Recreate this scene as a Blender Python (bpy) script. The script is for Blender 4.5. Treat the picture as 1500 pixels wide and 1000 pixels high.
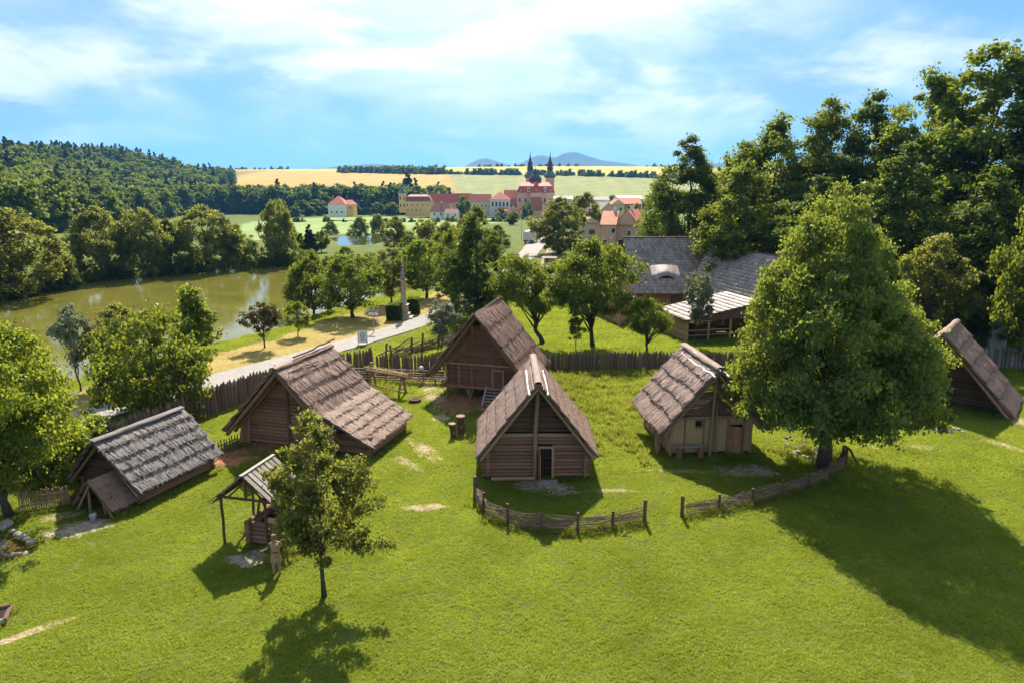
import bpy, bmesh, math, random
import numpy as np
from mathutils import Vector, Matrix

random.seed(7)
RNG = np.random.default_rng(7)
for o in list(bpy.data.objects):
    bpy.data.objects.remove(o)
SC = bpy.context.scene
COL = SC.collection
R = math.radians

# ------------------------------------------------------------------ camera
CAM_H, PITCH, FPX = 15.0, R(12.9), 1000.0
cam_d = bpy.data.cameras.new('camera')
cam = bpy.data.objects.new('camera', cam_d)
COL.objects.link(cam)
cam.location = (0, 0, CAM_H)
cam.rotation_euler = (R(90) - PITCH, 0, 0)
cam_d.sensor_width = 36
cam_d.lens = 24
cam_d.clip_start = 0.5
cam_d.clip_end = 30000
SC.camera = cam

# ------------------------------------------------------------------ world, sun, exposure
SUN_EL, SUN_AZ = R(43), R(-1.5)          # azimuth measured from +Y towards +X
world = bpy.data.worlds.new('World')
SC.world = world
world.use_nodes = True
SKY_STRENGTH = 0.12


def build_world():
    nt = world.node_tree
    N, L = nt.nodes, nt.links
    N.clear()
    out = N.new('ShaderNodeOutputWorld')
    bg = N.new('ShaderNodeBackground')
    bg.inputs['Strength'].default_value = SKY_STRENGTH
    L.new(bg.outputs[0], out.inputs[0])
    sky = N.new('ShaderNodeTexSky')
    sky.sky_type = 'NISHITA'
    sky.sun_disc = False
    sky.sun_elevation = SUN_EL
    sky.sun_rotation = SUN_AZ
    sky.altitude = 200
    sky.air_density = 1.0
    sky.dust_density = 0.6
    sky.ozone_density = 2.5
    tint = N.new('ShaderNodeMixRGB')
    tint.blend_type = 'MULTIPLY'
    tint.inputs[0].default_value = 1
    tint.inputs[2].default_value = (0.40, 0.67, 0.96, 1)
    gam = N.new('ShaderNodeGamma')                       # eases the steep brightness fall from horizon to zenith
    gam.inputs[1].default_value = 0.5
    L.new(sky.outputs[0], gam.inputs[0])
    L.new(gam.outputs[0], tint.inputs[1])
    tc = N.new('ShaderNodeTexCoord')
    sep = N.new('ShaderNodeSeparateXYZ')
    L.new(tc.outputs['Generated'], sep.inputs[0])

    def math_(op, a, b=None, clamp=False):
        m = N.new('ShaderNodeMath')
        m.operation = op
        m.use_clamp = clamp
        for i, v in enumerate((a, b)):
            if v is None:
                continue
            if isinstance(v, (int, float)):
                m.inputs[i].default_value = v
            else:
                L.new(v, m.inputs[i])
        return m.outputs[0]
    zz = math_('ADD', math_('MAXIMUM', sep.outputs[2], 0.0), 0.30)
    px = math_('DIVIDE', sep.outputs[0], zz)
    py = math_('DIVIDE', sep.outputs[1], zz)
    comb = N.new('ShaderNodeCombineXYZ')
    L.new(px, comb.inputs[0])
    L.new(py, comb.inputs[1])

    def noise(scale, loc, detail, rough, dist=0.0):
        mp = N.new('ShaderNodeMapping')
        mp.inputs['Location'].default_value = loc
        mp.inputs['Scale'].default_value = scale
        L.new(comb.outputs[0], mp.inputs[0])
        n = N.new('ShaderNodeTexNoise')
        n.inputs['Scale'].default_value = 1
        n.inputs['Detail'].default_value = detail
        n.inputs['Roughness'].default_value = rough
        n.inputs['Distortion'].default_value = dist
        L.new(mp.outputs[0], n.inputs['Vector'])
        return n.outputs['Fac']

    def ramp(v, a, b):
        m = N.new('ShaderNodeMapRange')
        m.interpolation_type = 'SMOOTHSTEP'
        m.inputs[1].default_value = a
        m.inputs[2].default_value = b
        L.new(v, m.inputs[0])
        return m.outputs[0]
    big = noise((1.0, 0.9, 1), (5.1, 2.4, 0), 9, 0.57, 0.35)
    thin = noise((0.55, 1.6, 1), (7.7, 4.1, 0), 7, 0.62, 0.6)
    dark = noise((1.7, 1.9, 1), (1.3, 8.1, 0), 8, 0.58, 0.3)
    # angle to the sun: forward scattering brightens cloud and air round it
    sd = (math.sin(SUN_AZ) * math.cos(SUN_EL), math.cos(SUN_AZ) * math.cos(SUN_EL), math.sin(SUN_EL))
    dot = N.new('ShaderNodeVectorMath')
    dot.operation = 'DOT_PRODUCT'
    nrm = N.new('ShaderNodeVectorMath')
    nrm.operation = 'NORMALIZE'
    L.new(tc.outputs['Generated'], nrm.inputs[0])
    L.new(nrm.outputs[0], dot.inputs[0])
    dot.inputs[1].default_value = sd
    near = ramp(dot.outputs['Value'], 0.73, 0.93)
    lowfade = ramp(sep.outputs[2], 0.01, 0.15)
    cover = math_('MAXIMUM', ramp(big, 0.42, 0.62), math_('MULTIPLY', ramp(thin, 0.42, 0.78), 0.5))
    cover = math_('MULTIPLY', cover, math_('ADD', math_('MULTIPLY', lowfade, 0.72), 0.22))
    cover = math_('ADD', cover, math_('MULTIPLY', near, 0.85), True)
    cl = N.new('ShaderNodeMixRGB')                       # cloud colour: lit white to grey-blue base
    cl.inputs[1].default_value = (3.05, 3.2, 3.2, 1)
    cl.inputs[2].default_value = (1.15, 1.75, 2.25, 1)
    L.new(ramp(dark, 0.47, 0.63), cl.inputs[0])
    glow = N.new('ShaderNodeMixRGB')
    glow.blend_type = 'ADD'
    L.new(math_('MULTIPLY', near, 0.9), glow.inputs[0])
    L.new(cl.outputs[0], glow.inputs[1])
    glow.inputs[2].default_value = (2.2, 2.05, 1.75, 1)
    mix = N.new('ShaderNodeMixRGB')
    L.new(cover, mix.inputs[0])
    L.new(tint.outputs[0], mix.inputs[1])
    L.new(glow.outputs[0], mix.inputs[2])
    L.new(mix.outputs[0], bg.inputs[0])


build_world()

sun_d = bpy.data.lights.new('sun', 'SUN')
sun_d.energy = 3.6
sun_d.angle = R(0.55)
sun_d.color = (1.0, 0.92, 0.76)
sun = bpy.data.objects.new('sun', sun_d)
COL.objects.link(sun)
sun.rotation_euler = (-(R(90) - SUN_EL), 0, -SUN_AZ)     # light comes from +Y, falls towards the camera

SC.view_settings.view_transform = 'Standard'
SC.view_settings.look = 'None'
SC.view_settings.gamma = 1
SC.view_settings.use_curve_mapping = False
SC.view_settings.exposure = 1.6
SC.render.engine = 'CYCLES'
cy = SC.cycles
cy.max_bounces = 7
cy.diffuse_bounces = 3
cy.glossy_bounces = 2
cy.transmission_bounces = 4
cy.transparent_max_bounces = 8
cy.volume_bounces = 0
cy.sample_clamp_indirect = 6
cy.use_denoising = True
cy.use_adaptive_sampling = True
cy.adaptive_threshold = 0.015
cy.caustics_reflective = False
cy.caustics_refractive = False
SC.render.film_transparent = False

# ------------------------------------------------------------------ small numeric helpers


def sstep(a, b, x):
    t = np.clip((np.asarray(x, float) - a) / (b - a), 0, 1)
    return t * t * (3 - 2 * t)


def vnoise(x, y, s=1.0, seed=0):
    """cheap smooth noise in about -1..1 from a few rotated sines"""
    x = np.asarray(x, float) * s
    y = np.asarray(y, float) * s
    r = np.random.default_rng(seed + 99)
    out = 0
    for k in range(5):
        a = r.uniform(0, 6.28)
        f = r.uniform(0.7, 2.1)
        out = out + np.sin((x * math.cos(a) + y * math.sin(a)) * f + r.uniform(0, 6.28) + 0.8 * np.sin(y * 0.7 * f + k))
    return out / 3.2


def poly_sdf(x, y, poly):
    """signed distance to a polygon, negative inside"""
    x = np.asarray(x, float)
    y = np.asarray(y, float)
    d2 = np.full(x.shape, 1e18)
    ins = np.zeros(x.shape, bool)
    n = len(poly)
    for i in range(n):
        ax, ay = poly[i]
        bx, by = poly[(i + 1) % n]
        ex, ey = bx - ax, by - ay
        wx, wy = x - ax, y - ay
        t = np.clip((wx * ex + wy * ey) / (ex * ex + ey * ey + 1e-12), 0, 1)
        d2 = np.minimum(d2, (wx - ex * t) ** 2 + (wy - ey * t) ** 2)
        c = ((ay <= y) & (by > y)) | ((by <= y) & (ay > y))
        with np.errstate(divide='ignore', invalid='ignore'):
            xi = ax + (y - ay) / (by - ay if by != ay else 1e-9) * ex
        ins ^= c & (x < xi)
    d = np.sqrt(d2)
    return np.where(ins, -d, d)


def line_dist(x, y, pts):
    x = np.asarray(x, float)
    y = np.asarray(y, float)
    d2 = np.full(x.shape, 1e18)
    for (ax, ay), (bx, by) in zip(pts[:-1], pts[1:]):
        ex, ey = bx - ax, by - ay
        wx, wy = x - ax, y - ay
        t = np.clip((wx * ex + wy * ey) / (ex * ex + ey * ey + 1e-12), 0, 1)
        d2 = np.minimum(d2, (wx - ex * t) ** 2 + (wy - ey * t) ** 2)
    return np.sqrt(d2)


# rays of the photograph, used once to survey where things stand
def ray(px, py):
    u, v = (px - 750) / FPX, (py - 500) / FPX
    return (u, math.cos(PITCH) - v * math.sin(PITCH), -math.sin(PITCH) - v * math.cos(PITCH))


def flat(px, py, z=0.0):
    dx, dy, dz = ray(px, py)
    t = (z - CAM_H) / dz
    return (dx * t, dy * t)


def at_y(px, py, y):
    """x and z of the point of the ray at distance y"""
    dx, dy, dz = ray(px, py)
    t = y / dy
    return dx * t, CAM_H + dz * t


LAKE_Z = -0.9
LAKE = [flat(a, b, LAKE_Z) for a, b in ((-260, 690), (40, 590), (120, 557), (200, 536), (288, 515), (400, 487), (470, 462),
        (560, 436), (640, 419), (655, 409), (600, 402), (520, 398), (440, 388), (300, 396), (240, 403), (150, 410),
        (85, 424), (0, 441), (-260, 480))]
POND = [flat(a, b, LAKE_Z - 1.2) for a, b in ((486, 364), (490, 351), (520, 346), (575, 343), (572, 354), (545, 364))]
VPOND = [flat(a, b, 0) for a, b in ((-90, 790), (-20, 778), (30, 783), (46, 797), (38, 812), (-20, 818), (-90, 822))]
_BY = [-200, 130, 200, 300, 420, 520, 600, 700, 900, 1100, 1300, 1450, 1560, 1900, 2600, 9000]
_BZ = [0, 0, -1.0, -3.6, -6.4, -8.5, -8.4, -4, 11, 26, 40, 48.5, 51.5, 50, 25, 0]


def terrain(x, y):
    x = np.asarray(x, float)
    y = np.asarray(y, float)
    z = np.interp(y, _BY, _BZ)
    z = z + sstep(700, 1500, y) * 3.5 * np.sin(x * 0.004 + 1.0) * sstep(2600, 1600, y)
    # wooded hill on the left
    edge = -158 - 0.30 * (np.clip(y, 150, 1200) - 215)
    hill = sstep(0, 190, edge - x) * sstep(120, 330, y) * sstep(1500, 850, y)
    z = z + hill * (44 - 12 * sstep(350, 900, y))
    hr = sstep(30, 70, x) * sstep(60, 110, y) * sstep(420, 200, y)   # rising wooded bank on the right
    z = z + hr * 5
    sd = poly_sdf(x, y, LAKE)
    z = z + np.interp(sd, [-6, -0.0, 2.5, 5], [-2.6, LAKE_Z - 0.02, -0.12, 0]) * (y < 240)
    sd2 = poly_sdf(x, y, POND)
    z = z + np.interp(sd2, [-6, 0, 4, 9], [-1.9, -0.35, -0.1, 0])
    sd3 = poly_sdf(x, y, VPOND)
    z = z + np.interp(sd3, [-1.0, 0, 0.5], [-0.5, -0.18, 0])
    return z


def T(x, y):
    return float(terrain(np.array([x]), np.array([y]))[0])


def at(px, py):
    """where the ray of a photo pixel meets the land"""
    dx, dy, dz = ray(px, py)
    t, prev = 8.0, 8.0
    ts = 8.0 * 1.01 ** np.arange(0, 620)
    zz = CAM_H + dz * ts - terrain(dx * ts, dy * ts)
    k = np.argmax(zz < 0)
    if zz[k] >= 0:
        k = len(ts) - 1
    a, b = zz[k - 1], zz[k]
    t = ts[k - 1] + (ts[k] - ts[k - 1]) * a / (a - b + 1e-12)
    return dx * t, dy * t, CAM_H + dz * t


# ------------------------------------------------------------------ object helpers
def tag(o, label=None, cat=None, group=None, kind=None):
    if label:
        o['label'] = label
    if cat:
        o['category'] = cat
    if group:
        o['group'] = group
    if kind:
        o['kind'] = kind
    return o


def thing(name, label, cat, loc=(0, 0, 0), rz=0.0, group=None):
    o = bpy.data.objects.new(name, None)
    o.empty_display_size = 0.3
    COL.objects.link(o)
    o.location = loc
    o.rotation_euler = (0, 0, rz)
    return tag(o, label, cat, group)


def obj(name, mesh, mat=None, parent=None, loc=None, rot=None, scale=None):
    o = bpy.data.objects.new(name, mesh)
    COL.objects.link(o)
    if mat is not None and not mesh.materials:
        mesh.materials.append(mat)
    if parent is not None:
        o.parent = parent
    if loc is not None:
        o.location = loc
    if rot is not None:
        if isinstance(rot, Matrix):
            o.rotation_euler = rot.to_euler()
        else:
            o.rotation_euler = rot
    if scale is not None:
        o.scale = scale
    return o


def copy_tree(o, parent=None):
    c = o.copy()
    COL.objects.link(c)
    c.parent = parent
    for ch in o.children:
        copy_tree(ch, c)
    return c


def np_mesh(name, V, Fq=None, Ft=None, smooth=False, attrs=None, uv=None):
    """mesh from arrays: quads Fq (n,4) and / or triangles Ft (n,3)"""
    me = bpy.data.meshes.new(name)
    V = np.asarray(V, np.float32)
    nq = 0 if Fq is None else len(Fq)
    ntr = 0 if Ft is None else len(Ft)
    loops = []
    if nq:
        loops.append(np.asarray(Fq, np.int32).ravel())
    if ntr:
        loops.append(np.asarray(Ft, np.int32).ravel())
    loops = np.concatenate(loops)
    me.vertices.add(len(V))
    me.vertices.foreach_set('co', V.ravel())
    me.loops.add(len(loops))
    me.loops.foreach_set('vertex_index', loops)
    me.polygons.add(nq + ntr)
    starts = np.concatenate([np.arange(nq) * 4, nq * 4 + np.arange(ntr) * 3]).astype(np.int32)
    me.polygons.foreach_set('loop_start', starts)
    if smooth:
        me.polygons.foreach_set('use_smooth', np.ones(nq + ntr, bool))
    for k, (typ, dat) in (attrs or {}).items():
        a = me.attributes.new(k, typ, 'POINT')
        a.data.foreach_set('color' if 'COLOR' in typ else 'value', np.asarray(dat, np.float32).ravel())
    if uv is not None:
        l = me.uv_layers.new(name='UVMap')
        l.data.foreach_set('uv', np.asarray(uv, np.float32)[loops].ravel())
    me.update(calc_edges=True)
    me.validate()
    return me


class MB:
    """collects simple shapes into one mesh"""

    def __init__(self):
        self.v, self.f, self.uv = [], [], []

    def add(self, vs, fs):
        b = len(self.v)
        self.v += [tuple(p) for p in vs]
        self.f += [tuple(b + i for i in f) for f in fs]
        return self

    def box(self, c, s, rz=0.0, m=None):
        hx, hy, hz = s[0] / 2, s[1] / 2, s[2] / 2
        P = [Vector((a * hx, b * hy, d * hz)) for d in (-1, 1) for a, b in ((-1, -1), (1, -1), (1, 1), (-1, 1))]
        M = Matrix.Rotation(rz, 3, 'Z') if m is None else m
        P = [M @ p + Vector(c) for p in P]
        return self.add(P, [(3, 2, 1, 0), (4, 5, 6, 7), (0, 1, 5, 4), (1, 2, 6, 5), (2, 3, 7, 6), (3, 0, 4, 7)])

    def beam(self, a, b, w, h, up=(0, 0, 1)):
        """rectangular bar from a to b"""
        a, b = Vector(a), Vector(b)
        d = (b - a).normalized()
        u = Vector(up)
        s = d.cross(u)
        if s.length < 1e-4:
            s = d.cross(Vector((0, 1, 0)))
        s.normalize()
        u = s.cross(d)
        P = []
        for q in (a, b):
            for i, j in ((-1, -1), (1, -1), (1, 1), (-1, 1)):
                P.append(q + s * (w / 2 * i) + u * (h / 2 * j))
        return self.add(P, [(0, 1, 2, 3), (7, 6, 5, 4), (0, 4, 5, 1), (1, 5, 6, 2), (2, 6, 7, 3), (3, 7, 4, 0)])

    def tube(self, pts, rad, n=6, caps=True):
        pts = [Vector(p) for p in pts]
        if not isinstance(rad, (list, tuple)):
            rad = [rad] * len(pts)
        b = len(self.v)
        side = None
        for i, p in enumerate(pts):
            d = (pts[min(i + 1, len(pts) - 1)] - pts[max(i - 1, 0)])
            if d.length < 1e-6:
                d = Vector((0, 0, 1))
            d.normalize()
            if side is None:
                side = d.cross(Vector((0, 0, 1)))
                if side.length < 0.05:
                    side = d.cross(Vector((0, 1, 0)))
            side = (side - d * side.dot(d)).normalized()
            w = d.cross(side)
            for k in range(n):
                a = 2 * math.pi * k / n
                self.v.append(tuple(p + (side * math.cos(a) + w * math.sin(a)) * rad[i]))
        for i in range(len(pts) - 1):
            for k in range(n):
                a0, a1 = b + i * n + k, b + i * n + (k + 1) % n
                self.f.append((a0, a0 + n, a1 + n, a1))
        if caps:
            self.f.append(tuple(b + k for k in range(n)))
            e = b + (len(pts) - 1) * n
            self.f.append(tuple(e + n - 1 - k for k in range(n)))
        return self

    def prism(self, outline, h, z0=0.0):
        """outline in xy, extruded up"""
        n = len(outline)
        P = [(x, y, z0) for x, y in outline] + [(x, y, z0 + h) for x, y in outline]
        return self.add(P, [tuple(range(n - 1, -1, -1)), tuple(range(n, 2 * n))] +
                        [(i, (i + 1) % n, n + (i + 1) % n, n + i) for i in range(n)])

    def lathe(self, prof, n=10, c=(0, 0, 0)):
        b = len(self.v)
        for r, z in prof:
            for k in range(n):
                a = 2 * math.pi * k / n
                self.v.append((c[0] + r * math.cos(a), c[1] + r * math.sin(a), c[2] + z))
        for i in range(len(prof) - 1):
            for k in range(n):
                a0, a1 = b + i * n + k, b + i * n + (k + 1) % n
                self.f.append((a0, a1, a1 + n, a0 + n))
        self.f.append(tuple(b + n - 1 - k for k in range(n)))
        e = b + (len(prof) - 1) * n
        self.f.append(tuple(e + k for k in range(n)))
        return self

    def mesh(self, name, smooth=False):
        me = bpy.data.meshes.new(name)
        me.from_pydata(self.v, [], self.f)
        if smooth:
            me.polygons.foreach_set('use_smooth', np.ones(len(me.polygons), bool))
        me.update()
        return me

    def build(self, name, mat, parent=None, smooth=False, **kw):
        return obj(name, self.mesh(name, smooth), mat, parent, **kw)


# ------------------------------------------------------------------ materials
MATS = {}


class NT:
    def __init__(self, name):
        self.m = bpy.data.materials.new(name)
        self.m.use_nodes = True
        self.N, self.L = self.m.node_tree.nodes, self.m.node_tree.links
        self.N.clear()
        self.out = self.N.new('ShaderNodeOutputMaterial')

    def n(self, t, **kw):
        x = self.N.new(t)
        for k, v in kw.items():
            if k.startswith('i_'):
                key = k[2:]
                x.inputs[int(key) if key.isdigit() else key.replace('_', ' ')].default_value = v
            else:
                setattr(x, k, v)
        return x

    def l(self, a, b):
        self.L.new(a, b)

    def noise(self, vec, scale, detail=4, rough=0.6, sc=(1, 1, 1)):
        mp = self.n('ShaderNodeMapping')
        mp.inputs['Scale'].default_value = sc
        self.l(vec, mp.inputs[0])
        t = self.n('ShaderNodeTexNoise')
        t.inputs['Scale'].default_value = scale
        t.inputs['Detail'].default_value = detail
        t.inputs['Roughness'].default_value = rough
        self.l(mp.outputs[0], t.inputs['Vector'])
        return t.outputs['Fac']

    def ramp(self, fac, stops):
        r = self.n('ShaderNodeValToRGB')
        e = r.color_ramp.elements
        while len(e) < len(stops):
            e.new(0.5)
        for el, (p, c) in zip(e, stops):
            el.position = p
            el.color = (*c, 1)
        self.l(fac, r.inputs[0])
        return r.outputs[0]

    def mix(self, fac, a, b, blend='MIX'):
        m = self.n('ShaderNodeMixRGB', blend_type=blend)
        for i, v in ((0, fac), (1, a), (2, b)):
            if isinstance(v, (int, float)):
                m.inputs[i].default_value = v
            elif isinstance(v, tuple):
                m.inputs[i].default_value = (*v, 1)
            else:
                self.l(v, m.inputs[i])
        return m.outputs[0]

    def mth(self, op, a, b=0.0, clamp=False):
        m = self.n('ShaderNodeMath', operation=op, use_clamp=clamp)
        for i, v in ((0, a), (1, b)):
            if isinstance(v, (int, float)):
                m.inputs[i].default_value = v
            else:
                self.l(v, m.inputs[i])
        return m.outputs[0]

    def principled(self, col, rough=0.85, bump=None, bdist=0.02, bstr=0.6, spec=0.25, **kw):
        p = self.n('ShaderNodeBsdfPrincipled')
        if isinstance(col, tuple):
            p.inputs['Base Color'].default_value = (*col, 1)
        else:
            self.l(col, p.inputs['Base Color'])
        p.inputs['Roughness'].default_value = rough
        p.inputs['Specular IOR Level'].default_value = spec
        if bump is not None:
            b = self.n('ShaderNodeBump')
            b.inputs['Distance'].default_value = bdist
            b.inputs['Strength'].default_value = bstr
            self.l(bump, b.inputs['Height'])
            self.l(b.outputs[0], p.inputs['Normal'])
        self.l(p.outputs[0], self.out.inputs[0])
        return self.m

    def coord(self, which='Object'):
        return self.n('ShaderNodeTexCoord').outputs[which]

    def rnd(self):
        return self.n('ShaderNodeObjectInfo').outputs['Random']


def hsh(c, f):
    return tuple(min(1, max(0, v * f)) for v in c)


def m_wood(name, c, along=(1, 12, 12), scale=2.2, var=0.5):
    t = NT(name)
    co = t.coord()
    n1 = t.noise(co, scale, 6, 0.65, along)
    n2 = t.noise(co, scale * 0.5, 3, 0.5)
    col = t.ramp(n1, [(0.25, hsh(c, 0.42)), (0.5, c), (0.72, hsh(c, 1.55))])
    col = t.mix(t.mth('MULTIPLY', n2, 0.2), col, hsh((sum(c) / 3 * 1.1,) * 3, 1.0))
    rr = t.mth('ADD', t.mth('MULTIPLY', t.rnd(), var), 1 - var * 0.55)
    hv = t.n('ShaderNodeHueSaturation')
    t.l(col, hv.inputs['Color'])
    t.l(rr, hv.inputs['Value'])
    return t.principled(hv.outputs[0], 0.8, n1, 0.02, 0.7)


def m_thatch(name, c, c2):
    t = NT(name)
    uv = t.coord('UV')
    n1 = t.noise(uv, 1.0, 5, 0.7, (38, 3.2, 1))
    n2 = t.noise(uv, 1.0, 4, 0.6, (1.1, 1.6, 1))
    n3 = t.noise(uv, 1.0, 3, 0.5, (120, 9, 1))
    col = t.ramp(n1, [(0.25, hsh(c, 0.35)), (0.5, c), (0.75, hsh(c2, 1.25))])
    col = t.mix(t.ramp(n2, [(0.4, (0, 0, 0)), (0.68, (1, 1, 1))]), col, c2)
    col = t.mix(0.75, col, t.ramp(n3, [(0.35, (0.45,) * 3), (0.62, (1.0,) * 3)]), 'MULTIPLY')
    n4 = t.noise(uv, 1.0, 6, 0.65, (0.9, 1.3, 1))
    col = t.mix(t.mth('MULTIPLY', t.ramp(n4, [(0.54, (0, 0, 0)), (0.68, (1, 1, 1))]), 0.4), col, (0.11, 0.115, 0.055))   # moss
    h = t.mth('ADD', n1, t.mth('MULTIPLY', n3, 0.7))
    return t.principled(col, 0.6, h, 0.035, 1.0, spec=0.35)


def m_plain(name, c, rough=0.8, nscale=3.0, amt=0.25, bump=0.0, spec=0.3, metallic=0.0):
    t = NT(name)
    co = t.coord()
    n1 = t.noise(co, nscale, 5, 0.6)
    col = t.ramp(n1, [(0.25, hsh(c, 1 - amt)), (0.75, hsh(c, 1 + amt))])
    m = t.principled(col, rough, n1 if bump else None, bump or 0.01, 0.6, spec)
    if metallic:
        for x in m.node_tree.nodes:
            if x.type == 'BSDF_PRINCIPLED':
                x.inputs['Metallic'].default_value = metallic
    return m


def m_leaf(name, c1, c2, ct, trans=0.45, gloss=0.022):
    """leaf: diffuse, light let through and a waxy sheen; colour differs leaf by leaf and tree by tree"""
    t = NT(name)
    at_ = t.n('ShaderNodeAttribute', attribute_name='rnd')
    f = t.mth('ADD', t.mth('MULTIPLY', at_.outputs['Fac'], 0.5), t.mth('MULTIPLY', t.rnd(), 0.5))
    col = t.ramp(f, [(0.1, c1), (0.9, c2)])
    hv = t.n('ShaderNodeHueSaturation')
    t.l(t.mth('ADD', t.mth('MULTIPLY', t.rnd(), 0.05), 0.475), hv.inputs['Hue'])
    t.l(t.mth('ADD', t.mth('ADD', t.mth('MULTIPLY', at_.outputs['Fac'], 0.4), t.mth('MULTIPLY', t.rnd(), 0.35)), 0.65), hv.inputs['Value'])
    t.l(col, hv.inputs['Color'])
    d = t.n('ShaderNodeBsdfDiffuse')
    t.l(hv.outputs[0], d.inputs[0])
    tr = t.n('ShaderNodeBsdfTranslucent')
    tr.inputs[0].default_value = (*ct, 1)
    ms = t.n('ShaderNodeMixShader')
    ms.inputs[0].default_value = trans
    t.l(d.outputs[0], ms.inputs[1])
    t.l(tr.outputs[0], ms.inputs[2])
    g = t.n('ShaderNodeBsdfGlossy')
    g.inputs['Roughness'].default_value = 0.45
    g.inputs[0].default_value = (0.9, 0.95, 0.8, 1)
    m2 = t.n('ShaderNodeMixShader')
    m2.inputs[0].default_value = gloss
    t.l(ms.outputs[0], m2.inputs[1])
    t.l(g.outputs[0], m2.inputs[2])
    t.l(m2.outputs[0], t.out.inputs[0])
    return t.m


M = MATS
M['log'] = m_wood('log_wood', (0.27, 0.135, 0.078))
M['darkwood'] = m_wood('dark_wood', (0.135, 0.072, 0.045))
M['post'] = m_wood('palisade_wood', (0.17, 0.105, 0.078), (12, 12, 1))
M['greypost'] = m_wood('grey_palisade_wood', (0.23, 0.195, 0.175), (12, 12, 1))
M['pole'] = m_wood('pole_wood', (0.32, 0.19, 0.105))
M['palewood'] = m_wood('pale_wood', (0.38, 0.235, 0.115))
M['greyboard'] = m_wood('grey_board', (0.29, 0.24, 0.205))
M['birch'] = m_wood('birch_bark', (0.74, 0.71, 0.66), (3, 3, 3), 6, 0.2)
M['carved'] = m_wood('carved_wood', (0.36, 0.22, 0.11), (6, 6, 2), 3, 0.2)
M['doorwood'] = m_wood('door_wood', (0.36, 0.16, 0.065), (10, 10, 1))
M['wicker'] = m_wood('wicker_wood', (0.19, 0.115, 0.08), (3, 3, 3), 5, 0.3)
M['rod'] = m_wood('rod_wood', (0.24, 0.115, 0.062), (3, 3, 3), 6, 0.3)
M['bark'] = m_wood('bark', (0.075, 0.055, 0.042), (9, 9, 1.2), 2.0, 0.3)
M['shingle'] = m_wood('shingle_wood', (0.25, 0.215, 0.21), (8, 2, 8), 2.5, 0.55)
M['thatch_brown'] = m_thatch('thatch_brown', (0.245, 0.138, 0.10), (0.36, 0.228, 0.175))
M['thatch_grey'] = m_thatch('thatch_grey', (0.155, 0.125, 0.125), (0.24, 0.20, 0.20))
M['thatch_warm'] = m_thatch('thatch_warm', (0.27, 0.165, 0.132), (0.385, 0.265, 0.222))
M['clay'] = m_plain('clay_daub', (0.42, 0.265, 0.135), 0.95, 14, 0.45, 0.05)
M['dark'] = m_plain('dark_interior', (0.02, 0.015, 0.012), 0.95)  # near-black colour; painted shade where it fills insides and openings
M['stone'] = m_plain('field_stone', (0.27, 0.245, 0.21), 0.9, 3, 0.4, 0.03)
M['sandstone'] = m_plain('sandstone', (0.44, 0.36, 0.27), 0.9, 3, 0.25, 0.03)
M['metal'] = m_plain('painted_metal', (0.30, 0.31, 0.32), 0.5, 3, 0.1)
M['white'] = m_plain('white_paint', (0.78, 0.78, 0.76), 0.6, 3, 0.06)
M['rubber'] = m_plain('rubber', (0.02, 0.02, 0.02), 0.8)
M['hay'] = m_plain('hay', (0.36, 0.27, 0.13), 0.95, 25, 0.5, 0.05)
M['steel_lid'] = m_plain('grey_bucket', (0.45, 0.46, 0.47), 0.4, 3, 0.1)
# ------------------------------------------------------------------ land cover
ROAD = [flat(a, b) for a, b in ((-420, 770), (-120, 680), (60, 633), (130, 609), (310, 559), (440, 524), (600, 477), (665, 452), (712, 427), (748, 400))] + \
    [at(a, b)[:2] for a, b in ((772, 374), (788, 354), (800, 341))] + [(14, 270), (16, 330), (15, 420)]
FOOT = [at(a, b)[:2] for a, b in ((770, 440), (786, 410), (797, 388), (806, 366), (813, 352), (818, 344))]
CAMW = (1.75, 6.5)


def smooth_line(pts, n=8):
    P = np.array(pts, float)
    out = []
    for i in range(len(P) - 1):
        p0, p1, p2, p3 = P[max(i - 1, 0)], P[i], P[i + 1], P[min(i + 2, len(P) - 1)]
        for k in range(n):
            t = k / n
            out.append(0.5 * (2 * p1 + (p2 - p0) * t + (2 * p0 - 5 * p1 + 4 * p2 - p3) * t * t + (3 * p1 - p0 - 3 * p2 + p3) * t ** 3))
    out.append(P[-1])
    return [tuple(q) for q in out]


ROAD_S = smooth_line(ROAD)
FOOT_S = smooth_line(FOOT)

BANK = [flat(a, b) for a, b in ((-300, 720), (60, 596), (120, 566), (288, 524), (400, 496), (470, 470), (560, 446), (640, 428), (700, 412), (720, 418),
        (700, 436), (664, 455), (600, 480), (440, 527), (310, 562), (130, 612), (60, 636), (-300, 780))]
CROP = [at(a, b)[:2] for a, b in ((300, 345), (372, 324), (470, 319), (560, 318), (640, 319), (720, 320), (740, 326), (700, 330), (640, 345), (560, 345), (470, 343), (400, 352), (330, 352))]

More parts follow.
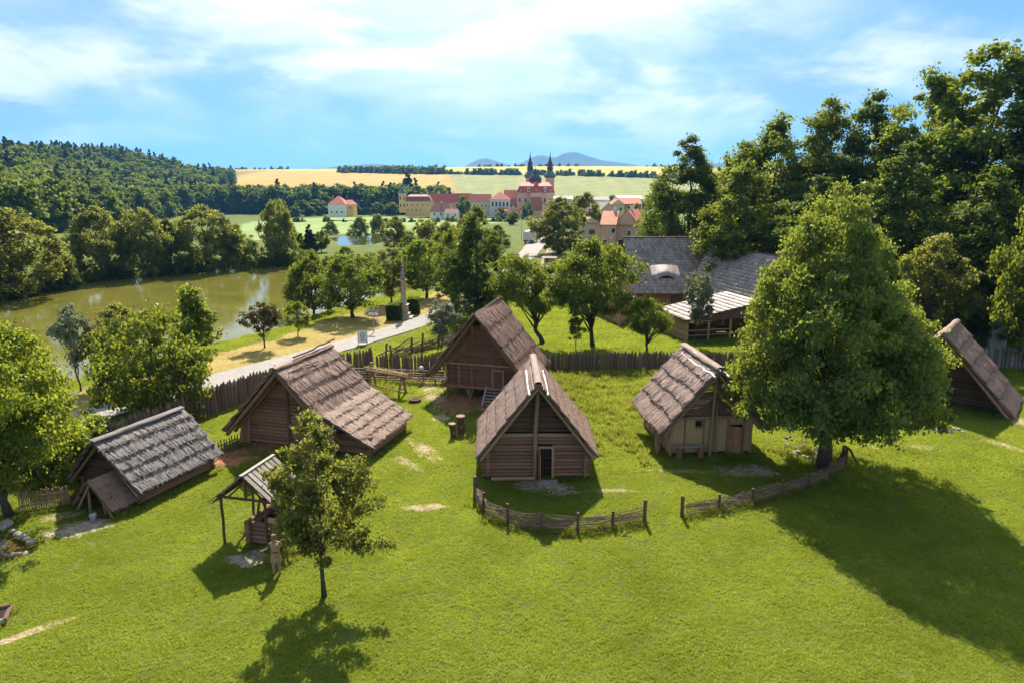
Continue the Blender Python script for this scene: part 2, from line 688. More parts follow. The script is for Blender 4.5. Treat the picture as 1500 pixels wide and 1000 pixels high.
SOIL_SPOTS = [  # bare earth and gravel: (centre px, half-sizes in m, turn, material)
    ('gravel', 800, 712, 1.7, 0.75, 0.1), ('gravel', 1095, 690, 1.6, 1.0, 0.15), ('gravel', 108, 776, 1.5, 0.8, 0.45),
    ('redsoil', 690, 590, 3.0, 2.4, 0.1), ('redsoil', 345, 672, 1.5, 1.2, 0.3), ('redsoil', 410, 655, 2.2, 1.0, -0.2),
    ('sand', 635, 578, 0.95, 3.6, 0.25), ('sand', 620, 655, 0.55, 2.2, 0.5), ('sand', 628, 743, 1.2, 0.33, 0.15),
    ('gravel', 376, 812, 1.1, 0.6, 0.25), ('sand', 40, 928, 1.9, 0.22, 0.75), ('sand', 1000, 690, 1.9, 0.25, -0.1),
    ('sand', 1340, 655, 1.3, 0.4, 0.05), ('sand', 1478, 655, 0.4, 1.8, 0.45), ('sand', 1492, 615, 0.8, 1.6, 0.2),
    ('sand', 905, 718, 1.4, 0.2, 0.0), ('sand', 598, 680, 0.4, 1.3, 0.75), ('sand', 648, 612, 0.5, 0.9, 0.4), ('gravel', 830, 722, 1.0, 0.25, 0.1), ('redsoil', 620, 545, 2.0, 0.5, 0.0), ('sand', 95, 755, 0.9, 0.45, 0.4), ('sand', 1270, 655, 0.8, 0.3, 0.0)]


def blob_poly(cx, cy, a, b, rot, seed, n=72, rag=0.22):
    r = np.random.default_rng(seed)
    ph = r.uniform(0, 6.28, 9)
    am = r.uniform(0.3, 1, 9) / (1 + np.arange(9) * 0.45)
    out = []
    for k in range(n):
        t = 2 * math.pi * k / n
        f = 1 + rag * sum(am[j] * math.sin((j + 1) * t + ph[j]) for j in range(9)) / 1.6 + r.uniform(-0.05, 0.05)
        x, y = a * f * math.cos(t), b * f * math.sin(t)
        out.append((cx + x * math.cos(rot) - y * math.sin(rot), cy + x * math.sin(rot) + y * math.cos(rot)))
    return out


def make_ground():
    ys = [-40.0]
    while ys[-1] < 9000:
        ys.append(ys[-1] + max(0.5, 0.0145 * abs(ys[-1])))
    ys = np.array(ys)
    ts = np.linspace(-1, 1, 300)
    ts = ts * 1.05 + 0.45 * ts ** 3
    Y, TT = np.meshgrid(ys, ts, indexing='ij')
    X = (np.maximum(Y, 0) + 28) * TT
    Z = terrain(X, Y)
    # colour of what grows there
    g_lawn = np.array([0.10, 0.125, 0.018])
    C = np.ones(X.shape + (3,)) * g_lawn
    nz = vnoise(X, Y, 0.35, 1)[..., None]
    nz2 = vnoise(X, Y, 1.7, 2)[..., None]
    C = C * (1 + 0.10 * nz + 0.06 * nz2)

    def put(mask, c):
        nonlocal C
        C = C * (1 - mask[..., None]) + np.array(c) * mask[..., None]
    bank = sstep(0.6, -0.6, poly_sdf(X, Y, BANK) + 0.5 * vnoise(X, Y, 0.8, 3))
    put(bank * (0.75 + 0.25 * np.clip(vnoise(X, Y, 0.5, 5), 0, 1)), (0.36, 0.26, 0.085))
    lk = poly_sdf(X, Y, LAKE)
    put(sstep(0.4, -0.5, lk), (0.10, 0.09, 0.045))
    crop = sstep(3, -3, poly_sdf(X, Y, CROP))
    put(crop, (0.22, 0.29, 0.10))
    # far fields on the rise
    far = sstep(560, 600, Y)
    put(far, (0.13, 0.17, 0.05))
    hedge_y = 1145 - 0.42 * X + 20 * np.sin(X * 0.01)
    wob = 18 * np.sin(X * 0.006 + 1) + 10 * np.sin(X * 0.017)
    rows = 1 + 0.05 * np.sin((X * 0.35 + Y) * 0.35)
    yel = sstep(-6, 6, Y - hedge_y - wob * 0.2) * sstep(3000, 2000, Y)
    put(yel, (0.43, 0.35, 0.085))
    ora = sstep(6, -6, Y - hedge_y - wob * 0.2) * sstep(735, 765, Y + 0.25 * X + wob) * sstep(-30, -60, X + (Y - 700) * 0.12)
    put(ora, (0.43, 0.275, 0.075))
    stub = sstep(6, -6, Y - hedge_y - wob * 0.2) * sstep(640, 670, Y + wob) * sstep(-60, -30, X + (Y - 700) * 0.12)
    put(stub, (0.24, 0.25, 0.09))
    ol = sstep(4, -4, np.abs(Y - (1180 - 0.9 * (X + 420))) - 3) * sstep(-150, -200, X) * far
    put(ol * 0.6, (0.30, 0.22, 0.08))
    hillm = sstep(0, 25, -158 - 0.30 * (np.clip(Y, 150, 1200) - 215) - X) * sstep(150, 240, Y) * sstep(1500, 1000, Y)
    put(hillm, (0.035, 0.05, 0.02))
    put(sstep(2300, 3200, Y), (0.10, 0.13, 0.06))
    C = np.clip(C * np.where(far[..., None] > 0.5, rows[..., None], 1), 0.005, 0.9)
    ny, nx = X.shape
    idx = np.arange(ny * nx).reshape(ny, nx)
    Fq = np.stack([idx[:-1, :-1], idx[:-1, 1:], idx[1:, 1:], idx[1:, :-1]], -1).reshape(-1, 4)
    me = np_mesh('ground', np.stack([X, Y, Z], -1).reshape(-1, 3), Fq, smooth=True,
                 attrs={'cover': ('FLOAT_COLOR', np.concatenate([C, np.ones(C.shape[:2] + (1,))], -1).reshape(-1, 4))})
    t = NT('ground_cover')
    a = t.n('ShaderNodeAttribute', attribute_name='cover')
    pos = t.n('ShaderNodeNewGeometry').outputs['Position']
    n1 = t.noise(pos, 2.3, 6, 0.7)
    n2 = t.noise(pos, 0.25, 4, 0.6)
    n3 = t.noise(pos, 0.02, 5, 0.65)
    col = t.mix(0.75, a.outputs['Color'], t.ramp(n1, [(0.3, (0.55,) * 3), (0.7, (1.3,) * 3)]), 'MULTIPLY')
    col = t.mix(0.6, col, t.ramp(n2, [(0.3, (0.72,) * 3), (0.7, (1.2,) * 3)]), 'MULTIPLY')
    col = t.mix(0.5, col, t.ramp(n3, [(0.3, (0.75,) * 3), (0.7, (1.2,) * 3)]), 'MULTIPLY')
    n5 = t.noise(pos, 0.09, 3, 0.7, (1.0, 0.07, 1))          # drill rows and tramlines of the fields
    col = t.mix(0.35, col, t.ramp(n5, [(0.35, (0.7,) * 3), (0.65, (1.2,) * 3)]), 'MULTIPLY')
    t.principled(col, 0.95, n1, 0.06, 0.8, spec=0.1)
    o = obj('ground', me, t.m)
    tag(o, kind='structure')
    return o


make_ground()


def ribbon(name, pts, width, off, mat, ncross=5, rag=0.0):
    P = np.array(pts, float)
    w = np.array([width(i / (len(P) - 1)) if callable(width) else width for i in range(len(P))])
    d = np.gradient(P, axis=0)
    d /= np.linalg.norm(d, axis=1)[:, None] + 1e-9
    nrm = np.stack([-d[:, 1], d[:, 0]], 1)
    s = np.linspace(-0.5, 0.5, ncross)
    r = np.random.default_rng(3)
    V = []
    for i in range(len(P)):
        for k in s:
            e = r.uniform(-rag, rag) if abs(k) == 0.5 else 0
            q = P[i] + nrm[i] * (k * w[i] + e)
            V.append((q[0], q[1], 0))
    V = np.array(V)
    V[:, 2] = terrain(V[:, 0], V[:, 1]) + off
    n = len(P)
    idx = np.arange(n * ncross).reshape(n, ncross)
    Fq = np.stack([idx[:-1, :-1], idx[:-1, 1:], idx[1:, 1:], idx[1:, :-1]], -1).reshape(-1, 4)
    o = obj(name, np_mesh(name, V, Fq[:, ::-1], smooth=True), mat)
    return tag(o, kind='structure')


def m_soil(name, c, sc=9.0, amt=0.35):
    t = NT(name)
    pos = t.n('ShaderNodeNewGeometry').outputs['Position']
    v = t.n('ShaderNodeTexVoronoi')
    v.inputs['Scale'].default_value = sc
    t.l(pos, v.inputs['Vector'])
    n1 = t.noise(pos, 1.3, 5, 0.65)
    bw = t.n('ShaderNodeRGBToBW')
    t.l(v.outputs['Color'], bw.inputs[0])
    col = t.mix(0.8, t.ramp(n1, [(0.3, hsh(c, 1 - amt)), (0.7, hsh(c, 1 + amt * 0.6))]), t.ramp(bw.outputs[0], [(0.1, (0.55,) * 3), (0.9, (1.3,) * 3)]), 'MULTIPLY')
    return t.principled(col, 0.95, v.outputs['Distance'], 0.03, 0.7, spec=0.15)


M['asphalt'] = m_soil('pale_asphalt', (0.34, 0.31, 0.29), 22, 0.15)
M['gravel'] = m_soil('grey_gravel', (0.34, 0.27, 0.215), 13, 0.3)
M['redsoil'] = m_soil('red_brown_soil', (0.33, 0.15, 0.08), 11, 0.35)
M['sand'] = m_soil('pale_bare_earth', (0.33, 0.255, 0.155), 12, 0.3)
M['verge'] = m_soil('dry_verge', (0.26, 0.20, 0.10), 7, 0.4)

ribbon('road', ROAD_S, lambda s: 3.4 + 2.8 * float(sstep(0.55, 0.85, s)), 0.07, M['asphalt'], 5, 0.12)
ribbon('footpath', FOOT_S, 1.7, 0.075, M['sand'], 3, 0.08)

EXCLUDE = []          # world polygons where no grass grows
for k, (kind, px, py, a, b, rot) in enumerate(SOIL_SPOTS):
    cx, cy = flat(px, py)
    # patches are seen obliquely: b is the half-size along the view
    pl = blob_poly(cx, cy, a, b, rot, 100 + k, rag=0.42)
    EXCLUDE.append(pl)
    n = len(pl)
    V = [(cx, cy, T(cx, cy) + 0.02 + 0.003 * (k % 3))]
    for rr in (0.5, 1.0):
        for x, y in pl:
            qx, qy = cx + (x - cx) * rr, cy + (y - cy) * rr
            V.append((qx, qy, T(qx, qy) + (0.02 if rr < 1 else 0.006) + 0.003 * (k % 3)))
    Ft = [(0, 1 + i, 1 + (i + 1) % n) for i in range(n)]
    Fq = [(1 + i, 1 + n + i, 1 + n + (i + 1) % n, 1 + (i + 1) % n) for i in range(n)]
    o = obj({'gravel': 'gravel_patch', 'redsoil': 'bare_soil', 'sand': 'worn_path'}[kind], np_mesh('soil', V, Fq, Ft, smooth=True), M[kind])
    tag(o, kind='structure')


def water(name, z, poly, col, rough=0.03, scale=1.0):
    me = bpy.data.meshes.new(name)
    # grown a little past the shore so that the bank cuts it
    c = np.mean(poly, axis=0)
    P = [(x, y, z) for x, y in poly]
    me.from_pydata(P, [], [tuple(range(len(P)))])
    me.update()
    t = NT(name + '_water')
    pos = t.n('ShaderNodeNewGeometry').outputs['Position']
    n1 = t.noise(pos, 2.2 * scale, 3, 0.6, (1, 0.55, 1))
    n2 = t.noise(pos, 0.25 * scale, 3, 0.5)
    p = t.n('ShaderNodeBsdfPrincipled')
    t.l(t.ramp(n2, [(0.3, hsh(col, 0.8)), (0.7, hsh(col, 1.15))]), p.inputs['Base Color'])
    p.inputs['Roughness'].default_value = rough
    p.inputs['Specular IOR Level'].default_value = 0.5
    p.inputs['IOR'].default_value = 1.33
    b = t.n('ShaderNodeBump')
    b.inputs['Strength'].default_value = 0.22
    b.inputs['Distance'].default_value = 0.05
    t.l(n1, b.inputs['Height'])
    t.l(b.outputs[0], p.inputs['Normal'])
    t.l(p.outputs[0], t.out.inputs[0])
    o = obj(name, me, t.m)
    return tag(o, kind='structure')


def grow(poly, d):
    n = len(poly)
    P = np.array(poly)
    c = P.mean(0)
    area = 0.5 * sum(P[i][0] * P[(i + 1) % n][1] - P[(i + 1) % n][0] * P[i][1] for i in range(n))
    out = []
    for i in range(n):
        e = P[(i + 1) % n] - P[i - 1]
        e /= np.linalg.norm(e) + 1e-9
        nn = np.array([e[1], -e[0]]) * (1 if area > 0 else -1)
        out.append(tuple(P[i] + nn * d))
    return out


water('lake', LAKE_Z, grow(LAKE, 1.2), (0.14, 0.13, 0.024), 0.05)
water('pond', T(*np.mean(POND, axis=0)) + 1.55, grow(POND, 1.5), (0.075, 0.075, 0.02))
water('village_pond', -0.16, grow(VPOND, 0.2), (0.10, 0.075, 0.02), 0.05, 3)


# distant mountains and the long low ridge, several kilometres away
def mountains(name, prof, y, depth, mat, seed):
    """prof: (px, py) skyline of the range seen from the survey point; a real ridge with front and back slopes"""
    px = np.array([p[0] for p in prof], float)
    py = np.array([p[1] for p in prof], float)
    n = 160
    xs = np.linspace(px[0], px[-1], n)
    yy = np.interp(xs, px, py)
    r = np.random.default_rng(seed)
    rows = 26
    V = []
    for j in range(rows):
        s = j / (rows - 1) * 2 - 1
        for i in range(n):
            X, Z = at_y(xs[i], yy[i], y)
            base = -15.0
            f = max(0.0, 1 - abs(s)) ** 0.85
            X2, Y2 = X, y + s * depth
            nz = float(vnoise(X2, Y2, 0.006, seed)) * 16 * (1 - f) * f * 2 + float(vnoise(X2, Y2, 0.02, seed + 1)) * 6 * f
            V.append((X2, Y2, base + (Z - base) * f + nz * (0 if j == rows // 2 else 1) * min(1, (Z - base) / 120)))
    idx = np.arange(rows * n).reshape(rows, n)
    Fq = np.stack([idx[:-1, :-1], idx[:-1, 1:], idx[1:, 1:], idx[1:, :-1]], -1).reshape(-1, 4)
    o = obj(name, np_mesh(name, V, Fq, smooth=True), mat)
    return tag(o, kind='structure')


M['mount'] = m_plain('wooded_mountain', (0.022, 0.05, 0.055), 0.95, 0.004, 0.5)
mountains('mountains', [(655, 262), (676, 246), (690, 238), (703, 232.5), (713, 231), (728, 236), (752, 243), (766, 237), (780, 229), (789, 225.5), (798, 226),
                        (806, 229), (815, 229.5), (824, 224), (833, 221.5), (840, 221), (848, 222.5), (858, 227), (880, 234), (905, 237), (935, 242), (990, 258)],
          6000, 900, M['mount'], 5)
mountains('hills', [(330, 262), (400, 250), (470, 246), (510, 241.5), (545, 239.5), (590, 242), (640, 245), (700, 262)], 6800, 800, M['mount'], 8)
mountains('hills', [(900, 262), (960, 244), (1050, 238), (1200, 236), (1400, 240), (1560, 238), (1700, 262)], 7200, 800, M['mount'], 9)
# ------------------------------------------------------------------ shared pieces for the timber village
def log_mesh(seed, n=9, segs=6):
    """a round timber of length 1 along X, radius 1 across"""
    r = np.random.default_rng(seed)
    V, Fc = [], []
    for i in range(segs + 1):
        t = i / segs - 0.5
        c = r.uniform(-0.08, 0.08, 2)
        for k in range(n):
            a = 2 * math.pi * k / n
            q = 1 + r.uniform(-0.10, 0.10)
            V.append((t, q * math.cos(a) + c[0], q * math.sin(a) + c[1]))
    for i in range(segs):
        for k in range(n):
            a0, a1 = i * n + k, i * n + (k + 1) % n
            Fc.append((a0, a1, a1 + n, a0 + n))
    Fc.append(tuple(range(n - 1, -1, -1)))
    Fc.append(tuple(segs * n + k for k in range(n)))
    me = bpy.data.meshes.new('log')
    me.from_pydata(V, [], Fc)
    sm = np.ones(len(me.polygons), bool)
    sm[-2:] = False
    me.polygons.foreach_set('use_smooth', sm)
    me.update()
    return me


LOGS = {}


def log_of(mat):
    if mat not in LOGS:
        LOGS[mat] = []
        for k in range(3):
            me = log_mesh(k + 11)
            me.materials.append(M[mat])
            LOGS[mat].append(me)
    return random.choice(LOGS[mat])


def log(parent, a, b, r, mat='log', name='log', squash=1.0):
    a, b = Vector(a), Vector(b)
    d = b - a
    q = Vector((1, 0, 0)).rotation_difference(d.normalized())
    roll = Matrix.Rotation(random.uniform(-0.25, 0.25), 3, 'X')
    o = obj(name, log_of(mat), None, parent, (a + b) / 2, (q.to_matrix() @ roll), (d.length, r, r * squash))
    return o


def log_wall(parent, a, b, z0, z1, r, mat='log', over=0.25, top=None, cut=None):
    """logs lie one on the other from a to b; top(z) narrows a gable to a fraction, cut = (s0, s1, zt) is a door gap in metres along"""
    a, b = Vector((*a, 0)), Vector((*b, 0))
    L = (b - a).length
    d = (b - a) / L
    z = z0 + r
    while z < z1:
        s0, s1 = -over, L + over
        if top:
            f0, f1 = top(z)
            s0, s1 = max(s0, f0), min(s1, f1)
        if s1 - s0 < 0.25:
            break
        w = random.uniform(-0.02, 0.02)
        segs = [(s0, s1)]
        if cut and z - r < cut[2]:
            segs = [(s0, cut[0]), (cut[1], s1)]
        for p, q in segs:
            if q - p > 0.12:
                e = random.uniform(-0.08, 0.08) if over > 0 else 0
                log(parent, a + d * p + Vector((0, 0, z + w)), a + d * (q + e) + Vector((0, 0, z + w)), r * random.uniform(1.0, 1.12), mat)
        z += r * 1.86
    return


def thatch(parent, e0, e1, r0, r1, n, lip, mat, rag=0.10, wave=0.05, strands=26, seed=0, nu=34, strand_len=0.32, tip=0.0, name='thatch_course'):
    """one slope of a thatched roof: overlapping courses from eave e0-e1 (front, back) to ridge r0-r1, each a thick mat with a ragged lower edge"""
    nu = int(nu * 2.6)
    e0, e1, r0, r1 = (Vector(p) for p in (e0, e1, r0, r1))
    rng = np.random.default_rng(seed)
    nrm = (e1 - e0).cross(r0 - e0)
    nrm.normalize()
    if nrm.z < 0:
        nrm = -nrm
    Ls = ((r0 - e0).length + (r1 - e1).length) / 2
    Lr = (e1 - e0).length

    def P(u, s):          # u along the roof, s up the slope 0..1
        return (e0 + (e1 - e0) * u) * (1 - s) + (r0 + (r1 - r0) * u) * s
    for c in range(n):
        s0, s1 = c / n, min(1.0, (c + 1) / n + 0.35 / n)
        V, UV, Fq, Ft = [], [], [], []
        sm = np.cumsum(rng.normal(0, 1, nu))
        sm = (sm - np.linspace(sm[0], sm[-1], nu))
        sm = sm / (np.abs(sm).max() + 1e-6) * wave
        edge = (rng.uniform(-rag, rag, nu) * 0.8 + rng.normal(0, rag * 0.35, nu)) / Ls + sm / Ls
        lf = lip * (1 + 0.35 * rng.uniform(-1, 1, nu))
        rows = [0.0, 0.06, 0.35, 0.7, 1.0]
        for j, f in enumerate(rows):
            for i in range(nu):
                u = i / (nu - 1)
                s = s0 + (s1 - s0) * f + edge[i] * (1 - f) - (0.02 if c == 0 else 0)
                hgt = 0.02 + lf[i] * (1 - f) * (0.92 if j == 0 else 1.0) + rng.normal(0, 0.011 + lip * 0.05)
                q = P(u, s) + nrm * hgt
                V.append(q)
                UV.append((u * Lr + c * 7.3 + seed, s * Ls))
        for i in range(nu):                      # underside of the lip
            u = i / (nu - 1)
            V.append(P(u, s0 + edge[i]) - nrm * (0.10 if c == 0 else 0.01))
            UV.append((u * Lr, s0 * Ls - 0.1))
        for i in range(nu):                      # inner underside
            u = i / (nu - 1)
            V.append(P(u, s1) - nrm * 0.10)
            UV.append((u * Lr, s1 * Ls))
        R5 = len(rows)
        for j in range(R5 - 1):
            for i in range(nu - 1):
                a = j * nu + i
                Fq.append((a, a + 1, a + nu + 1, a + nu))
        lo, up = R5 * nu, (R5 + 1) * nu
        for i in range(nu - 1):
            Fq.append((lo + i, lo + i + 1, i + 1, i))
            Fq.append((up + i, up + i + 1, lo + i + 1, lo + i))
        for i, flip in ((0, 0), (nu - 1, 1)):    # the two ends
            ring = [lo + i] + [j * nu + i for j in range(R5)] + [up + i]
            for k in range(1, len(ring) - 1):
                Ft.append((ring[0], ring[k], ring[k + 1]) if not flip else (ring[0], ring[k + 1], ring[k]))
        # loose straws lying on and sticking out of the mat
        ax = (r0 - e0).normalized()
        ay = (e1 - e0).normalized()
        for k in range(int(strands * Lr)):
            u, s = rng.uniform(0, 1), s0 + (s1 - s0) * rng.beta(0.9, 1.6) * 0.8
            if rng.random() < 0.12:
                u = rng.choice([0.0, 1.0])
            fi = (s - s0) / (s1 - s0)
            b0 = P(u, s) + nrm * (0.03 + lip * (1 - fi))
            dr = (ax * -1 + ay * rng.normal(0, 0.16) + nrm * rng.uniform(-0.02, 0.14)).normalized()
            ll = strand_len * rng.uniform(0.5, 1.2)
            w = ay * rng.uniform(0.008, 0.016)
            k0 = len(V)
            V += [b0 - w, b0 + w, b0 + dr * ll + nrm * 0.01]
            uu = (rng.uniform(0, 40), rng.uniform(0, 9))
            UV += [uu, uu, (uu[0], uu[1] + 0.05)]
            Ft.append((k0, k0 + 1, k0 + 2))
        me = np_mesh(name, [tuple(v) for v in V], Fq, Ft, smooth=False, uv=UV)
        obj(name, me, M[mat], parent)
    return nrm


def ridge_cap(parent, a, b, r, mat, seed=0):
    """rounded straw roll over the ridge"""
    a, b = Vector(a), Vector(b)
    n = 14
    V, UV = [], []
    rng = np.random.default_rng(seed)
    d = (b - a).normalized()
    s = d.cross(Vector((0, 0, 1))).normalized()
    m = 9
    for i in range(n):
        t = i / (n - 1)
        for k in range(m):
            an = math.pi * (k / (m - 1)) * 1.1 - 0.05 * math.pi
            rr = r * (1 + rng.uniform(-0.12, 0.12))
            V.append(a + (b - a) * t + s * math.cos(an) * rr * 1.3 + Vector((0, 0, 1)) * math.sin(an) * rr * 0.75)
            UV.append((k * 0.12, t * (b - a).length))
    UV = [(v * 1.0, u) for u, v in UV]
    Fq = [(i * m + k, (i + 1) * m + k, (i + 1) * m + k + 1, i * m + k + 1) for i in range(n - 1) for k in range(m - 1)]
    obj('ridge_roll', np_mesh('ridge_roll', [tuple(v) for v in V], Fq, smooth=True, uv=UV), M[mat], parent)


def wattle(parent, a, b, z0, z1, dz=0.055, r=0.024, mat='rod', top=None, amp=0.035, name='wattle_panel', stake=0.5, seed=0):
    """woven rods between a and b; top(z) gives the span (s0, s1) at that height"""
    rng = np.random.default_rng(seed)
    a, b = Vector((*a, 0)), Vector((*b, 0))
    L = (b - a).length
    d = (b - a) / L
    nn = Vector((d.y, -d.x, 0))
    mb = MB()
    z, row = z0 + r, 0
    while z < z1:
        s0, s1 = (0.0, L) if top is None else top(z)
        if s1 - s0 > 0.2:
            m = max(2, int((s1 - s0) / 0.25) + 1)
            pts = []
            for i in range(m):
                s = s0 + (s1 - s0) * i / (m - 1)
                pts.append(a + d * s + nn * (amp * math.sin(s / stake * math.pi + row * math.pi)) + Vector((0, 0, z + rng.normal(0, 0.006))))
            mb.tube(pts, r * rng.uniform(0.75, 1.2), 4, True)
        z += dz
        row += 1
    o = mb.build(name, M[mat], parent)
    o['kind'] = 'stuff'
    return o


def pole(parent, pts, rad, mat='pole', name='pole', n=7):
    mb = MB().tube(pts, rad, n)
    return mb.build(name, M[mat], parent, smooth=False)


def wobble(a, b, n, amp, seed):
    r = np.random.default_rng(seed)
    a, b = Vector(a), Vector(b)
    out = []
    for i in range(n):
        t = i / (n - 1)
        e = 0 if i in (0, n - 1) else 1
        out.append(a + (b - a) * t + Vector(r.uniform(-amp, amp, 3)) * e)
    return out


def hut_root(name, label, x, y, th, pad=None, cat='hut'):
    t = thing(name, label, cat, (x, y, 0), -R(th))
    return t


def foot_poly(x, y, th, w0, w1, y0, y1):
    c, s = math.cos(R(th)), math.sin(R(th))
    return [(x + a * c + b * s, y - a * s + b * c) for a, b in ((w0, y0), (w1, y0), (w1, y1), (w0, y1))]


def rafter_pair(parent, w, zr, ze, y, r, mat='pole', ext=0.25):
    for s in (-1, 1):
        dx, dz = w, zr - ze
        f = ext / math.hypot(dx, dz)
        log(parent, (s * w * 0.995, y, ze - 0.16), (-s * w * f * 0.6, y + s * 0.04, zr - 0.16 + dz * f * 0.6), r, mat, 'rafter')


# ------------------------------------------------------------------ hut D: log hut with plain reed roof in the middle of the green
def hut_centre():
    x, y, th, w, zr, ze, L = 1.31, 32.7, -1.0, 3.06, 5.42, 1.52, 5.46
    t = hut_root('log_hut', 'log hut with steep smooth reed roof and white ridge poles behind curved wicker fence', x, y, th)
    EXCLUDE.append(foot_poly(x, y, th, -2.8, 2.8, 0.6, 5.4))
    wy, hw = 0.85, 2.55
    for s, k in ((-1, 3), (1, 4)):
        thatch(t, (s * w, -0.15, ze), (s * (w + 0.1), L + 0.2, ze), (s * 0.04, -0.3, zr), (s * 0.04, L, zr), 6, 0.05, 'thatch_warm', 0.05, 0.04, 46, 30 + k, 44, 0.30)
    ridge_cap(t, (0, -0.34, zr + 0.02), (0, L, zr + 0.02), 0.16, 'thatch_warm', 4)
    ge = lambda z: (zr - z) / (zr - ze) * w
    # front wall, tie beam, gable
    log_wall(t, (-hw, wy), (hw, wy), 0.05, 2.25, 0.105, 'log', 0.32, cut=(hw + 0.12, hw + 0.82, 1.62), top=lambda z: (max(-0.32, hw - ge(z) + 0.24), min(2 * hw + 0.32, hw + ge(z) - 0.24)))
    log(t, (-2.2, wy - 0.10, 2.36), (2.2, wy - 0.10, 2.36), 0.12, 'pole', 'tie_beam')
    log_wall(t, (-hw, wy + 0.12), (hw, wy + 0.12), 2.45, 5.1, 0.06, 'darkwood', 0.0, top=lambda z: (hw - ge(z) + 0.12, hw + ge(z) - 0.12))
    for s in (-1, 1):
        log_wall(t, (s * hw, wy), (s * hw, 5.2), 0.15, 1.75, 0.105, 'log', 0.3)
    log_wall(t, (-hw, 5.2), (hw, 5.2), 0.05, 2.2, 0.14, 'log', 0.0)
    log_wall(t, (-hw, 5.2), (hw, 5.2), 2.2, 5.1, 0.13, 'log', 0.0, top=lambda z: (hw - ge(z) + 0.1, hw + ge(z) - 0.1))
    log(t, (-0.08, wy - 0.22, 0.0), (-0.10, wy - 0.24, 2.5), 0.115, 'pole', 'post')
    log(t, (-0.10, wy - 0.2, 2.4), (0.06, wy - 0.22, 5.25), 0.125, 'pole', 'post')
    log(t, (0.34, wy - 0.2, 4.5), (0.03, wy - 0.15, 5.2), 0.07, 'pole', 'brace')
    rafter_pair(t, w - 0.12, zr - 0.1, ze - 0.02, -0.05, 0.085)
    rafter_pair(t, w - 0.2, zr - 0.15, ze - 0.02, 0.45, 0.07)
    # door frame, open leaf, near-black box as painted shade inside
    f = MB()
    f.box((0.12, wy - 0.1, 0.83), (0.09, 0.14, 1.66)).box((0.84, wy - 0.1, 0.83), (0.12, 0.14, 1.66)).box((0.48, wy - 0.1, 1.69), (0.84, 0.14, 0.10))
    f.build('door_frame', M['palewood'], t)
    g = MB()
    for k in range(5):
        g.tube([(0.22 + 0.13 * k, wy - 0.02, 0.06), (0.22 + 0.13 * k, wy - 0.02, 1.6)], 0.016, 5)
    for z in (0.5, 1.1):
        g.tube([(0.18, wy - 0.04, z), (0.80, wy - 0.04, z)], 0.02, 5)
    g.build('door_grille', M['darkwood'], t)
    MB().box((0.16, wy - 0.42, 0.8), (0.05, 0.56, 1.55)).build('door', M['doorwood'], t)
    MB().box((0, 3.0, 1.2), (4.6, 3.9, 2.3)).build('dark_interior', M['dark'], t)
    # bench and stacked timbers in front
    log(t, (-2.4, wy - 0.55, 0.14), (-0.15, wy - 0.5, 0.14), 0.11, 'pole', 'bench_log')
    log(t, (-2.3, wy - 0.34, 0.10), (-0.3, wy - 0.34, 0.10), 0.10, 'darkwood', 'bench_log')
    # birch poles that weigh down the ridge
    ax = Vector((w, 0, ze - zr)).normalized()
    for s in (-1, 1):
        for dd, r, mt in ((0.74, 0.058, 'birch'), (0.40, 0.028, 'greyboard')):
            p = Vector((s * ax.x * dd, 0, zr + ax.z * dd + 0.13))
            pole(t, wobble(p + Vector((0, -0.5, -0.03)), p + Vector((0, L - 1.6, 0)), 8, 0.02, 3 + s + int(dd * 9)), r, mt, 'ridge_pole')
    MB().box((0.55, wy - 0.75, 0.03), (1.0, 0.5, 0.06)).build('door_stone', M['stone'], t)
    return t


hut_centre()


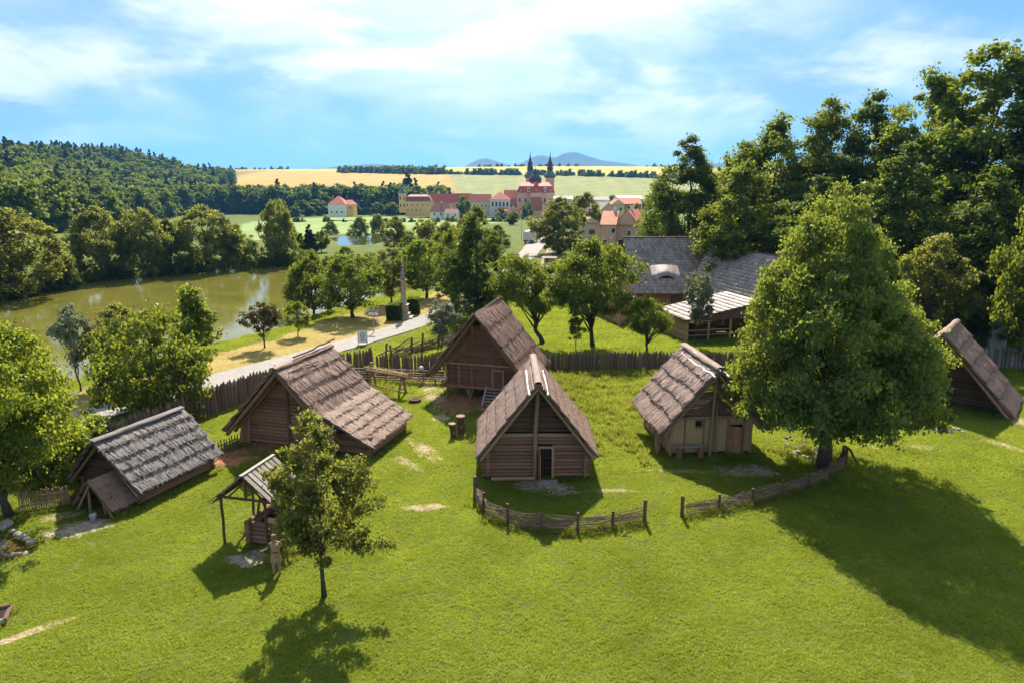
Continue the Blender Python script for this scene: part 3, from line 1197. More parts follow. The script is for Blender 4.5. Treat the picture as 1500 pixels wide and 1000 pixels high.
# ------------------------------------------------------------------ hut E: clay walled hut, stepped thatch
def hut_clay():
    x, y, th, w, zr, ze, L = 11.38, 36.39, -5.8, 3.07, 5.15, 1.54, 5.5
    t = hut_root('clay_hut', 'clay walled hut with wavy stepped thatch, log bench and open plank door', x, y, th)
    EXCLUDE.append(foot_poly(x, y, th, -2.5, 2.5, 0.2, 5.4))
    for s, k in ((-1, 3), (1, 4)):
        thatch(t, (s * w, -0.25, ze), (s * w, L + 0.1, ze), (s * 0.04, -0.35, zr), (s * 0.04, L, zr), 5, 0.15, 'thatch_warm', 0.05, 0.16, 40, 50 + k, 46, 0.25)
    ridge_cap(t, (0, -0.4, zr + 0.04), (0, L, zr + 0.04), 0.2, 'thatch_warm', 5)
    wy, hw = 0.45, 2.35
    ge = lambda z: (zr - z) / (zr - ze) * w
    # clay panels between posts
    px = [-hw, -1.55, -0.45, 0.45, 0.95]
    for a, b in zip(px[:-1], px[1:]):
        h0, h1 = 0.12, 2.12
        m = MB()
        if a == -1.55:                      # the panel with the little window
            wx0, wx1, wz0, wz1 = -0.95, -0.55, 1.62, 2.02
            for bx0, bx1, bz0, bz1 in ((a, wx0, h0, h1), (wx1, b, h0, h1), (wx0, wx1, h0, wz0), (wx0, wx1, wz1, h1)):
                m.box(((bx0 + bx1) / 2, wy, (bz0 + bz1) / 2), (bx1 - bx0, 0.16, bz1 - bz0))
        else:
            m.box(((a + b) / 2, wy, (h0 + h1) / 2), (b - a, 0.16, h1 - h0))
        m.build('clay_panel', M['clay'], t)
    fr = MB()
    for q in ((-0.97, 0.045), (-0.53, 0.045)):
        fr.box((q[0], wy - 0.06, 1.82), (q[1], 0.10, 0.48))
    fr.box((-0.75, wy - 0.06, 1.60), (0.48, 0.12, 0.05)).box((-0.75, wy - 0.06, 2.04), (0.48, 0.12, 0.05))
    fr.build('window_frame', M['pole'], t)
    MB().box((-0.75, wy + 0.1, 1.82), (0.44, 0.03, 0.44)).build('window_shade_panel', M['dark'], t)  # near-black panel, painted shade behind the window hole
    for pxx, r in ((-hw, 0.09), (-1.55, 0.05), (-0.45, 0.05), (0.95, 0.07), (1.95, 0.08), (hw, 0.09)):
        log(t, (pxx, wy - 0.09, 0), (pxx + random.uniform(-0.04, 0.04), wy - 0.09, 2.2), r, 'pole', 'post')
    for s in (-1, 1):
        m = MB()
        m.box((s * hw, (wy + 5.0) / 2, 0.85), (0.16, 5.0 - wy, 1.5))
        m.build('clay_panel', M['clay'], t)
        for q in range(5):
            log(t, (s * (hw + 0.09), wy + 0.2 + q * 1.1, 0), (s * (hw + 0.09), wy + 0.2 + q * 1.1, 1.6), 0.06, 'pole', 'post')
    MB().box((0, 5.0, 1.1), (2 * hw, 0.16, 2.1)).build('clay_panel', M['clay'], t)
    # beam, gable of horizontal rods, ridge posts
    log(t, (-2.5, wy - 0.14, 2.2), (2.5, wy - 0.14, 2.2), 0.08, 'pole', 'tie_beam')
    wattle(t, (-hw, wy), (hw, wy), 2.25, 4.2, 0.07, 0.032, 'rod', lambda z: (hw - ge(z) + 0.15, hw + ge(z) - 0.15), 0.02)
    log(t, (-0.12, wy - 0.34, 0), (0.06, wy - 0.2, 4.95), 0.095, 'pole', 'ridge_post')
    log(t, (0.27, wy - 0.26, 0), (0.2, wy - 0.2, 3.2), 0.045, 'palewood', 'leaning_pole')
    log(t, (-0.45, wy - 0.2, 4.15), (0.5, wy - 0.2, 4.15), 0.06, 'pole', 'collar_beam')
    rafter_pair(t, w - 0.15, zr - 0.12, ze, -0.12, 0.075)
    rafter_pair(t, w - 0.2, zr - 0.15, ze, 0.4, 0.06)
    # clay beside and over the door, door leaf swung open
    MB().box((2.16, wy, 1.1), (0.36, 0.16, 2.0)).build('clay_panel', M['clay'], t)
    MB().box((1.46, wy, 1.92), (0.94, 0.16, 0.4)).build('clay_panel', M['clay'], t)
    c, s = math.cos(R(-24)), math.sin(R(-24))
    for k in range(4):
        f = 0.09 + 0.185 * k
        MB().box((1.02 + f * c, wy - 0.12 + f * s, 0.86), (0.178, 0.045, 1.58), R(-24)).build('door_plank', M['doorwood'], t)
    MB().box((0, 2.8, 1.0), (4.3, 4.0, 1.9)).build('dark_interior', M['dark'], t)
    MB().box((1.0, wy - 0.06, 0.9), (0.08, 0.14, 1.75)).box((1.9, wy - 0.06, 0.9), (0.08, 0.14, 1.75)).box((1.45, wy - 0.06, 1.75), (0.98, 0.14, 0.08)).build('door_frame', M['pole'], t)
    # bench
    MB().box((-1.35, wy - 0.6, 0.72), (1.75, 0.34, 0.07)).build('bench_plank', M['greyboard'], t)
    for q in (-2.0, -0.75):
        log(t, (q, wy - 0.6, 0), (q + 0.03, wy - 0.6, 0.69), 0.17, 'log', 'bench_stump')
    # crooked birch poles on the ridge
    ax = Vector((w, 0, ze - zr)).normalized()
    for s, dd, r in ((-1, 0.62, 0.06), (1, 0.6, 0.06), (-1, 0.16, 0.035)):
        p = Vector((s * ax.x * dd, 0, zr + ax.z * dd + 0.20))
        pole(t, wobble(p + Vector((0, -0.6, -0.06)), p + Vector((0, L - 0.9, 0)), 9, 0.09, 61 + s + int(dd * 10)), r, 'birch', 'ridge_pole')
    # poles leaned against the left side
    for k in range(6):
        log(t, (-hw - 0.75 + k * 0.06, 0.4 + k * 0.25, 0.05), (-hw - 0.15, 1.4 + k * 0.4, 0.9 + 0.12 * k), 0.03, 'palewood', 'leaning_pole')
    return t


hut_clay()


# ------------------------------------------------------------------ hut C: raised granary with wattle walls and steps
def hut_granary():
    x, y, th, w, zr, ze, L = -2.49, 45.8, 15.0, 3.6, 6.5, 1.9, 6.0
    t = hut_root('granary', 'raised granary with woven walls, wooden steps and ragged long reed roof', x, y, th, cat='granary')
    EXCLUDE.append(foot_poly(x, y, th, -3.0, 3.0, 0.0, 5.6))
    for s, k in ((-1, 3), (1, 4)):
        thatch(t, (s * w, -0.1, ze), (s * w, L + 0.3, ze), (s * 0.02, -0.45, zr), (-s * 0.1, L + 0.1, zr + 0.15), 4, 0.13, 'thatch_brown', 0.16, 0.10, 85, 70 + k, 60, 0.62)
    wy, hw, fz = 0.75, 2.55, 0.98
    ge = lambda z: (zr - z) / (zr - ze) * w
    wattle(t, (-hw, wy), (hw, wy), fz + 0.1, 2.62, 0.062, 0.027, 'rod', lambda z: (0, 3.5) if z < 2.35 else (0, 2 * hw), 0.04, seed=1)
    wattle(t, (-hw, wy), (hw, wy), 2.75, 5.4, 0.062, 0.027, 'rod', lambda z: (hw - ge(z) + 0.14, hw + ge(z) - 0.14), 0.04, seed=2)
    wattle(t, (1.78, wy), (hw, wy), fz + 0.1, 2.62, 0.062, 0.027, 'rod', None, 0.04, seed=7)
    for s in (-1, 1):
        wattle(t, (s * hw, wy), (s * hw, 5.4), fz + 0.1, 2.5, 0.075, 0.03, 'rod', None, 0.04, seed=3 + s)
    wattle(t, (-hw, 5.4), (hw, 5.4), fz + 0.1, 5.3, 0.08, 0.034, 'rod', lambda z: (max(0, hw - ge(z) + 0.1), min(2 * hw, hw + ge(z) - 0.1)), 0.04, seed=6)
    log(t, (-2.8, wy - 0.1, 2.68), (2.8, wy - 0.1, 2.68), 0.075, 'pole', 'tie_beam')
    for q in (-1.5, -0.55, 0.9):
        log(t, (q, wy - 0.07, fz), (q, wy - 0.07, 2.65), 0.045, 'pole', 'stud')
    for q, z1 in ((-0.5, 5.5), (0.18, 5.6)):
        log(t, (q, wy - 0.02, 4.9), (q, wy - 0.02, z1), 0.07, 'pole', 'stud')
    # floor frame and posts
    for yy in (wy, 3.0, 5.4):
        log(t, (-2.95, yy - 0.05, fz), (2.95, yy - 0.05, fz), 0.10, 'log', 'floor_beam')
    for s in (-1, 1):
        log(t, (s * hw, wy - 0.6, fz + 0.16), (s * hw, 5.9, fz + 0.16), 0.10, 'log', 'floor_beam')
    for k in range(10):
        MB().box((0, wy + 0.3 + 0.48 * k, fz + 0.12), (5.0, 0.46, 0.05)).build('floor_plank', M['darkwood'], t)
    for q in (-2.45, -0.75, 1.1, 2.45):
        for yy in (wy, 3.0, 5.3):
            log(t, (q, yy, -0.05), (q + random.uniform(-0.05, 0.05), yy, fz), 0.10, 'log', 'post')
    log(t, (-0.75, wy, 0.1), (-0.45, wy, fz), 0.045, 'pole', 'brace')
    log(t, (-0.75, wy, 0.1), (-1.05, wy, fz), 0.045, 'pole', 'brace')
    MB().box((0, 3.05, 1.75), (4.9, 4.3, 1.3)).add([(-2.3, 1.0, 2.4), (2.3, 1.0, 2.4), (0, 1.0, 5.2)], [(0, 1, 2)]).build('dark_interior', M['dark'], t)  # near-black box added behind the rods as painted shade
    # little platform at the left corner
    MB().box((-2.85, wy - 0.35, fz + 0.62), (0.9, 0.5, 0.06)).build('shelf_board', M['birch'], t)
    for q in (-3.2, -2.5):
        log(t, (q, wy - 0.4, fz), (q, wy - 0.4, fz + 0.6), 0.06, 'log', 'post')
    rafter_pair(t, w - 0.12, zr - 0.1, ze, 0.02, 0.075)
    rafter_pair(t, w - 0.2, zr - 0.15, ze, 0.55, 0.065)
    # door and steps
    fr = MB()
    fr.box((1.02, wy - 0.1, 1.68), (0.09, 0.12, 1.3)).box((1.76, wy - 0.1, 1.68), (0.09, 0.12, 1.3)).box((1.39, wy - 0.1, 2.36), (0.9, 0.12, 0.08))
    fr.build('door_frame', M['pole'], t)
    for k in range(4):
        MB().box((1.15 + 0.165 * k, wy - 0.05, 1.68), (0.16, 0.05, 1.28)).build('door_plank', M['darkwood'], t)
    sx0, sx1 = 0.55, 1.75
    for q in (sx0, sx1):
        MB().beam((q, wy - 1.25, 0.05), (q, wy - 0.1, 1.12), 0.10, 0.24).build('stair_stringer', M['greyboard'], t)
    for k in range(6):
        f = (k + 0.5) / 6
        MB().box(((sx0 + sx1) / 2, wy - 1.25 + 1.15 * f, 0.06 + 1.05 * f), (sx1 - sx0 - 0.02, 0.24, 0.05)).build('stair_tread', M['greyboard'], t)
    return t


hut_granary()


# ------------------------------------------------------------------ hut B: big log house with stepped thatch and low side roof
def hut_long():
    x, y, th, w, zr, ze, L = -13.2, 36.9, 17.0, 3.9, 4.98, 1.0, 5.7
    t = hut_root('log_house', 'long log house with stepped dark thatch and a lower side roof by the palisade', x, y, th, cat='house')
    EXCLUDE.append(foot_poly(x, y, th, -3.0, 5.4, 0.6, 5.5))
    zl = 0.92
    thatch(t, (-w, -0.1, zl), (-w, L + 0.2, zl), (-0.04, -0.25, zr), (-0.04, L, zr), 6, 0.14, 'thatch_brown', 0.06, 0.07, 40, 80, 46, 0.3)
    thatch(t, (3.3, -0.15, 1.6), (3.3, L + 0.2, 1.6), (0.04, -0.25, zr), (0.04, L, zr), 5, 0.15, 'thatch_brown', 0.06, 0.08, 60, 84, 52, 0.32)
    thatch(t, (5.45, 0.35, 0.78), (5.4, L + 0.2, 0.78), (2.6, 0.0, 2.5), (2.6, L + 0.1, 2.5), 5, 0.10, 'thatch_brown', 0.07, 0.06, 60, 88, 46, 0.32)
    ridge_cap(t, (0, -0.3, zr + 0.02), (0, L, zr + 0.02), 0.17, 'thatch_brown', 6)
    wy, hw = 0.95, 2.95
    gl = lambda z: (zr - z) / (zr - ze) * w
    log_wall(t, (-hw, wy), (hw, wy), 0.05, 4.7, 0.115, 'log', 0.12, top=lambda z: (max(-0.25, hw - gl(z) + 0.15), min(2 * hw + 0.2, hw + gl(z) - 0.12)))
    for s in (-1, 1):
        log_wall(t, (s * hw, wy), (s * hw, 5.4), 0.15, 1.7, 0.115, 'log', 0.25)
    log_wall(t, (-hw, 5.4), (hw, 5.4), 0.05, 4.7, 0.13, 'log', 0.12, top=lambda z: (max(-0.25, hw - gl(z) + 0.15), min(2 * hw + 0.2, hw + gl(z) - 0.12)))
    # low side room
    log_wall(t, (hw, 1.0), (5.1, 1.0), 0.05, 1.15, 0.10, 'log', 0.16)
    log_wall(t, (5.1, 1.0), (5.1, 5.4), 0.05, 0.95, 0.10, 'log', 0.2)
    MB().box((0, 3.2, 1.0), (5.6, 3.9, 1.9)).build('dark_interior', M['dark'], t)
    log(t, (-0.02, wy - 0.16, 0), (0.02, wy - 0.15, 4.85), 0.085, 'darkwood', 'ridge_post')
    rafter_pair(t, w - 0.2, zr - 0.12, ze - 0.1, -0.05, 0.12, 'log')
    rafter_pair(t, w - 0.3, zr - 0.2, ze - 0.1, 0.5, 0.09, 'log')
    for k in range(5):
        log(t, (-3.35 + 0.13 * k, wy - 0.35 + 0.03 * k, 0), (-3.2 + 0.10 * k, wy - 0.15, 1.55 + 0.1 * (k % 3)), 0.075, 'pole', 'leaning_slab')
    log(t, (-4.3, wy - 0.1, 0.95), (-2.2, wy - 0.1, 1.05), 0.11, 'log', 'purlin')
    log(t, (3.2, wy - 0.6, 0), (3.0, wy - 0.2, 1.9), 0.06, 'pole', 'prop')
    # ridge pole and the weights
    pole(t, wobble((0.05, 1.6, zr + 0.28), (-0.05, L + 0.5, zr + 0.36), 8, 0.05, 5), 0.06, 'darkwood', 'ridge_pole')
    pole(t, wobble((0.5, 0.4, zr - 0.30), (0.62, 3.2, zr - 0.26), 8, 0.05, 6), 0.035, 'darkwood', 'ridge_pole')
    return t


hut_long()


# ------------------------------------------------------------------ hut A: low sunken hut with entrance tunnel
def hut_low():
    x, y, th, w, zr, ze, L = -19.82, 30.72, 21.0, 2.35, 3.12, 0.80, 5.1
    t = hut_root('sunken_hut', 'low sunken hut with grey stepped thatch and a small thatched entrance', x, y, th)
    EXCLUDE.append(foot_poly(x, y, th, -2.2, 2.3, 0.0, 5.0))
    EXCLUDE.append(foot_poly(x, y, th, -0.7, 2.1, -1.3, 0.4))
    for s, k in ((-1, 3), (1, 4)):
        thatch(t, (s * w, -0.05, ze), (s * w, L + 0.1, ze), (s * 0.03, -0.3, zr), (s * 0.03, L, zr), 5, 0.13, 'thatch_grey', 0.05, 0.05, 60, 90 + k, 46, 0.26)
    ridge_cap(t, (0, -0.34, zr + 0.03), (0, L, zr + 0.03), 0.17, 'thatch_grey', 7)
    wy, hw = 0.5, 1.85
    ge = lambda z: (zr - z) / (zr - ze) * w
    log_wall(t, (-hw, wy), (hw, wy), 0.05, 2.9, 0.09, 'darkwood', 0.1, top=lambda z: (max(-0.1, hw - ge(z) + 0.12), min(2 * hw + 0.1, hw + ge(z) - 0.12)))
    for s in (-1, 1):
        log_wall(t, (s * hw, wy), (s * hw, 4.9), 0.05, 0.95, 0.09, 'log', 0.2)
    log_wall(t, (-hw, 4.9), (hw, 4.9), 0.05, 2.9, 0.10, 'darkwood', 0.1, top=lambda z: (max(-0.1, hw - ge(z) + 0.12), min(2 * hw + 0.1, hw + ge(z) - 0.12)))
    rafter_pair(t, w - 0.1, zr - 0.1, ze, 0.0, 0.08)
    pole(t, wobble((0.5, -0.4, zr - 0.33), (0.5, L + 0.15, zr - 0.33), 8, 0.02, 8), 0.05, 'darkwood', 'ridge_pole')
    # entrance tunnel
    cx, ew, ezr, eze, y0, y1 = 0.75, 1.25, 1.72, 0.25, -1.25, 0.55
    thatch(t, (cx + ew, y0, eze + 0.12), (cx + ew, y1, eze + 0.12), (cx + 0.03, y0 - 0.1, ezr), (cx + 0.03, y1, ezr), 3, 0.09, 'thatch_brown', 0.06, 0.04, 90, 95, 24, 0.3)
    thatch(t, (cx - ew, y0, eze), (cx - ew, y1, eze), (cx - 0.03, y0 - 0.1, ezr), (cx - 0.03, y1, ezr), 3, 0.09, 'thatch_brown', 0.06, 0.04, 90, 97, 24, 0.3)
    for s in (-1, 1):
        log(t, (cx + s * (ew - 0.1), y0 + 0.1, 0), (cx - s * 0.08, y0 + 0.1, ezr - 0.02), 0.06, 'pole', 'rafter')
        log(t, (cx + s * 0.5, y0 + 0.25, 0), (cx + s * 0.42, y0 + 0.25, 1.15), 0.06, 'pole', 'door_post')
    m = MB()
    m.add([(cx - 1.1, 0.3, 0), (cx + 1.1, 0.3, 0), (cx, 0.3, 1.6)], [(0, 1, 2)])
    m.build('dark_interior', M['dark'], t)  # near-black sheet, painted shade inside the entrance
    return t


hut_low()


# ------------------------------------------------------------------ hut F: thatched tent-like hut behind the linden
def hut_right():
    x, y, th, w, zr, ze, L = 29.3, 45.2, 40.0, 4.4, 5.2, 0.22, 5.6
    t = hut_root('tent_roofed_hut', 'thatched hut whose roof reaches the ground, half hidden behind the big linden', x, y, th)
    EXCLUDE.append(foot_poly(x, y, th, -4.2, 4.2, 0.0, 6.0))
    for s, k in ((-1, 3), (1, 4)):
        thatch(t, (s * w, 0, ze), (s * w, L, ze), (s * 0.03, -0.5, zr), (s * 0.03, L, zr), 5, 0.12, 'thatch_brown', 0.08, 0.08, 60, 110 + k, 44, 0.4)
    ridge_cap(t, (0, -0.55, zr + 0.03), (0, L, zr + 0.03), 0.18, 'thatch_brown', 8)
    ge = lambda z: (zr - z) / (zr - ze) * w
    log_wall(t, (-4, 2.0), (4, 2.0), 0.05, 4.7, 0.12, 'darkwood', 0.0, top=lambda z: (4 - ge(z) + 0.25, 4 + ge(z) - 0.25))
    for yy, r in ((-0.12, 0.10), (0.25, 0.08), (1.0, 0.08)):
        rafter_pair(t, w - 0.15, zr - 0.14, ze, yy, r, 'log')
    for s in (-1, 1):
        for k in range(5):
            f = 0.15 + 0.16 * k
            log(t, (s * w * (1 - f) * 0.96, -0.2, ze + (zr - ze) * f - 0.05), (s * w * (1 - f) * 0.96, 2.2, ze + (zr - ze) * f - 0.12), 0.05, 'pole', 'purlin')
    return t


hut_right()


# ------------------------------------------------------------------ the roofed draw well
def well():
    x, y, th = -11.15, 26.2, 14.0
    t = thing('draw_well', 'roofed draw well of stacked logs beside the young tree', 'well', (x, y, 0), -R(th))
    w, zr, ze, y0, y1 = 1.7, 3.3, 1.9, -0.05, 2.3
    for s in (-1, 1):
        n = 8
        MB().beam((0.02 * s, (y0 + y1) / 2, zr - 0.02), (s * (w - 0.05), (y0 + y1) / 2, ze - 0.02), y1 - y0 - 0.1, 0.02).build('gap_shade_layer', M['darkwood'], t)  # dark layer added so the gaps between boards look shaded
        for k in range(n):                 # boards run down the slope
            yy = y0 + (y1 - y0) * (k + 0.5) / n
            a, b = Vector((0.02 * s, yy, zr + 0.02 + 0.01 * (k % 2))), Vector((s * (w + random.uniform(0.0, 0.1)), yy, ze + 0.02 + 0.01 * (k % 2)))
            MB().beam(a, b, (y1 - y0) / n * 0.74, 0.03, (0, 0, 1)).build('roof_board', M['greyboard'], t)
        for f in (0.15, 0.55, 0.9):
            log(t, (s * w * f, y0 + 0.1, zr + (ze - zr) * f - 0.07), (s * w * f, y1 - 0.1, zr + (ze - zr) * f - 0.07), 0.045, 'darkwood', 'purlin')
    MB().beam((0, y0 - 0.03, zr + 0.05), (0, y1 + 0.03, zr + 0.05), 0.16, 0.03).build('ridge_board', M['greyboard'], t)
    for q, yy, h in ((-1.25, 0.15, 2.32), (-1.25, 2.25, 2.32), (0.75, 0.3, 2.7), (0.75, 2.2, 2.7)):
        pole(t, wobble((q, yy, -0.05), (q + 0.03, yy, h), 5, 0.03, int(q * 7 + yy * 9) + 40), 0.06, 'darkwood', 'post')
    for yy in (0.15, 2.25):
        log(t, (-1.4, yy, 2.2), (1.4, yy, 2.2), 0.06, 'darkwood', 'tie_beam')
        log(t, (0, yy, 2.2), (0, yy, 3.3), 0.055, 'darkwood', 'king_post')
        log(t, (-0.85, yy, 2.22), (-0.05, yy, 2.95), 0.04, 'darkwood', 'brace')
        log(t, (0.85, yy, 2.22), (0.05, yy, 2.95), 0.04, 'darkwood', 'brace')
    # log crib
    cx, cy_, a = 0.55, 1.2, 0.72
    for k in range(5):
        z = 0.14 + 0.2 * k
        for s in (-1, 1):
            log(t, (cx - a - 0.22, cy_ + s * a, z), (cx + a + 0.22, cy_ + s * a, z), 0.11, 'log', 'crib_log')
            log(t, (cx + s * a, cy_ - a - 0.22, z + 0.10), (cx + s * a, cy_ + a + 0.22, z + 0.10), 0.11, 'log', 'crib_log')
    MB().box((cx, cy_, 0.35), (1.3, 1.3, 0.7)).build('shaft_shade_block', M['dark'], t)  # near-black block, paints the shade down the well
    # windlass
    log(t, (cx - 0.6, cy_, 1.75), (cx + 0.75, cy_, 1.75), 0.09, 'log', 'windlass')
    for s in (-1, 1):
        log(t, (cx + s * 0.62, cy_ - 0.35, 1.05), (cx + s * 0.62, cy_, 1.85), 0.05, 'darkwood', 'windlass_prop')
        log(t, (cx + s * 0.62, cy_ + 0.35, 1.05), (cx + s * 0.62, cy_, 1.85), 0.05, 'darkwood', 'windlass_prop')
    EXCLUDE.append(foot_poly(x, y, th, -0.5, 1.6, 0.2, 2.2))
    return t


well()


def carved_figure():
    """carved wooden figure leaning on the well: one continuous body"""
    x, y = flat(406, 841)
    t = thing('carved_figure', 'carved wooden figure in a tunic reaching towards the well', 'statue', (x, y, 0), R(18))
    vs = [((0, 0, 0.82), 0.13), ((0, 0.03, 1.05), 0.135), ((-0.01, 0.06, 1.28), 0.15), ((-0.01, 0.08, 1.42), 0.07), ((-0.02, 0.10, 1.53), 0.085), ((-0.02, 0.10, 1.63), 0.075),
          ((0.09, 0, 0.78), 0.10), ((0.10, 0.03, 0.45), 0.075), ((0.11, -0.02, 0.08), 0.05), ((0.12, 0.10, 0.035), 0.04),
          ((-0.09, 0, 0.78), 0.10), ((-0.10, 0.04, 0.45), 0.075), ((-0.11, 0.0, 0.08), 0.05), ((-0.12, 0.12, 0.035), 0.04),
          ((0.18, 0.07, 1.33), 0.065), ((0.24, 0.16, 1.10), 0.05), ((0.12, 0.34, 0.98), 0.04),
          ((-0.18, 0.07, 1.33), 0.065), ((-0.30, 0.14, 1.10), 0.05), ((-0.46, 0.26, 0.98), 0.042)]
    ed = [(0, 1), (1, 2), (2, 3), (3, 4), (4, 5), (0, 6), (6, 7), (7, 8), (8, 9), (0, 10), (10, 11), (11, 12), (12, 13), (2, 14), (14, 15), (15, 16), (2, 17), (17, 18), (18, 19)]
    # fingers: short chains from each hand
    for base, d in ((16, Vector((-0.1, 1, -0.1))), (19, Vector((-0.8, 0.6, -0.1)))):
        side = d.cross(Vector((0, 0, 1))).normalized()
        for k, ln in enumerate((0.07, 0.10, 0.11, 0.10, 0.075)):
            p = Vector(vs[base][0]) + side * (k - 2) * 0.022 + d.normalized() * (0.02 if k == 0 else 0.04)
            i = len(vs)
            vs.append((tuple(p), 0.012))
            vs.append((tuple(p + d.normalized() * ln * 0.6 + Vector((0, 0, -0.01))), 0.010))
            vs.append((tuple(p + d.normalized() * ln + Vector((0, 0, -0.035))), 0.008))
            ed += [(base, i), (i, i + 1), (i + 1, i + 2)]
    me = bpy.data.meshes.new('body')
    me.from_pydata([v for v, r in vs], ed, [])
    o = obj('body', me, M['carved'], t)
    sk = o.modifiers.new('skin', 'SKIN')
    for i, (v, r) in enumerate(vs):
        me.skin_vertices[0].data[i].radius = (r, r)
        me.skin_vertices[0].data[i].use_root = (i == 0)
    o.modifiers.new('sub', 'SUBSURF').levels = 1
    o.modifiers['sub'].render_levels = 2
    # tunic skirt, belt and cap of hair
    m = MB().lathe([(0.145, 1.36), (0.165, 1.2), (0.150, 1.0), (0.185, 0.8), (0.225, 0.58), (0.215, 0.565), (0.14, 0.8)], 14, (0, 0.04, 0))
    m.build('tunic', M['carved'], t, smooth=True)
    MB().lathe([(0.158, 0.985), (0.166, 1.0), (0.166, 1.03), (0.158, 1.045)], 14, (0, 0.04, 0)).build('belt', M['darkwood'], t)
    MB().lathe([(0.06, 1.52), (0.10, 1.55), (0.105, 1.62), (0.08, 1.69), (0.02, 1.71)], 12, (-0.02, 0.085, 0)).build('hair', M['pole'], t, smooth=True)
    f = MB()
    f.box((-0.02, 0.195, 1.555), (0.022, 0.04, 0.045))
    f.build('nose', M['carved'], t)
    for s in (-1, 1):
        MB().box((-0.02 + s * 0.035, 0.182, 1.585), (0.022, 0.012, 0.010)).build('eye', M['darkwood'], t)
        MB().box((-0.02 + s * 0.092, 0.10, 1.56), (0.02, 0.035, 0.055)).build('ear', M['carved'], t)
    MB().box((-0.02, 0.185, 1.51), (0.05, 0.012, 0.010)).build('mouth', M['darkwood'], t)
    return t


carved_figure()
# ------------------------------------------------------------------ shingled barn behind the palisade
def shingles(parent, e0, e1, r0, r1, rows, w, mat, seed=0, name='shingles'):
    """courses of split shingles, every one its own sliver with depth"""
    rng = np.random.default_rng(seed)
    e0, e1, r0, r1 = (np.array(p, float) for p in (e0, e1, r0, r1))
    nrm = np.cross(e1 - e0, r0 - e0)
    nrm /= np.linalg.norm(nrm)
    if nrm[2] < 0:
        nrm = -nrm
    V, Fq, rn = [], [], []

    def P(u, s):
        return (e0 + (e1 - e0) * u) * (1 - s) + (r0 + (r1 - r0) * u) * s
    for c in range(rows):
        s0, s1 = c / rows, min(1.0, (c + 1.25) / rows)
        L = np.linalg.norm(P(1, s0) - P(0, s0))
        n = max(1, int(L / w))
        for i in range(n):
            u0, u1 = i / n, (i + 0.96) / n
            j = rng.uniform(-0.05, 0.05) / rows
            h = 0.05 + rng.uniform(-0.012, 0.02)
            q = [P(u0, s0 + j) + nrm * h, P(u1, s0 + j) + nrm * (h + rng.uniform(-0.01, 0.01)), P(u1, s1) + nrm * 0.012, P(u0, s1) + nrm * 0.012,
                 P(u0, s0 + j) - nrm * 0.01, P(u1, s0 + j) - nrm * 0.01]
            b = len(V)
            V += q
            rn += [rng.random()] * 6
            Fq += [(b, b + 1, b + 2, b + 3), (b + 4, b + 5, b + 1, b), (b + 5, b + 2, b + 1, b + 1)][:2]
    me = np_mesh(name, V, Fq, attrs={'rnd': ('FLOAT', rn)})
    o = obj(name, me, M[mat], parent)
    o['kind'] = 'stuff'
    # boarding under the shingles
    b = MB()
    q = [e0 - nrm * 0.02, e1 - nrm * 0.02, r1 - nrm * 0.02, r0 - nrm * 0.02, e0 - nrm * 0.12, e1 - nrm * 0.12, r1 - nrm * 0.12, r0 - nrm * 0.12]
    b.add([tuple(v) for v in q], [(0, 1, 2, 3), (7, 6, 5, 4), (0, 4, 5, 1), (1, 5, 6, 2), (2, 6, 7, 3), (3, 7, 4, 0)])
    b.build('roof_boarding', M['darkwood'], parent)
    return nrm


def m_shingle(name, c, c2):
    t = NT(name)
    a = t.n('ShaderNodeAttribute', attribute_name='rnd').outputs['Fac']
    co = t.coord()
    n1 = t.noise(co, 2.5, 5, 0.6, (1, 1, 1))
    n2 = t.noise(co, 14, 3, 0.6, (3, 1, 1))
    col = t.ramp(t.mth('ADD', t.mth('MULTIPLY', a, 0.7), t.mth('MULTIPLY', n1, 0.35)), [(0.1, hsh(c, 0.6)), (0.5, c), (0.95, c2)])
    col = t.mix(0.5, col, t.ramp(n2, [(0.3, (0.6,) * 3), (0.65, (1.1,) * 3)]), 'MULTIPLY')
    return t.principled(col, 0.6, n2, 0.01, 0.5, spec=0.35)


M['shingle'] = m_shingle('weathered_shingle', (0.31, 0.24, 0.215), (0.44, 0.35, 0.31))
M['plank'] = m_wood('barn_plank', (0.42, 0.225, 0.105), (1, 8, 8), 1.2, 0.35)


def plank_wall(parent, a, b, z0, z1, n, mat='plank', th=0.06):
    a, b = Vector((*a, 0)), Vector((*b, 0))
    d = (b - a)
    L = d.length
    rz = math.atan2(d.y, d.x)
    h = (z1 - z0) / n
    me = MB().box((0, 0, 0), (1, 1, 1)).mesh('plank')
    for k in range(n):
        c = (a + b) / 2 + Vector((0, 0, z0 + h * (k + 0.5)))
        off = Vector((d.y, -d.x, 0)).normalized() * random.uniform(-0.008, 0.012)
        obj('plank', me, M[mat], parent, c + off, (0, 0, rz), (L, th, h * 0.95))


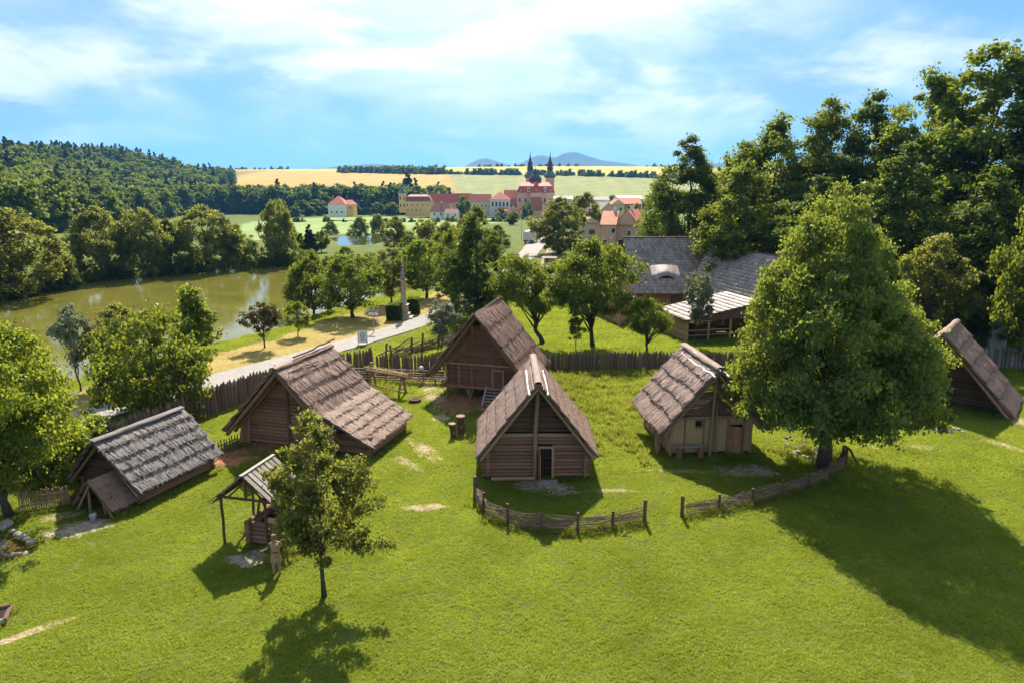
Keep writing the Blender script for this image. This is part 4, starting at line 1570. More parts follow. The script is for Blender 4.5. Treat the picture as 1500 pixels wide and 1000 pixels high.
def barn():
    t = thing('barn', 'timber barn with two grey shingle roofs meeting at a valley beyond the palisade', 'barn', (0, 0, 0))
    Y0, Yr, zr, ze = 79.6, 88.4, 8.4, 2.5
    x0, x1 = 14.4, 24.6
    shingles(t, (x0, Y0, ze), (x1 + 3, Y0, ze), (x0 - 0.2, Yr, zr), (x1, Yr, zr), 19, 0.30, 'shingle', 1)
    shingles(t, (x1 + 3, 97, ze), (x0, 97, ze), (x1, Yr, zr), (x0 - 0.2, Yr, zr), 12, 0.6, 'shingle', 2)
    MB().beam((x0 - 0.25, Yr, zr + 0.08), (x1 + 0.1, Yr, zr + 0.08), 0.35, 0.09).build('ridge_board', M['darkwood'], t)
    # walls of the first wing
    plank_wall(t, (x0 + 0.5, 80.6), (x1, 80.6), 0, 2.9, 9)
    plank_wall(t, (x0 + 0.5, 95.8), (x0 + 0.5, 80.6), 0, 2.9, 9)
    m = MB()
    m.add([(x0 + 0.45, 80.4, 2.85), (x0 + 0.45, 96.0, 2.85), (x0 + 0.45, Yr, zr - 0.15)], [(0, 1, 2)])
    m.build('gable_wall', M['plank'], t)
    log(t, (x0 + 0.2, 80.3, 2.55), (x1, 80.3, 2.55), 0.13, 'palewood', 'wall_plate')
    for q in (x0 + 0.5, 18.5, 21.5):
        MB().box((q, 80.45, 1.3), (0.22, 0.22, 2.6)).build('corner_post', M['plank'], t)
    MB().box((19.6, 80.5, 1.05), (1.2, 0.1, 2.1)).build('door', M['darkwood'], t)
    # eyebrow dormer
    ex, er = 18.6, 1.5
    cy0 = 81.9
    zc = ze + (cy0 - Y0) * (zr - ze) / (Yr - Y0)
    V, Fq = [], []
    n = 13
    for j, (yy, k) in enumerate(((cy0 - 0.25, 1.0), (cy0 + 0.5, 0.92), (cy0 + 1.1, 0.6), (cy0 + 1.9, 0.15))):
        base = ze + (yy - Y0) * (zr - ze) / (Yr - Y0)
        for i in range(n):
            s = i / (n - 1) * 2 - 1
            V.append((ex + s * er * 1.15, yy, max(base + 0.07, 0) + 0.5 * k * (0.5 + 0.5 * math.cos(s * math.pi))))
    for j in range(3):
        for i in range(n - 1):
            a = j * n + i
            Fq.append((a, a + 1, a + n + 1, a + n))
    for i in range(n):
        x_, y_, z_ = V[i]
        V.append((x_, y_ + 0.02, z_ - 0.09))
    b0 = 4 * n
    for i in range(n - 1):
        Fq.append((b0 + i, b0 + i + 1, i + 1, i))
    obj('eyebrow_dormer', np_mesh('eyebrow_dormer', V, Fq, attrs={'rnd': ('FLOAT', np.random.default_rng(3).random(len(V)))}), M['shingle'], t)
    m = MB()
    front = [(V[i][0], cy0 - 0.05, V[i][2] - 0.12) for i in range(n)]
    lo = ze + (cy0 - 0.05 - Y0) * (zr - ze) / (Yr - Y0)
    m.add(front + [(ex - er * 1.1, cy0 - 0.05, lo - 0.2), (ex + er * 1.1, cy0 - 0.05, lo - 0.2)], [tuple(range(n - 1, -1, -1)) + (n, n + 1)])
    m.build('dormer_shade_sheet', M['dark'], t)  # near-black sheet, paints the shade under the eyebrow
    # second wing in its own frame: u towards the viewer, v to the left
    O, u, v = np.array([25.0, 86.0]), np.array([0.24, -0.97]), np.array([-0.97, -0.24])

    def W(a, b, z):
        p = O + u * a + v * b
        return (p[0], p[1], z)
    shingles(t, W(-1, 5.7, 2.4), W(20, 5.7, 2.4), W(-1, 0.02, 7.6), W(20, 0.02, 7.6), 17, 0.36, 'shingle', 4)
    shingles(t, W(20, -5.7, 2.4), W(-1, -5.7, 2.4), W(20, -0.02, 7.6), W(-1, -0.02, 7.6), 12, 0.6, 'shingle', 5)
    MB().beam(W(-1, 0, 7.68), W(20.1, 0, 7.68), 0.35, 0.09).build('ridge_board', M['darkwood'], t)
    plank_wall(t, W(-1, 5.0, 0)[:2], W(19.4, 5.0, 0)[:2], 0, 3.0, 9)
    plank_wall(t, W(19.4, 5.0, 0)[:2], W(19.4, -5.0, 0)[:2], 0, 3.0, 9)
    m = MB()
    m.add([W(19.45, 5.2, 2.9), W(19.45, -5.2, 2.9), W(19.45, 0, 7.4)], [(0, 1, 2)])
    m.build('gable_wall', M['plank'], t)
    # open lean-to
    shingles(t, W(11.6, 12.9, 2.15), W(18.4, 12.9, 2.15), W(11.6, 4.6, 3.7), W(18.4, 4.6, 3.7), 12, 0.38, 'shingle', 6)
    plank_wall(t, W(12.2, 12.5, 0)[:2], W(18.0, 12.5, 0)[:2], 0, 2.0, 7)
    plank_wall(t, W(12.2, 5.2, 0)[:2], W(12.2, 12.5, 0)[:2], 0, 2.3, 7)
    for b, h in ((12.5, 2.2), (10.2, 2.6), (7.8, 3.05), (5.4, 3.4)):
        q = W(18.0, b, 0)
        MB().box((q[0], q[1], h / 2), (0.2, 0.2, h)).build('post', M['plank'], t)
    for z in (0.55, 1.05):
        a, b = W(18.05, 12.4, z), W(18.05, 8.0, z)
        log(t, a, b, 0.06, 'pole', 'rail')
    m = MB()
    q = [W(18.2, 12.6, 2.05), W(18.2, 5.3, 2.05), W(18.2, 5.3, 3.45)]
    m.add(q, [(0, 1, 2)])
    m.build('gable_board', M['darkwood'], t)
    q = W(15.0, 9.2, 0.45)
    MB().box(q, (2.8, 1.0, 0.9), R(-14)).build('feed_trough', M['darkwood'], t)
    EXCLUDE.append([W(11, 13, 0)[:2], W(18.3, 13, 0)[:2], W(18.3, 5, 0)[:2], W(20, -6, 0)[:2], W(-1, -6, 0)[:2], (x1, 92), (x0, 92), (x0, 80)])
    return t


barn()


def board_fence():
    t = thing('board_fence', 'tall fence of warm horizontal boards standing left of the barn', 'fence', (0, 0, 0))
    a, c, b = flat(866, 458), flat(907, 477), (14.6, 79.8)
    plank_wall(t, a, c, 0.05, 2.25, 8, 'plank', 0.05)
    plank_wall(t, c, b, 0.05, 2.25, 8, 'plank', 0.05)
    for f in (0.0, 0.5, 1.0):
        x, y = a[0] + (c[0] - a[0]) * f, a[1] + (c[1] - a[1]) * f
        MB().box((x, y, 1.18), (0.14, 0.14, 2.36), 0.3).build('post', M['palewood'], t)


board_fence()


# ------------------------------------------------------------------ palisades
def stake_mesh(seed, tipf=0.16):
    r = np.random.default_rng(seed)
    n = 7
    mb = MB()
    V = []
    lv = [(0, 1.05), (0.4, 1.0), (1 - tipf, 0.93), (1.0, 0.16)]
    off = r.uniform(-0.25, 0.25, 2)
    for z, rr in lv:
        for k in range(n):
            a = 2 * math.pi * k / n
            q = rr * (1 + r.uniform(-0.12, 0.12))
            V.append((q * math.cos(a) + (off[0] if z == 1 else 0), q * math.sin(a) + (off[1] if z == 1 else 0), z))
    Fc = []
    for i in range(len(lv) - 1):
        for k in range(n):
            Fc.append((i * n + k, i * n + (k + 1) % n, (i + 1) * n + (k + 1) % n, (i + 1) * n + k))
    Fc.append(tuple((len(lv) - 1) * n + k for k in range(n)))
    me = bpy.data.meshes.new('stake')
    me.from_pydata(V, [], Fc)
    me.update()
    return me


STAKES = {}


def palisade(label, path, hts, sp=0.285, r=0.135, mat='post', seed=0):
    rng = np.random.default_rng(seed)
    if mat not in STAKES:
        STAKES[mat] = [stake_mesh(40 + k) for k in range(5)]
        for me in STAKES[mat]:
            me.materials.append(M[mat])
    P = np.array(path, float)
    seg = np.linalg.norm(np.diff(P, axis=0), axis=1)
    cum = np.concatenate([[0], np.cumsum(seg)])
    t = thing('palisade', label, 'palisade', (P[0][0], P[0][1], 0))
    s = 0.0
    while s < cum[-1]:
        x, y = np.interp(s, cum, P[:, 0]), np.interp(s, cum, P[:, 1])
        h = np.interp(s / cum[-1], np.linspace(0, 1, len(hts)), hts) * rng.uniform(0.93, 1.05)
        rr = r * rng.uniform(0.85, 1.12)
        obj('stake', STAKES[mat][rng.integers(5)], None, t, (x - P[0][0] + rng.uniform(-0.03, 0.03), y - P[0][1] + rng.uniform(-0.03, 0.03), T(x, y) - 0.05),
            (rng.normal(0, 0.02), rng.normal(0, 0.02), rng.uniform(0, 6.28)), (rr, rr, h))
        s += sp * rng.uniform(0.92, 1.1)
    return t


palisade('weathered stake palisade running along the road behind the low hut and long house',
         [(-26.2, 31.5), flat(165, 662), flat(235, 636), flat(300, 611), flat(375, 581), (-15.9, 52.4)], [1.7, 1.9, 1.95, 1.95, 1.8], 0.31, 0.15, seed=1)
palisade('short run of tall dark stakes rising beside the white sign', [flat(492, 548), flat(548, 549)], [1.7, 2.45], 0.25, 0.125, seed=2)
palisade('dark stake palisade between the sign and the granary', [flat(554, 549), flat(650, 549)], [1.85, 1.75], 0.25, 0.125, seed=3)
palisade('straight stake palisade below the orchard trees and barn', [(1.8, 54.9), (19.6, 55.2)], [1.6, 1.65], 0.285, 0.138, seed=4)
palisade('grey stake palisade on the far right behind the tent roofed hut', [(20.2, 55.3), (34.0, 55.6), (46.0, 55.4)], [1.65, 1.8, 2.1], 0.36, 0.175, 'greypost', seed=5)


# ------------------------------------------------------------------ wicker fences in front of the huts
def wicker_fence(label, path, h, posts, seed):
    rng = np.random.default_rng(seed)
    P = np.array(smooth_line(path, 10))
    seg = np.linalg.norm(np.diff(P, axis=0), axis=1)
    cum = np.concatenate([[0], np.cumsum(seg)])
    L = cum[-1]
    t = thing('wicker_fence', label, 'fence', (P[0][0], P[0][1], 0))
    o = P[0]

    def pt(s, off=0.0):
        x, y = np.interp(s, cum, P[:, 0]), np.interp(s, cum, P[:, 1])
        x2, y2 = np.interp(min(s + 0.05, L), cum, P[:, 0]), np.interp(min(s + 0.05, L), cum, P[:, 1])
        x1, y1 = np.interp(max(s - 0.05, 0), cum, P[:, 0]), np.interp(max(s - 0.05, 0), cum, P[:, 1])
        d = np.array([x2 - x1, y2 - y1])
        d /= np.linalg.norm(d) + 1e-9
        return x - o[0] - d[1] * off, y - o[1] + d[0] * off
    sp = L / (posts - 1)
    for k in range(posts):
        s = k * sp
        x, y = pt(s)
        hh = h * (1.55 if k in (0, posts - 1) else rng.uniform(1.12, 1.4))
        log(t, (x, y, -0.05), (x + rng.uniform(-0.04, 0.04), y, hh), 0.065 if k not in (0, posts - 1) else 0.09, 'darkwood', 'stake')
    mb, mp = MB(), MB()
    z, row = 0.04, 0
    while z < h:
        m = int(L / 0.16)
        s0 = rng.uniform(0, 0.3)
        lean = rng.normal(0, 0.03)
        pts = []
        for i in range(m + 1):
            s = s0 + (L - s0) * i / m
            x, y = pt(s, 0.075 * math.sin(s / sp * math.pi + row * math.pi) + rng.normal(0, 0.012))
            pts.append((x, y, z + 0.10 * h * math.sin(s * 0.9 + row * 0.3) * (z / h) + rng.normal(0, 0.012) + lean * (i / m - 0.5)))
        (mb if rng.random() < 0.8 else mp).tube(pts, rng.uniform(0.014, 0.027), 4)
        z += 0.05
        row += 1
    for k in range(int(L * 8)):                      # loose twig ends
        s = rng.uniform(0.1, L - 0.5)
        x, y = pt(s, rng.uniform(-0.1, 0.1))
        x2, y2 = pt(min(L, s + rng.uniform(0.3, 0.9)), rng.uniform(-0.22, 0.22))
        z = rng.uniform(0.2, h)
        mb.tube([(x, y, z), ((x + x2) / 2, (y + y2) / 2, z + rng.uniform(0, 0.12)), (x2, y2, z + rng.uniform(-0.1, 0.2))], rng.uniform(0.008, 0.016), 3)
    w = mp.build('pale_rods', M['pole'], t)
    w['kind'] = 'stuff'
    w = mb.build('woven_rods', M['wicker'], t)
    w['kind'] = 'stuff'
    return t


F1 = [flat(a, b) for a, b in ((696, 728), (712, 752), (742, 766), (790, 776), (850, 777), (905, 771), (944, 764))]
F2 = [flat(a, b) for a, b in ((999, 756), (1045, 748), (1095, 738), (1150, 724), (1200, 706), (1238, 684))]
wicker_fence('curved low wicker fence of brown rods in front of the centre log hut', F1, 0.72, 7, 1)
wicker_fence('low wicker fence running from the clay hut path to the linden trunk', F2, 0.68, 7, 2)


def pickets(label, a, b, n, h, seed, lean=0.0, mat='pole'):
    rng = np.random.default_rng(seed)
    a, b = np.array(a), np.array(b)
    t = thing('picket_fence', label, 'fence', (a[0], a[1], 0))
    d = b - a
    for k in range(n):
        q = d * k / (n - 1)
        hh = h * rng.uniform(0.9, 1.1)
        log(t, (q[0], q[1], -0.03), (q[0] + rng.uniform(-0.03, 0.03), q[1] + lean, hh), 0.03, mat, 'picket')
    for z in (0.25, 0.68):
        log(t, (0, 0.03, h * z), (d[0], d[1] + 0.03, h * z), 0.04, mat, 'rail')
    return t


pickets('thin picket fence in the shade between the leafy tree and sunken hut', flat(30, 748), flat(103, 738), 22, 0.95, 1)
pickets('little picket fence between the sunken hut and long log house', flat(322, 668), flat(349, 656), 8, 0.9, 2, mat='darkwood')


# ------------------------------------------------------------------ village odds and ends
def hay_rack():
    a, b = flat(545, 568), flat(592, 578)
    t = thing('hay_rack', 'rough trestle rack with old hay on top near the granary', 'rack', (a[0], a[1], 0))
    d = np.array(b) - np.array(a)
    for f, sgn in ((0.02, -1), (0.02, 1), (0.95, -1), (0.95, 1)):
        q = d * f
        log(t, (q[0] + sgn * 0.22, q[1] + sgn * 0.35, 0), (q[0], q[1] + 0.05, 1.62), 0.085, 'pole', 'leg')
    log(t, (-0.5, 0.1, 1.55), (d[0] + 0.4, d[1], 1.5), 0.11, 'pole', 'beam')
    log(t, (-0.3, -0.35, 1.5), (d[0] + 0.2, d[1] - 0.3, 1.45), 0.09, 'pole', 'beam')
    log(t, (-0.2, 0.2, 0.3), (d[0], d[1] + 0.25, 0.1), 0.05, 'palewood', 'brace')
    mb = MB()
    rng = np.random.default_rng(2)
    for k in range(420):
        f = rng.uniform(-0.12, 1.05)
        c = np.array([d[0] * f, d[1] * f - 0.15]) + rng.normal(0, 0.14, 2)
        an = rng.uniform(0, 6.28)
        l = rng.uniform(0.15, 0.4)
        z = 1.64 + abs(rng.normal(0, 0.07))
        e = np.array([math.cos(an), math.sin(an)]) * l
        mb.add([(c[0], c[1], z), (c[0] + e[1] * 0.06, c[1] - e[0] * 0.06, z), (c[0] + e[0], c[1] + e[1], z + rng.uniform(-0.12, 0.03))], [(0, 1, 2)])
    h = mb.build('hay', M['hay'], t)
    h['kind'] = 'stuff'
    MB().tube([(d[0] * -0.0, 0.1, 1.65), (0.02, 0.1, 2.0)], [0.13, 0.1], 8).build('wooden_block', M['palewood'], t)
    # sagging pole that runs down to the granary path
    pole(t, [(d[0] + 0.2, d[1] - 0.1, 1.5), (d[0] + 1.1, d[1] + 0.3, 1.05), (d[0] + 1.9, d[1] + 0.9, 0.35)], 0.05, 'pole', 'slanting_pole')


hay_rack()


def pole_fence():
    a, b = flat(512, 556), flat(648, 561)
    t = thing('pole_fence', 'low fence of long horizontal poles in front of the dark palisade', 'fence', (a[0], a[1], 0))
    d = np.array(b) - np.array(a)
    for k in range(6):
        q = d * k / 5
        log(t, (q[0], q[1], 0), (q[0], q[1], 1.05), 0.07, 'log', 'stake')
    for j, z in enumerate((0.2, 0.38, 0.56, 0.76, 0.98)):
        for k in range(2):
            q0, q1 = d * (k * 0.5 - 0.03), d * (k * 0.5 + 0.53)
            log(t, (q0[0], q0[1] - 0.08, z + random.uniform(-0.05, 0.05)), (q1[0], q1[1] - 0.08, z + random.uniform(-0.05, 0.05)), 0.055, 'pole' if j < 4 else 'greyboard', 'rail')
    q = d * 0.78
    m = MB().lathe([(0.02, 1.02), (0.13, 1.03), (0.19, 1.14), (0.15, 1.28), (0.06, 1.33)], 10, (q[0], q[1], 0))
    m.build('clay_pot', M['birch'], t, smooth=True)


pole_fence()


def stump_posts(px, py, h, r, label, rz):
    x, y = flat(px, py)
    t = thing('carved_stump', label, 'stump', (x, y, 0), rz)
    log(t, (0, 0, -0.05), (-0.10, 0.02, h), r, 'darkwood', 'trunk')
    MB().lathe([(r * 0.9, h - 0.02), (r * 1.25, h + 0.02), (r * 1.2, h + 0.07), (r * 0.6, h + 0.09)], 9, (-0.1, 0.02, 0)).build('flat_cap', M['pole'], t)
    MB().box((0.0, -r * 0.98, h * 0.45), (0.07, 0.05, 0.16)).build('slot', M['palewood'], t)


stump_posts(665, 640, 0.82, 0.19, 'shorter dark hollowed stump with flat cap on the lawn', 0.2)
stump_posts(677, 634, 1.05, 0.24, 'taller dark hollowed stump with flat cap on the lawn', -0.2)


def basin():
    x, y = flat(608, 588)
    t = thing('fire_basin', 'dark round basin lying on the grass beside the sandy path', 'basin', (x, y, 0))
    MB().lathe([(0.30, 0.0), (0.42, 0.06), (0.46, 0.2), (0.40, 0.22), (0.30, 0.1), (0.02, 0.07)], 14).build('bowl', M['darkwood'], t, smooth=True)
    MB().tube([(0.44 * math.cos(k * math.pi / 8), 0.44 * math.sin(k * math.pi / 8), 0.21) for k in range(17)], 0.03, 6).build('rim', M['darkwood'], t)


basin()


def bucket():
    x, y = flat(137, 762)
    t = thing('bucket', 'small grey bucket at the dark entrance of the sunken hut', 'bucket', (x, y, 0))
    MB().lathe([(0.12, 0), (0.16, 0.30), (0.165, 0.31), (0.15, 0.30), (0.11, 0.03)], 12).build('body', M['steel_lid'], t, smooth=True)
    MB().tube([(-0.16, 0, 0.3), (-0.12, 0, 0.42), (0, 0, 0.47), (0.12, 0, 0.42), (0.16, 0, 0.3)], 0.008, 5).build('handle', M['metal'], t)


bucket()


def stones(name, label, spots, seed, group=None):
    """spots of (px, py, size): a heap is one thing, every stone a piece of it"""
    rng = np.random.default_rng(seed)
    x0, y0 = flat(*spots[0][:2])
    t = thing(name, label, 'stones', (x0, y0, 0))
    meshes = []
    for k in range(4):
        bm = bmesh.new()
        bmesh.ops.create_icosphere(bm, subdivisions=2, radius=1)
        for v in bm.verts:
            f = 1 + 0.28 * float(vnoise(v.co.x * 2 + k * 5, v.co.y * 2 + v.co.z * 1.7, 1, k))
            v.co *= f
            v.co.z *= 0.62
        me = bpy.data.meshes.new('stone')
        bm.to_mesh(me)
        bm.free()
        me.materials.append(M['stone'])
        meshes.append(me)
    for px, py, s in spots:
        x, y = flat(px, py)
        obj('stone', meshes[rng.integers(4)], None, t, (x - x0, y - y0, s * 0.3), (rng.uniform(-0.3, 0.3), rng.uniform(-0.3, 0.3), rng.uniform(0, 6.28)), (s, s * rng.uniform(0.7, 1.1), s * rng.uniform(0.7, 1.1)))
    return t


rs = np.random.default_rng(5)
stones('stone_heap', 'spill of pale field stones left of the linden trunk',
       [(1150 + k * 4.2 + rs.uniform(-3, 3), 648 + k * 2.0 + rs.uniform(-9, 9), rs.uniform(0.14, 0.26)) for k in range(16)], 1)
stones('stone_edging', 'ring of pale stones round the little pond at the left border',
       [(rs.uniform(-5, 14), 770 + rs.uniform(-4, 6), rs.uniform(0.14, 0.25)) for k in range(6)] + [(20 + k * 5, 778 + k * 3 + rs.uniform(-2, 2), rs.uniform(0.12, 0.2)) for k in range(6)] +
       [(10 + k * 9, 812 + rs.uniform(-2, 2), rs.uniform(0.08, 0.15)) for k in range(4)], 2)
stones('stone_row', 'low row of grey stones in front of the tent roofed hut',
       [(1345 + k * 6.5, 624 + rs.uniform(-3, 4) + k * 0.8, rs.uniform(0.12, 0.24)) for k in range(11)], 3)


def forked_post():
    x, y = flat(1234, 676)
    t = thing('forked_post', 'short stout post with a leaning branch right of the linden trunk', 'post', (x, y, 0))
    log(t, (0, 0, -0.05), (0.03, 0, 0.95), 0.12, 'darkwood', 'post')
    pole(t, [(0.05, 0, 0.95), (0.35, -0.05, 0.7), (0.72, -0.2, 0.02)], [0.06, 0.07, 0.05], 'darkwood', 'branch')
    pole(t, [(-0.05, 0.1, 0.4), (-0.3, 0.05, 0.05)], 0.05, 'darkwood', 'branch')


forked_post()


def timber_pit():
    x, y = flat(6, 905)
    t = thing('timber_hatch', 'dark timber edged hatch set in the grass at the lower left border', 'hatch', (x, y, 0), R(24))
    MB().box((-0.9, 0, 0.10), (2.0, 0.7, 0.2)).build('cover', M['dark'], t)
    log(t, (-1.9, -0.4, 0.14), (0.15, -0.4, 0.14), 0.09, 'greyboard', 'edge_timber')
    log(t, (-1.9, 0.4, 0.2), (0.15, 0.4, 0.2), 0.1, 'darkwood', 'edge_timber')
    log(t, (0.12, -0.45, 0.16), (0.12, 0.45, 0.16), 0.09, 'darkwood', 'edge_timber')
    EXCLUDE.append(foot_poly(x, y, -24, -1.9, 0.15, -0.45, 0.45))


timber_pit()


def brush_fence():
    P = [flat(a, b) for a, b in ((558, 528), (590, 520), (625, 512), (660, 503), (690, 490))]
    t = thing('brush_fence', 'heaped brushwood fence with crooked stakes beside the pale road', 'fence', (P[0][0], P[0][1], 0))
    rng = np.random.default_rng(9)
    o = np.array(P[0])
    for k, (f, h) in enumerate(((0.05, 1.5), (0.12, 1.2), (0.34, 1.5), (0.45, 1.7), (0.62, 1.9), (0.8, 1.6), (0.95, 1.7))):
        i = min(int(f * 4), 3)
        q = np.array(P[i]) + (np.array(P[i + 1]) - np.array(P[i])) * (f * 4 - i) - o
        log(t, (q[0], q[1], 0), (q[0] + rng.uniform(-0.25, 0.25), q[1], h), 0.09, 'darkwood', 'stake')
    pole(t, [(-0.2, 0, 0.5), (1.4, 0.7, 1.1), (2.4, 1.1, 1.75)], 0.06, 'darkwood', 'branch')
    mb = MB()
    for k in range(260):
        f = rng.uniform(0.08, 1) * 3.99
        i = int(f)
        d = np.array(P[i + 1]) - np.array(P[i])
        q = np.array(P[i]) + d * (f - i) - o + rng.normal(0, 0.28, 2)
        d = d / np.linalg.norm(d)
        l = rng.uniform(0.7, 1.9)
        z = abs(rng.normal(0.35, 0.3))
        mb.tube([(q[0], q[1], z), (q[0] + d[0] * l * 0.5, q[1] + d[1] * l * 0.5 + rng.normal(0, 0.1), z + rng.uniform(0, 0.15)),
                 (q[0] + d[0] * l, q[1] + d[1] * l + rng.normal(0, 0.2), z + rng.uniform(-0.2, 0.3))], rng.uniform(0.012, 0.035), 4)
    b = mb.build('brushwood', M['wicker'], t)
    b['kind'] = 'stuff'


brush_fence()


# ------------------------------------------------------------------ signs and monument by the road
def sign_board():
    x, y = flat(531, 521)
    y += 4.2
    x, _ = at_y(531, 495, y)
    t = thing('sign_board', 'white sign board with black ring emblem beyond the palisade', 'sign', (x, y, 0), R(8))
    _, zt = at_y(531, 485, y)
    w, h = 0.82, 1.15
    MB().box((0, 0, zt - h / 2), (w, 0.04, h)).build('panel', M['white'], t)
    fr = MB()
    for s in (-1, 1):
        fr.box((s * (w / 2 + 0.02), 0, zt / 2), (0.05, 0.05, zt))
    fr.box((0, 0, zt + 0.01), (w + 0.08, 0.05, 0.04)).build('frame', M['metal'], t)
    ring = MB()
    n = 20
    for k in range(n):
        a0, a1 = 2 * math.pi * k / n, 2 * math.pi * (k + 1) / n
        ring.add([(r * 0.95 * math.cos(a), -0.026, zt - 0.42 + r * 1.2 * math.sin(a)) for r, a in ((0.17, a0), (0.225, a0), (0.225, a1), (0.17, a1))], [(0, 1, 2, 3)])
    for k in range(n):
        a0, a1 = 2 * math.pi * k / n, 2 * math.pi * (k + 1) / n
        ring.add([(0, -0.026, zt - 0.44), (0.06 * math.cos(a0), -0.026, zt - 0.44 + 0.07 * math.sin(a0)), (0.06 * math.cos(a1), -0.026, zt - 0.44 + 0.07 * math.sin(a1))], [(0, 1, 2)])
    for j, ww in enumerate((0.42, 0.5, 0.34)):
        ring.box((0, -0.026, zt - 0.78 - 0.08 * j), (ww, 0.006, 0.028))
    ring.build('emblem', M['rubber'], t)


sign_board()


def direction_sign():
    x, y, z = at(548, 487)
    t = thing('direction_sign', 'grey direction sign on a thin post at the road edge', 'sign', (x, y, 0), R(-10))
    MB().tube([(0, 0, 0), (0, 0, 2.5)], 0.05, 8).build('post', M['metal'], t)
    MB().box((0, -0.07, 2.25), (1.15, 0.03, 0.24)).build('panel', M['metal'], t)
    MB().box((0.05, -0.07, 1.95), (1.0, 0.03, 0.22)).build('panel', M['white'], t)
    for z in (2.25, 1.95):
        MB().box((0, -0.09, z), (0.75, 0.006, 0.05)).build('lettering', M['rubber'], t)


direction_sign()


def round_sign():
    x, y, z = at(641, 447)
    t = thing('round_sign', 'round white sign on a thin grey post beside the grey leaved tree', 'sign', (x, y, 0))
    MB().tube([(0, 0, 0), (0, 0, 2.3)], 0.045, 8).build('post', M['metal'], t)
    d = MB()
    n = 20
    for yy in (-0.06, -0.03):
        d.add([(0.33 * math.cos(2 * math.pi * k / n), yy, 2.1 + 0.33 * math.sin(2 * math.pi * k / n)) for k in range(n)], [tuple(range(n))])
    d.f += [(k, (k + 1) % n, n + (k + 1) % n, n + k) for k in range(n)]
    d.build('disc', M['white'], t)
    g = MB()
    g.box((-0.12, -0.065, 2.1), (0.05, 0.006, 0.34)).box((0.12, -0.065, 2.1), (0.05, 0.006, 0.34)).box((0, -0.065, 2.18), (0.13, 0.006, 0.05)).box((0, -0.065, 2.02), (0.13, 0.006, 0.05))
    g.build('symbol', M['rubber'], t)


round_sign()


def column_monument():
    x, y, z = at(592, 466)
    t = thing('column_monument', 'slender sandstone column with a small figure on top between two clipped hedges', 'monument', (x, y, 0))
    MB().box((0, 0, 0.12), (2.1, 2.1, 0.24)).build('step', M['sandstone'], t)
    m = MB().box((0, 0, 0.42), (1.35, 1.35, 0.36)).box((0, 0, 1.05), (0.95, 0.95, 0.9)).box((0, 0, 1.56), (1.15, 1.15, 0.13))
    m.build('pedestal', M['sandstone'], t)
    MB().lathe([(0.40, 1.62), (0.40, 1.72), (0.30, 1.8), (0.29, 3.0), (0.25, 4.15), (0.33, 4.22), (0.36, 4.34)], 12).build('shaft', M['sandstone'], t, smooth=True)
    MB().box((0, 0, 4.40), (0.68, 0.68, 0.12)).build('capital', M['sandstone'], t)
    MB().lathe([(0.28, 4.45), (0.30, 4.7), (0.22, 5.0), (0.25, 5.25), (0.12, 5.4), (0.14, 5.52), (0.05, 5.66)], 10).build('figure', M['stone'], t, smooth=True)
    MB().box((0, 0, 5.95), (0.05, 0.05, 0.6)).box((0, 0, 6.05), (0.34, 0.05, 0.05)).build('cross', M['metal'], t)


column_monument()


def info_board():
    x, y, z = at(805, 395)
    t = thing('notice_board', 'roofed wooden notice board beside the white footpath', 'notice board', (x, y, z), R(-8))
    for s in (-1, 1):
        MB().box((s * 0.95, 0, 1.15), (0.16, 0.16, 2.3)).build('post', M['greyboard'], t)
    MB().box((0.05, 0, 1.45), (1.75, 0.06, 1.2)).build('panel', M['darkwood'], t)
    MB().box((0.0, -0.045, 1.7), (0.6, 0.02, 0.5)).build('poster', M['stone'], t)
    MB().box((0.1, -0.045, 1.15), (0.9, 0.02, 0.4)).build('poster', M['white'], t)
    MB().box((0.62, -0.045, 1.55), (0.3, 0.02, 0.4)).build('poster', M['doorwood'], t)
    for s in (-1, 1):
        MB().beam((-1.4, s * 0.38, 2.25), (1.4, s * 0.38, 2.25), 0.85, 0.06, (0, s * 0.35, 1)).build('roof_slope', M['greyboard'], t)


info_board()


# ------------------------------------------------------------------ vehicles on the road
M['truckbox'] = m_plain('lorry_box', (0.62, 0.60, 0.58), 0.5, 1.5, 0.06)
M['glass'] = m_plain('dark_glass', (0.03, 0.035, 0.04), 0.08, 2, 0.1, spec=0.6)
M['carwhite'] = m_plain('car_white', (0.75, 0.75, 0.74), 0.3, 1, 0.03, spec=0.5)
M['red_lamp'] = m_plain('red_lens', (0.35, 0.02, 0.02), 0.3)


def wheel(parent, x, y, r, w=0.28):
    m = MB()
    n = 14
    for s in (-1, 1):
        m.add([(x + s * w / 2, y + r * math.cos(2 * math.pi * k / n), r + r * math.sin(2 * math.pi * k / n)) for k in range(n)], [tuple(range(n))])
    b = len(m.v) - 2 * n
    m.f += [(b + k, b + (k + 1) % n, b + n + (k + 1) % n, b + n + k) for k in range(n)]
    o = m.build('wheel', M['rubber'], parent)
    MB().box((x + (0.5 * w + 0.01) * (1 if x > 0 else -1), y, r), (0.02, r * 0.9, r * 0.9)).build('rim', M['metal'], o)


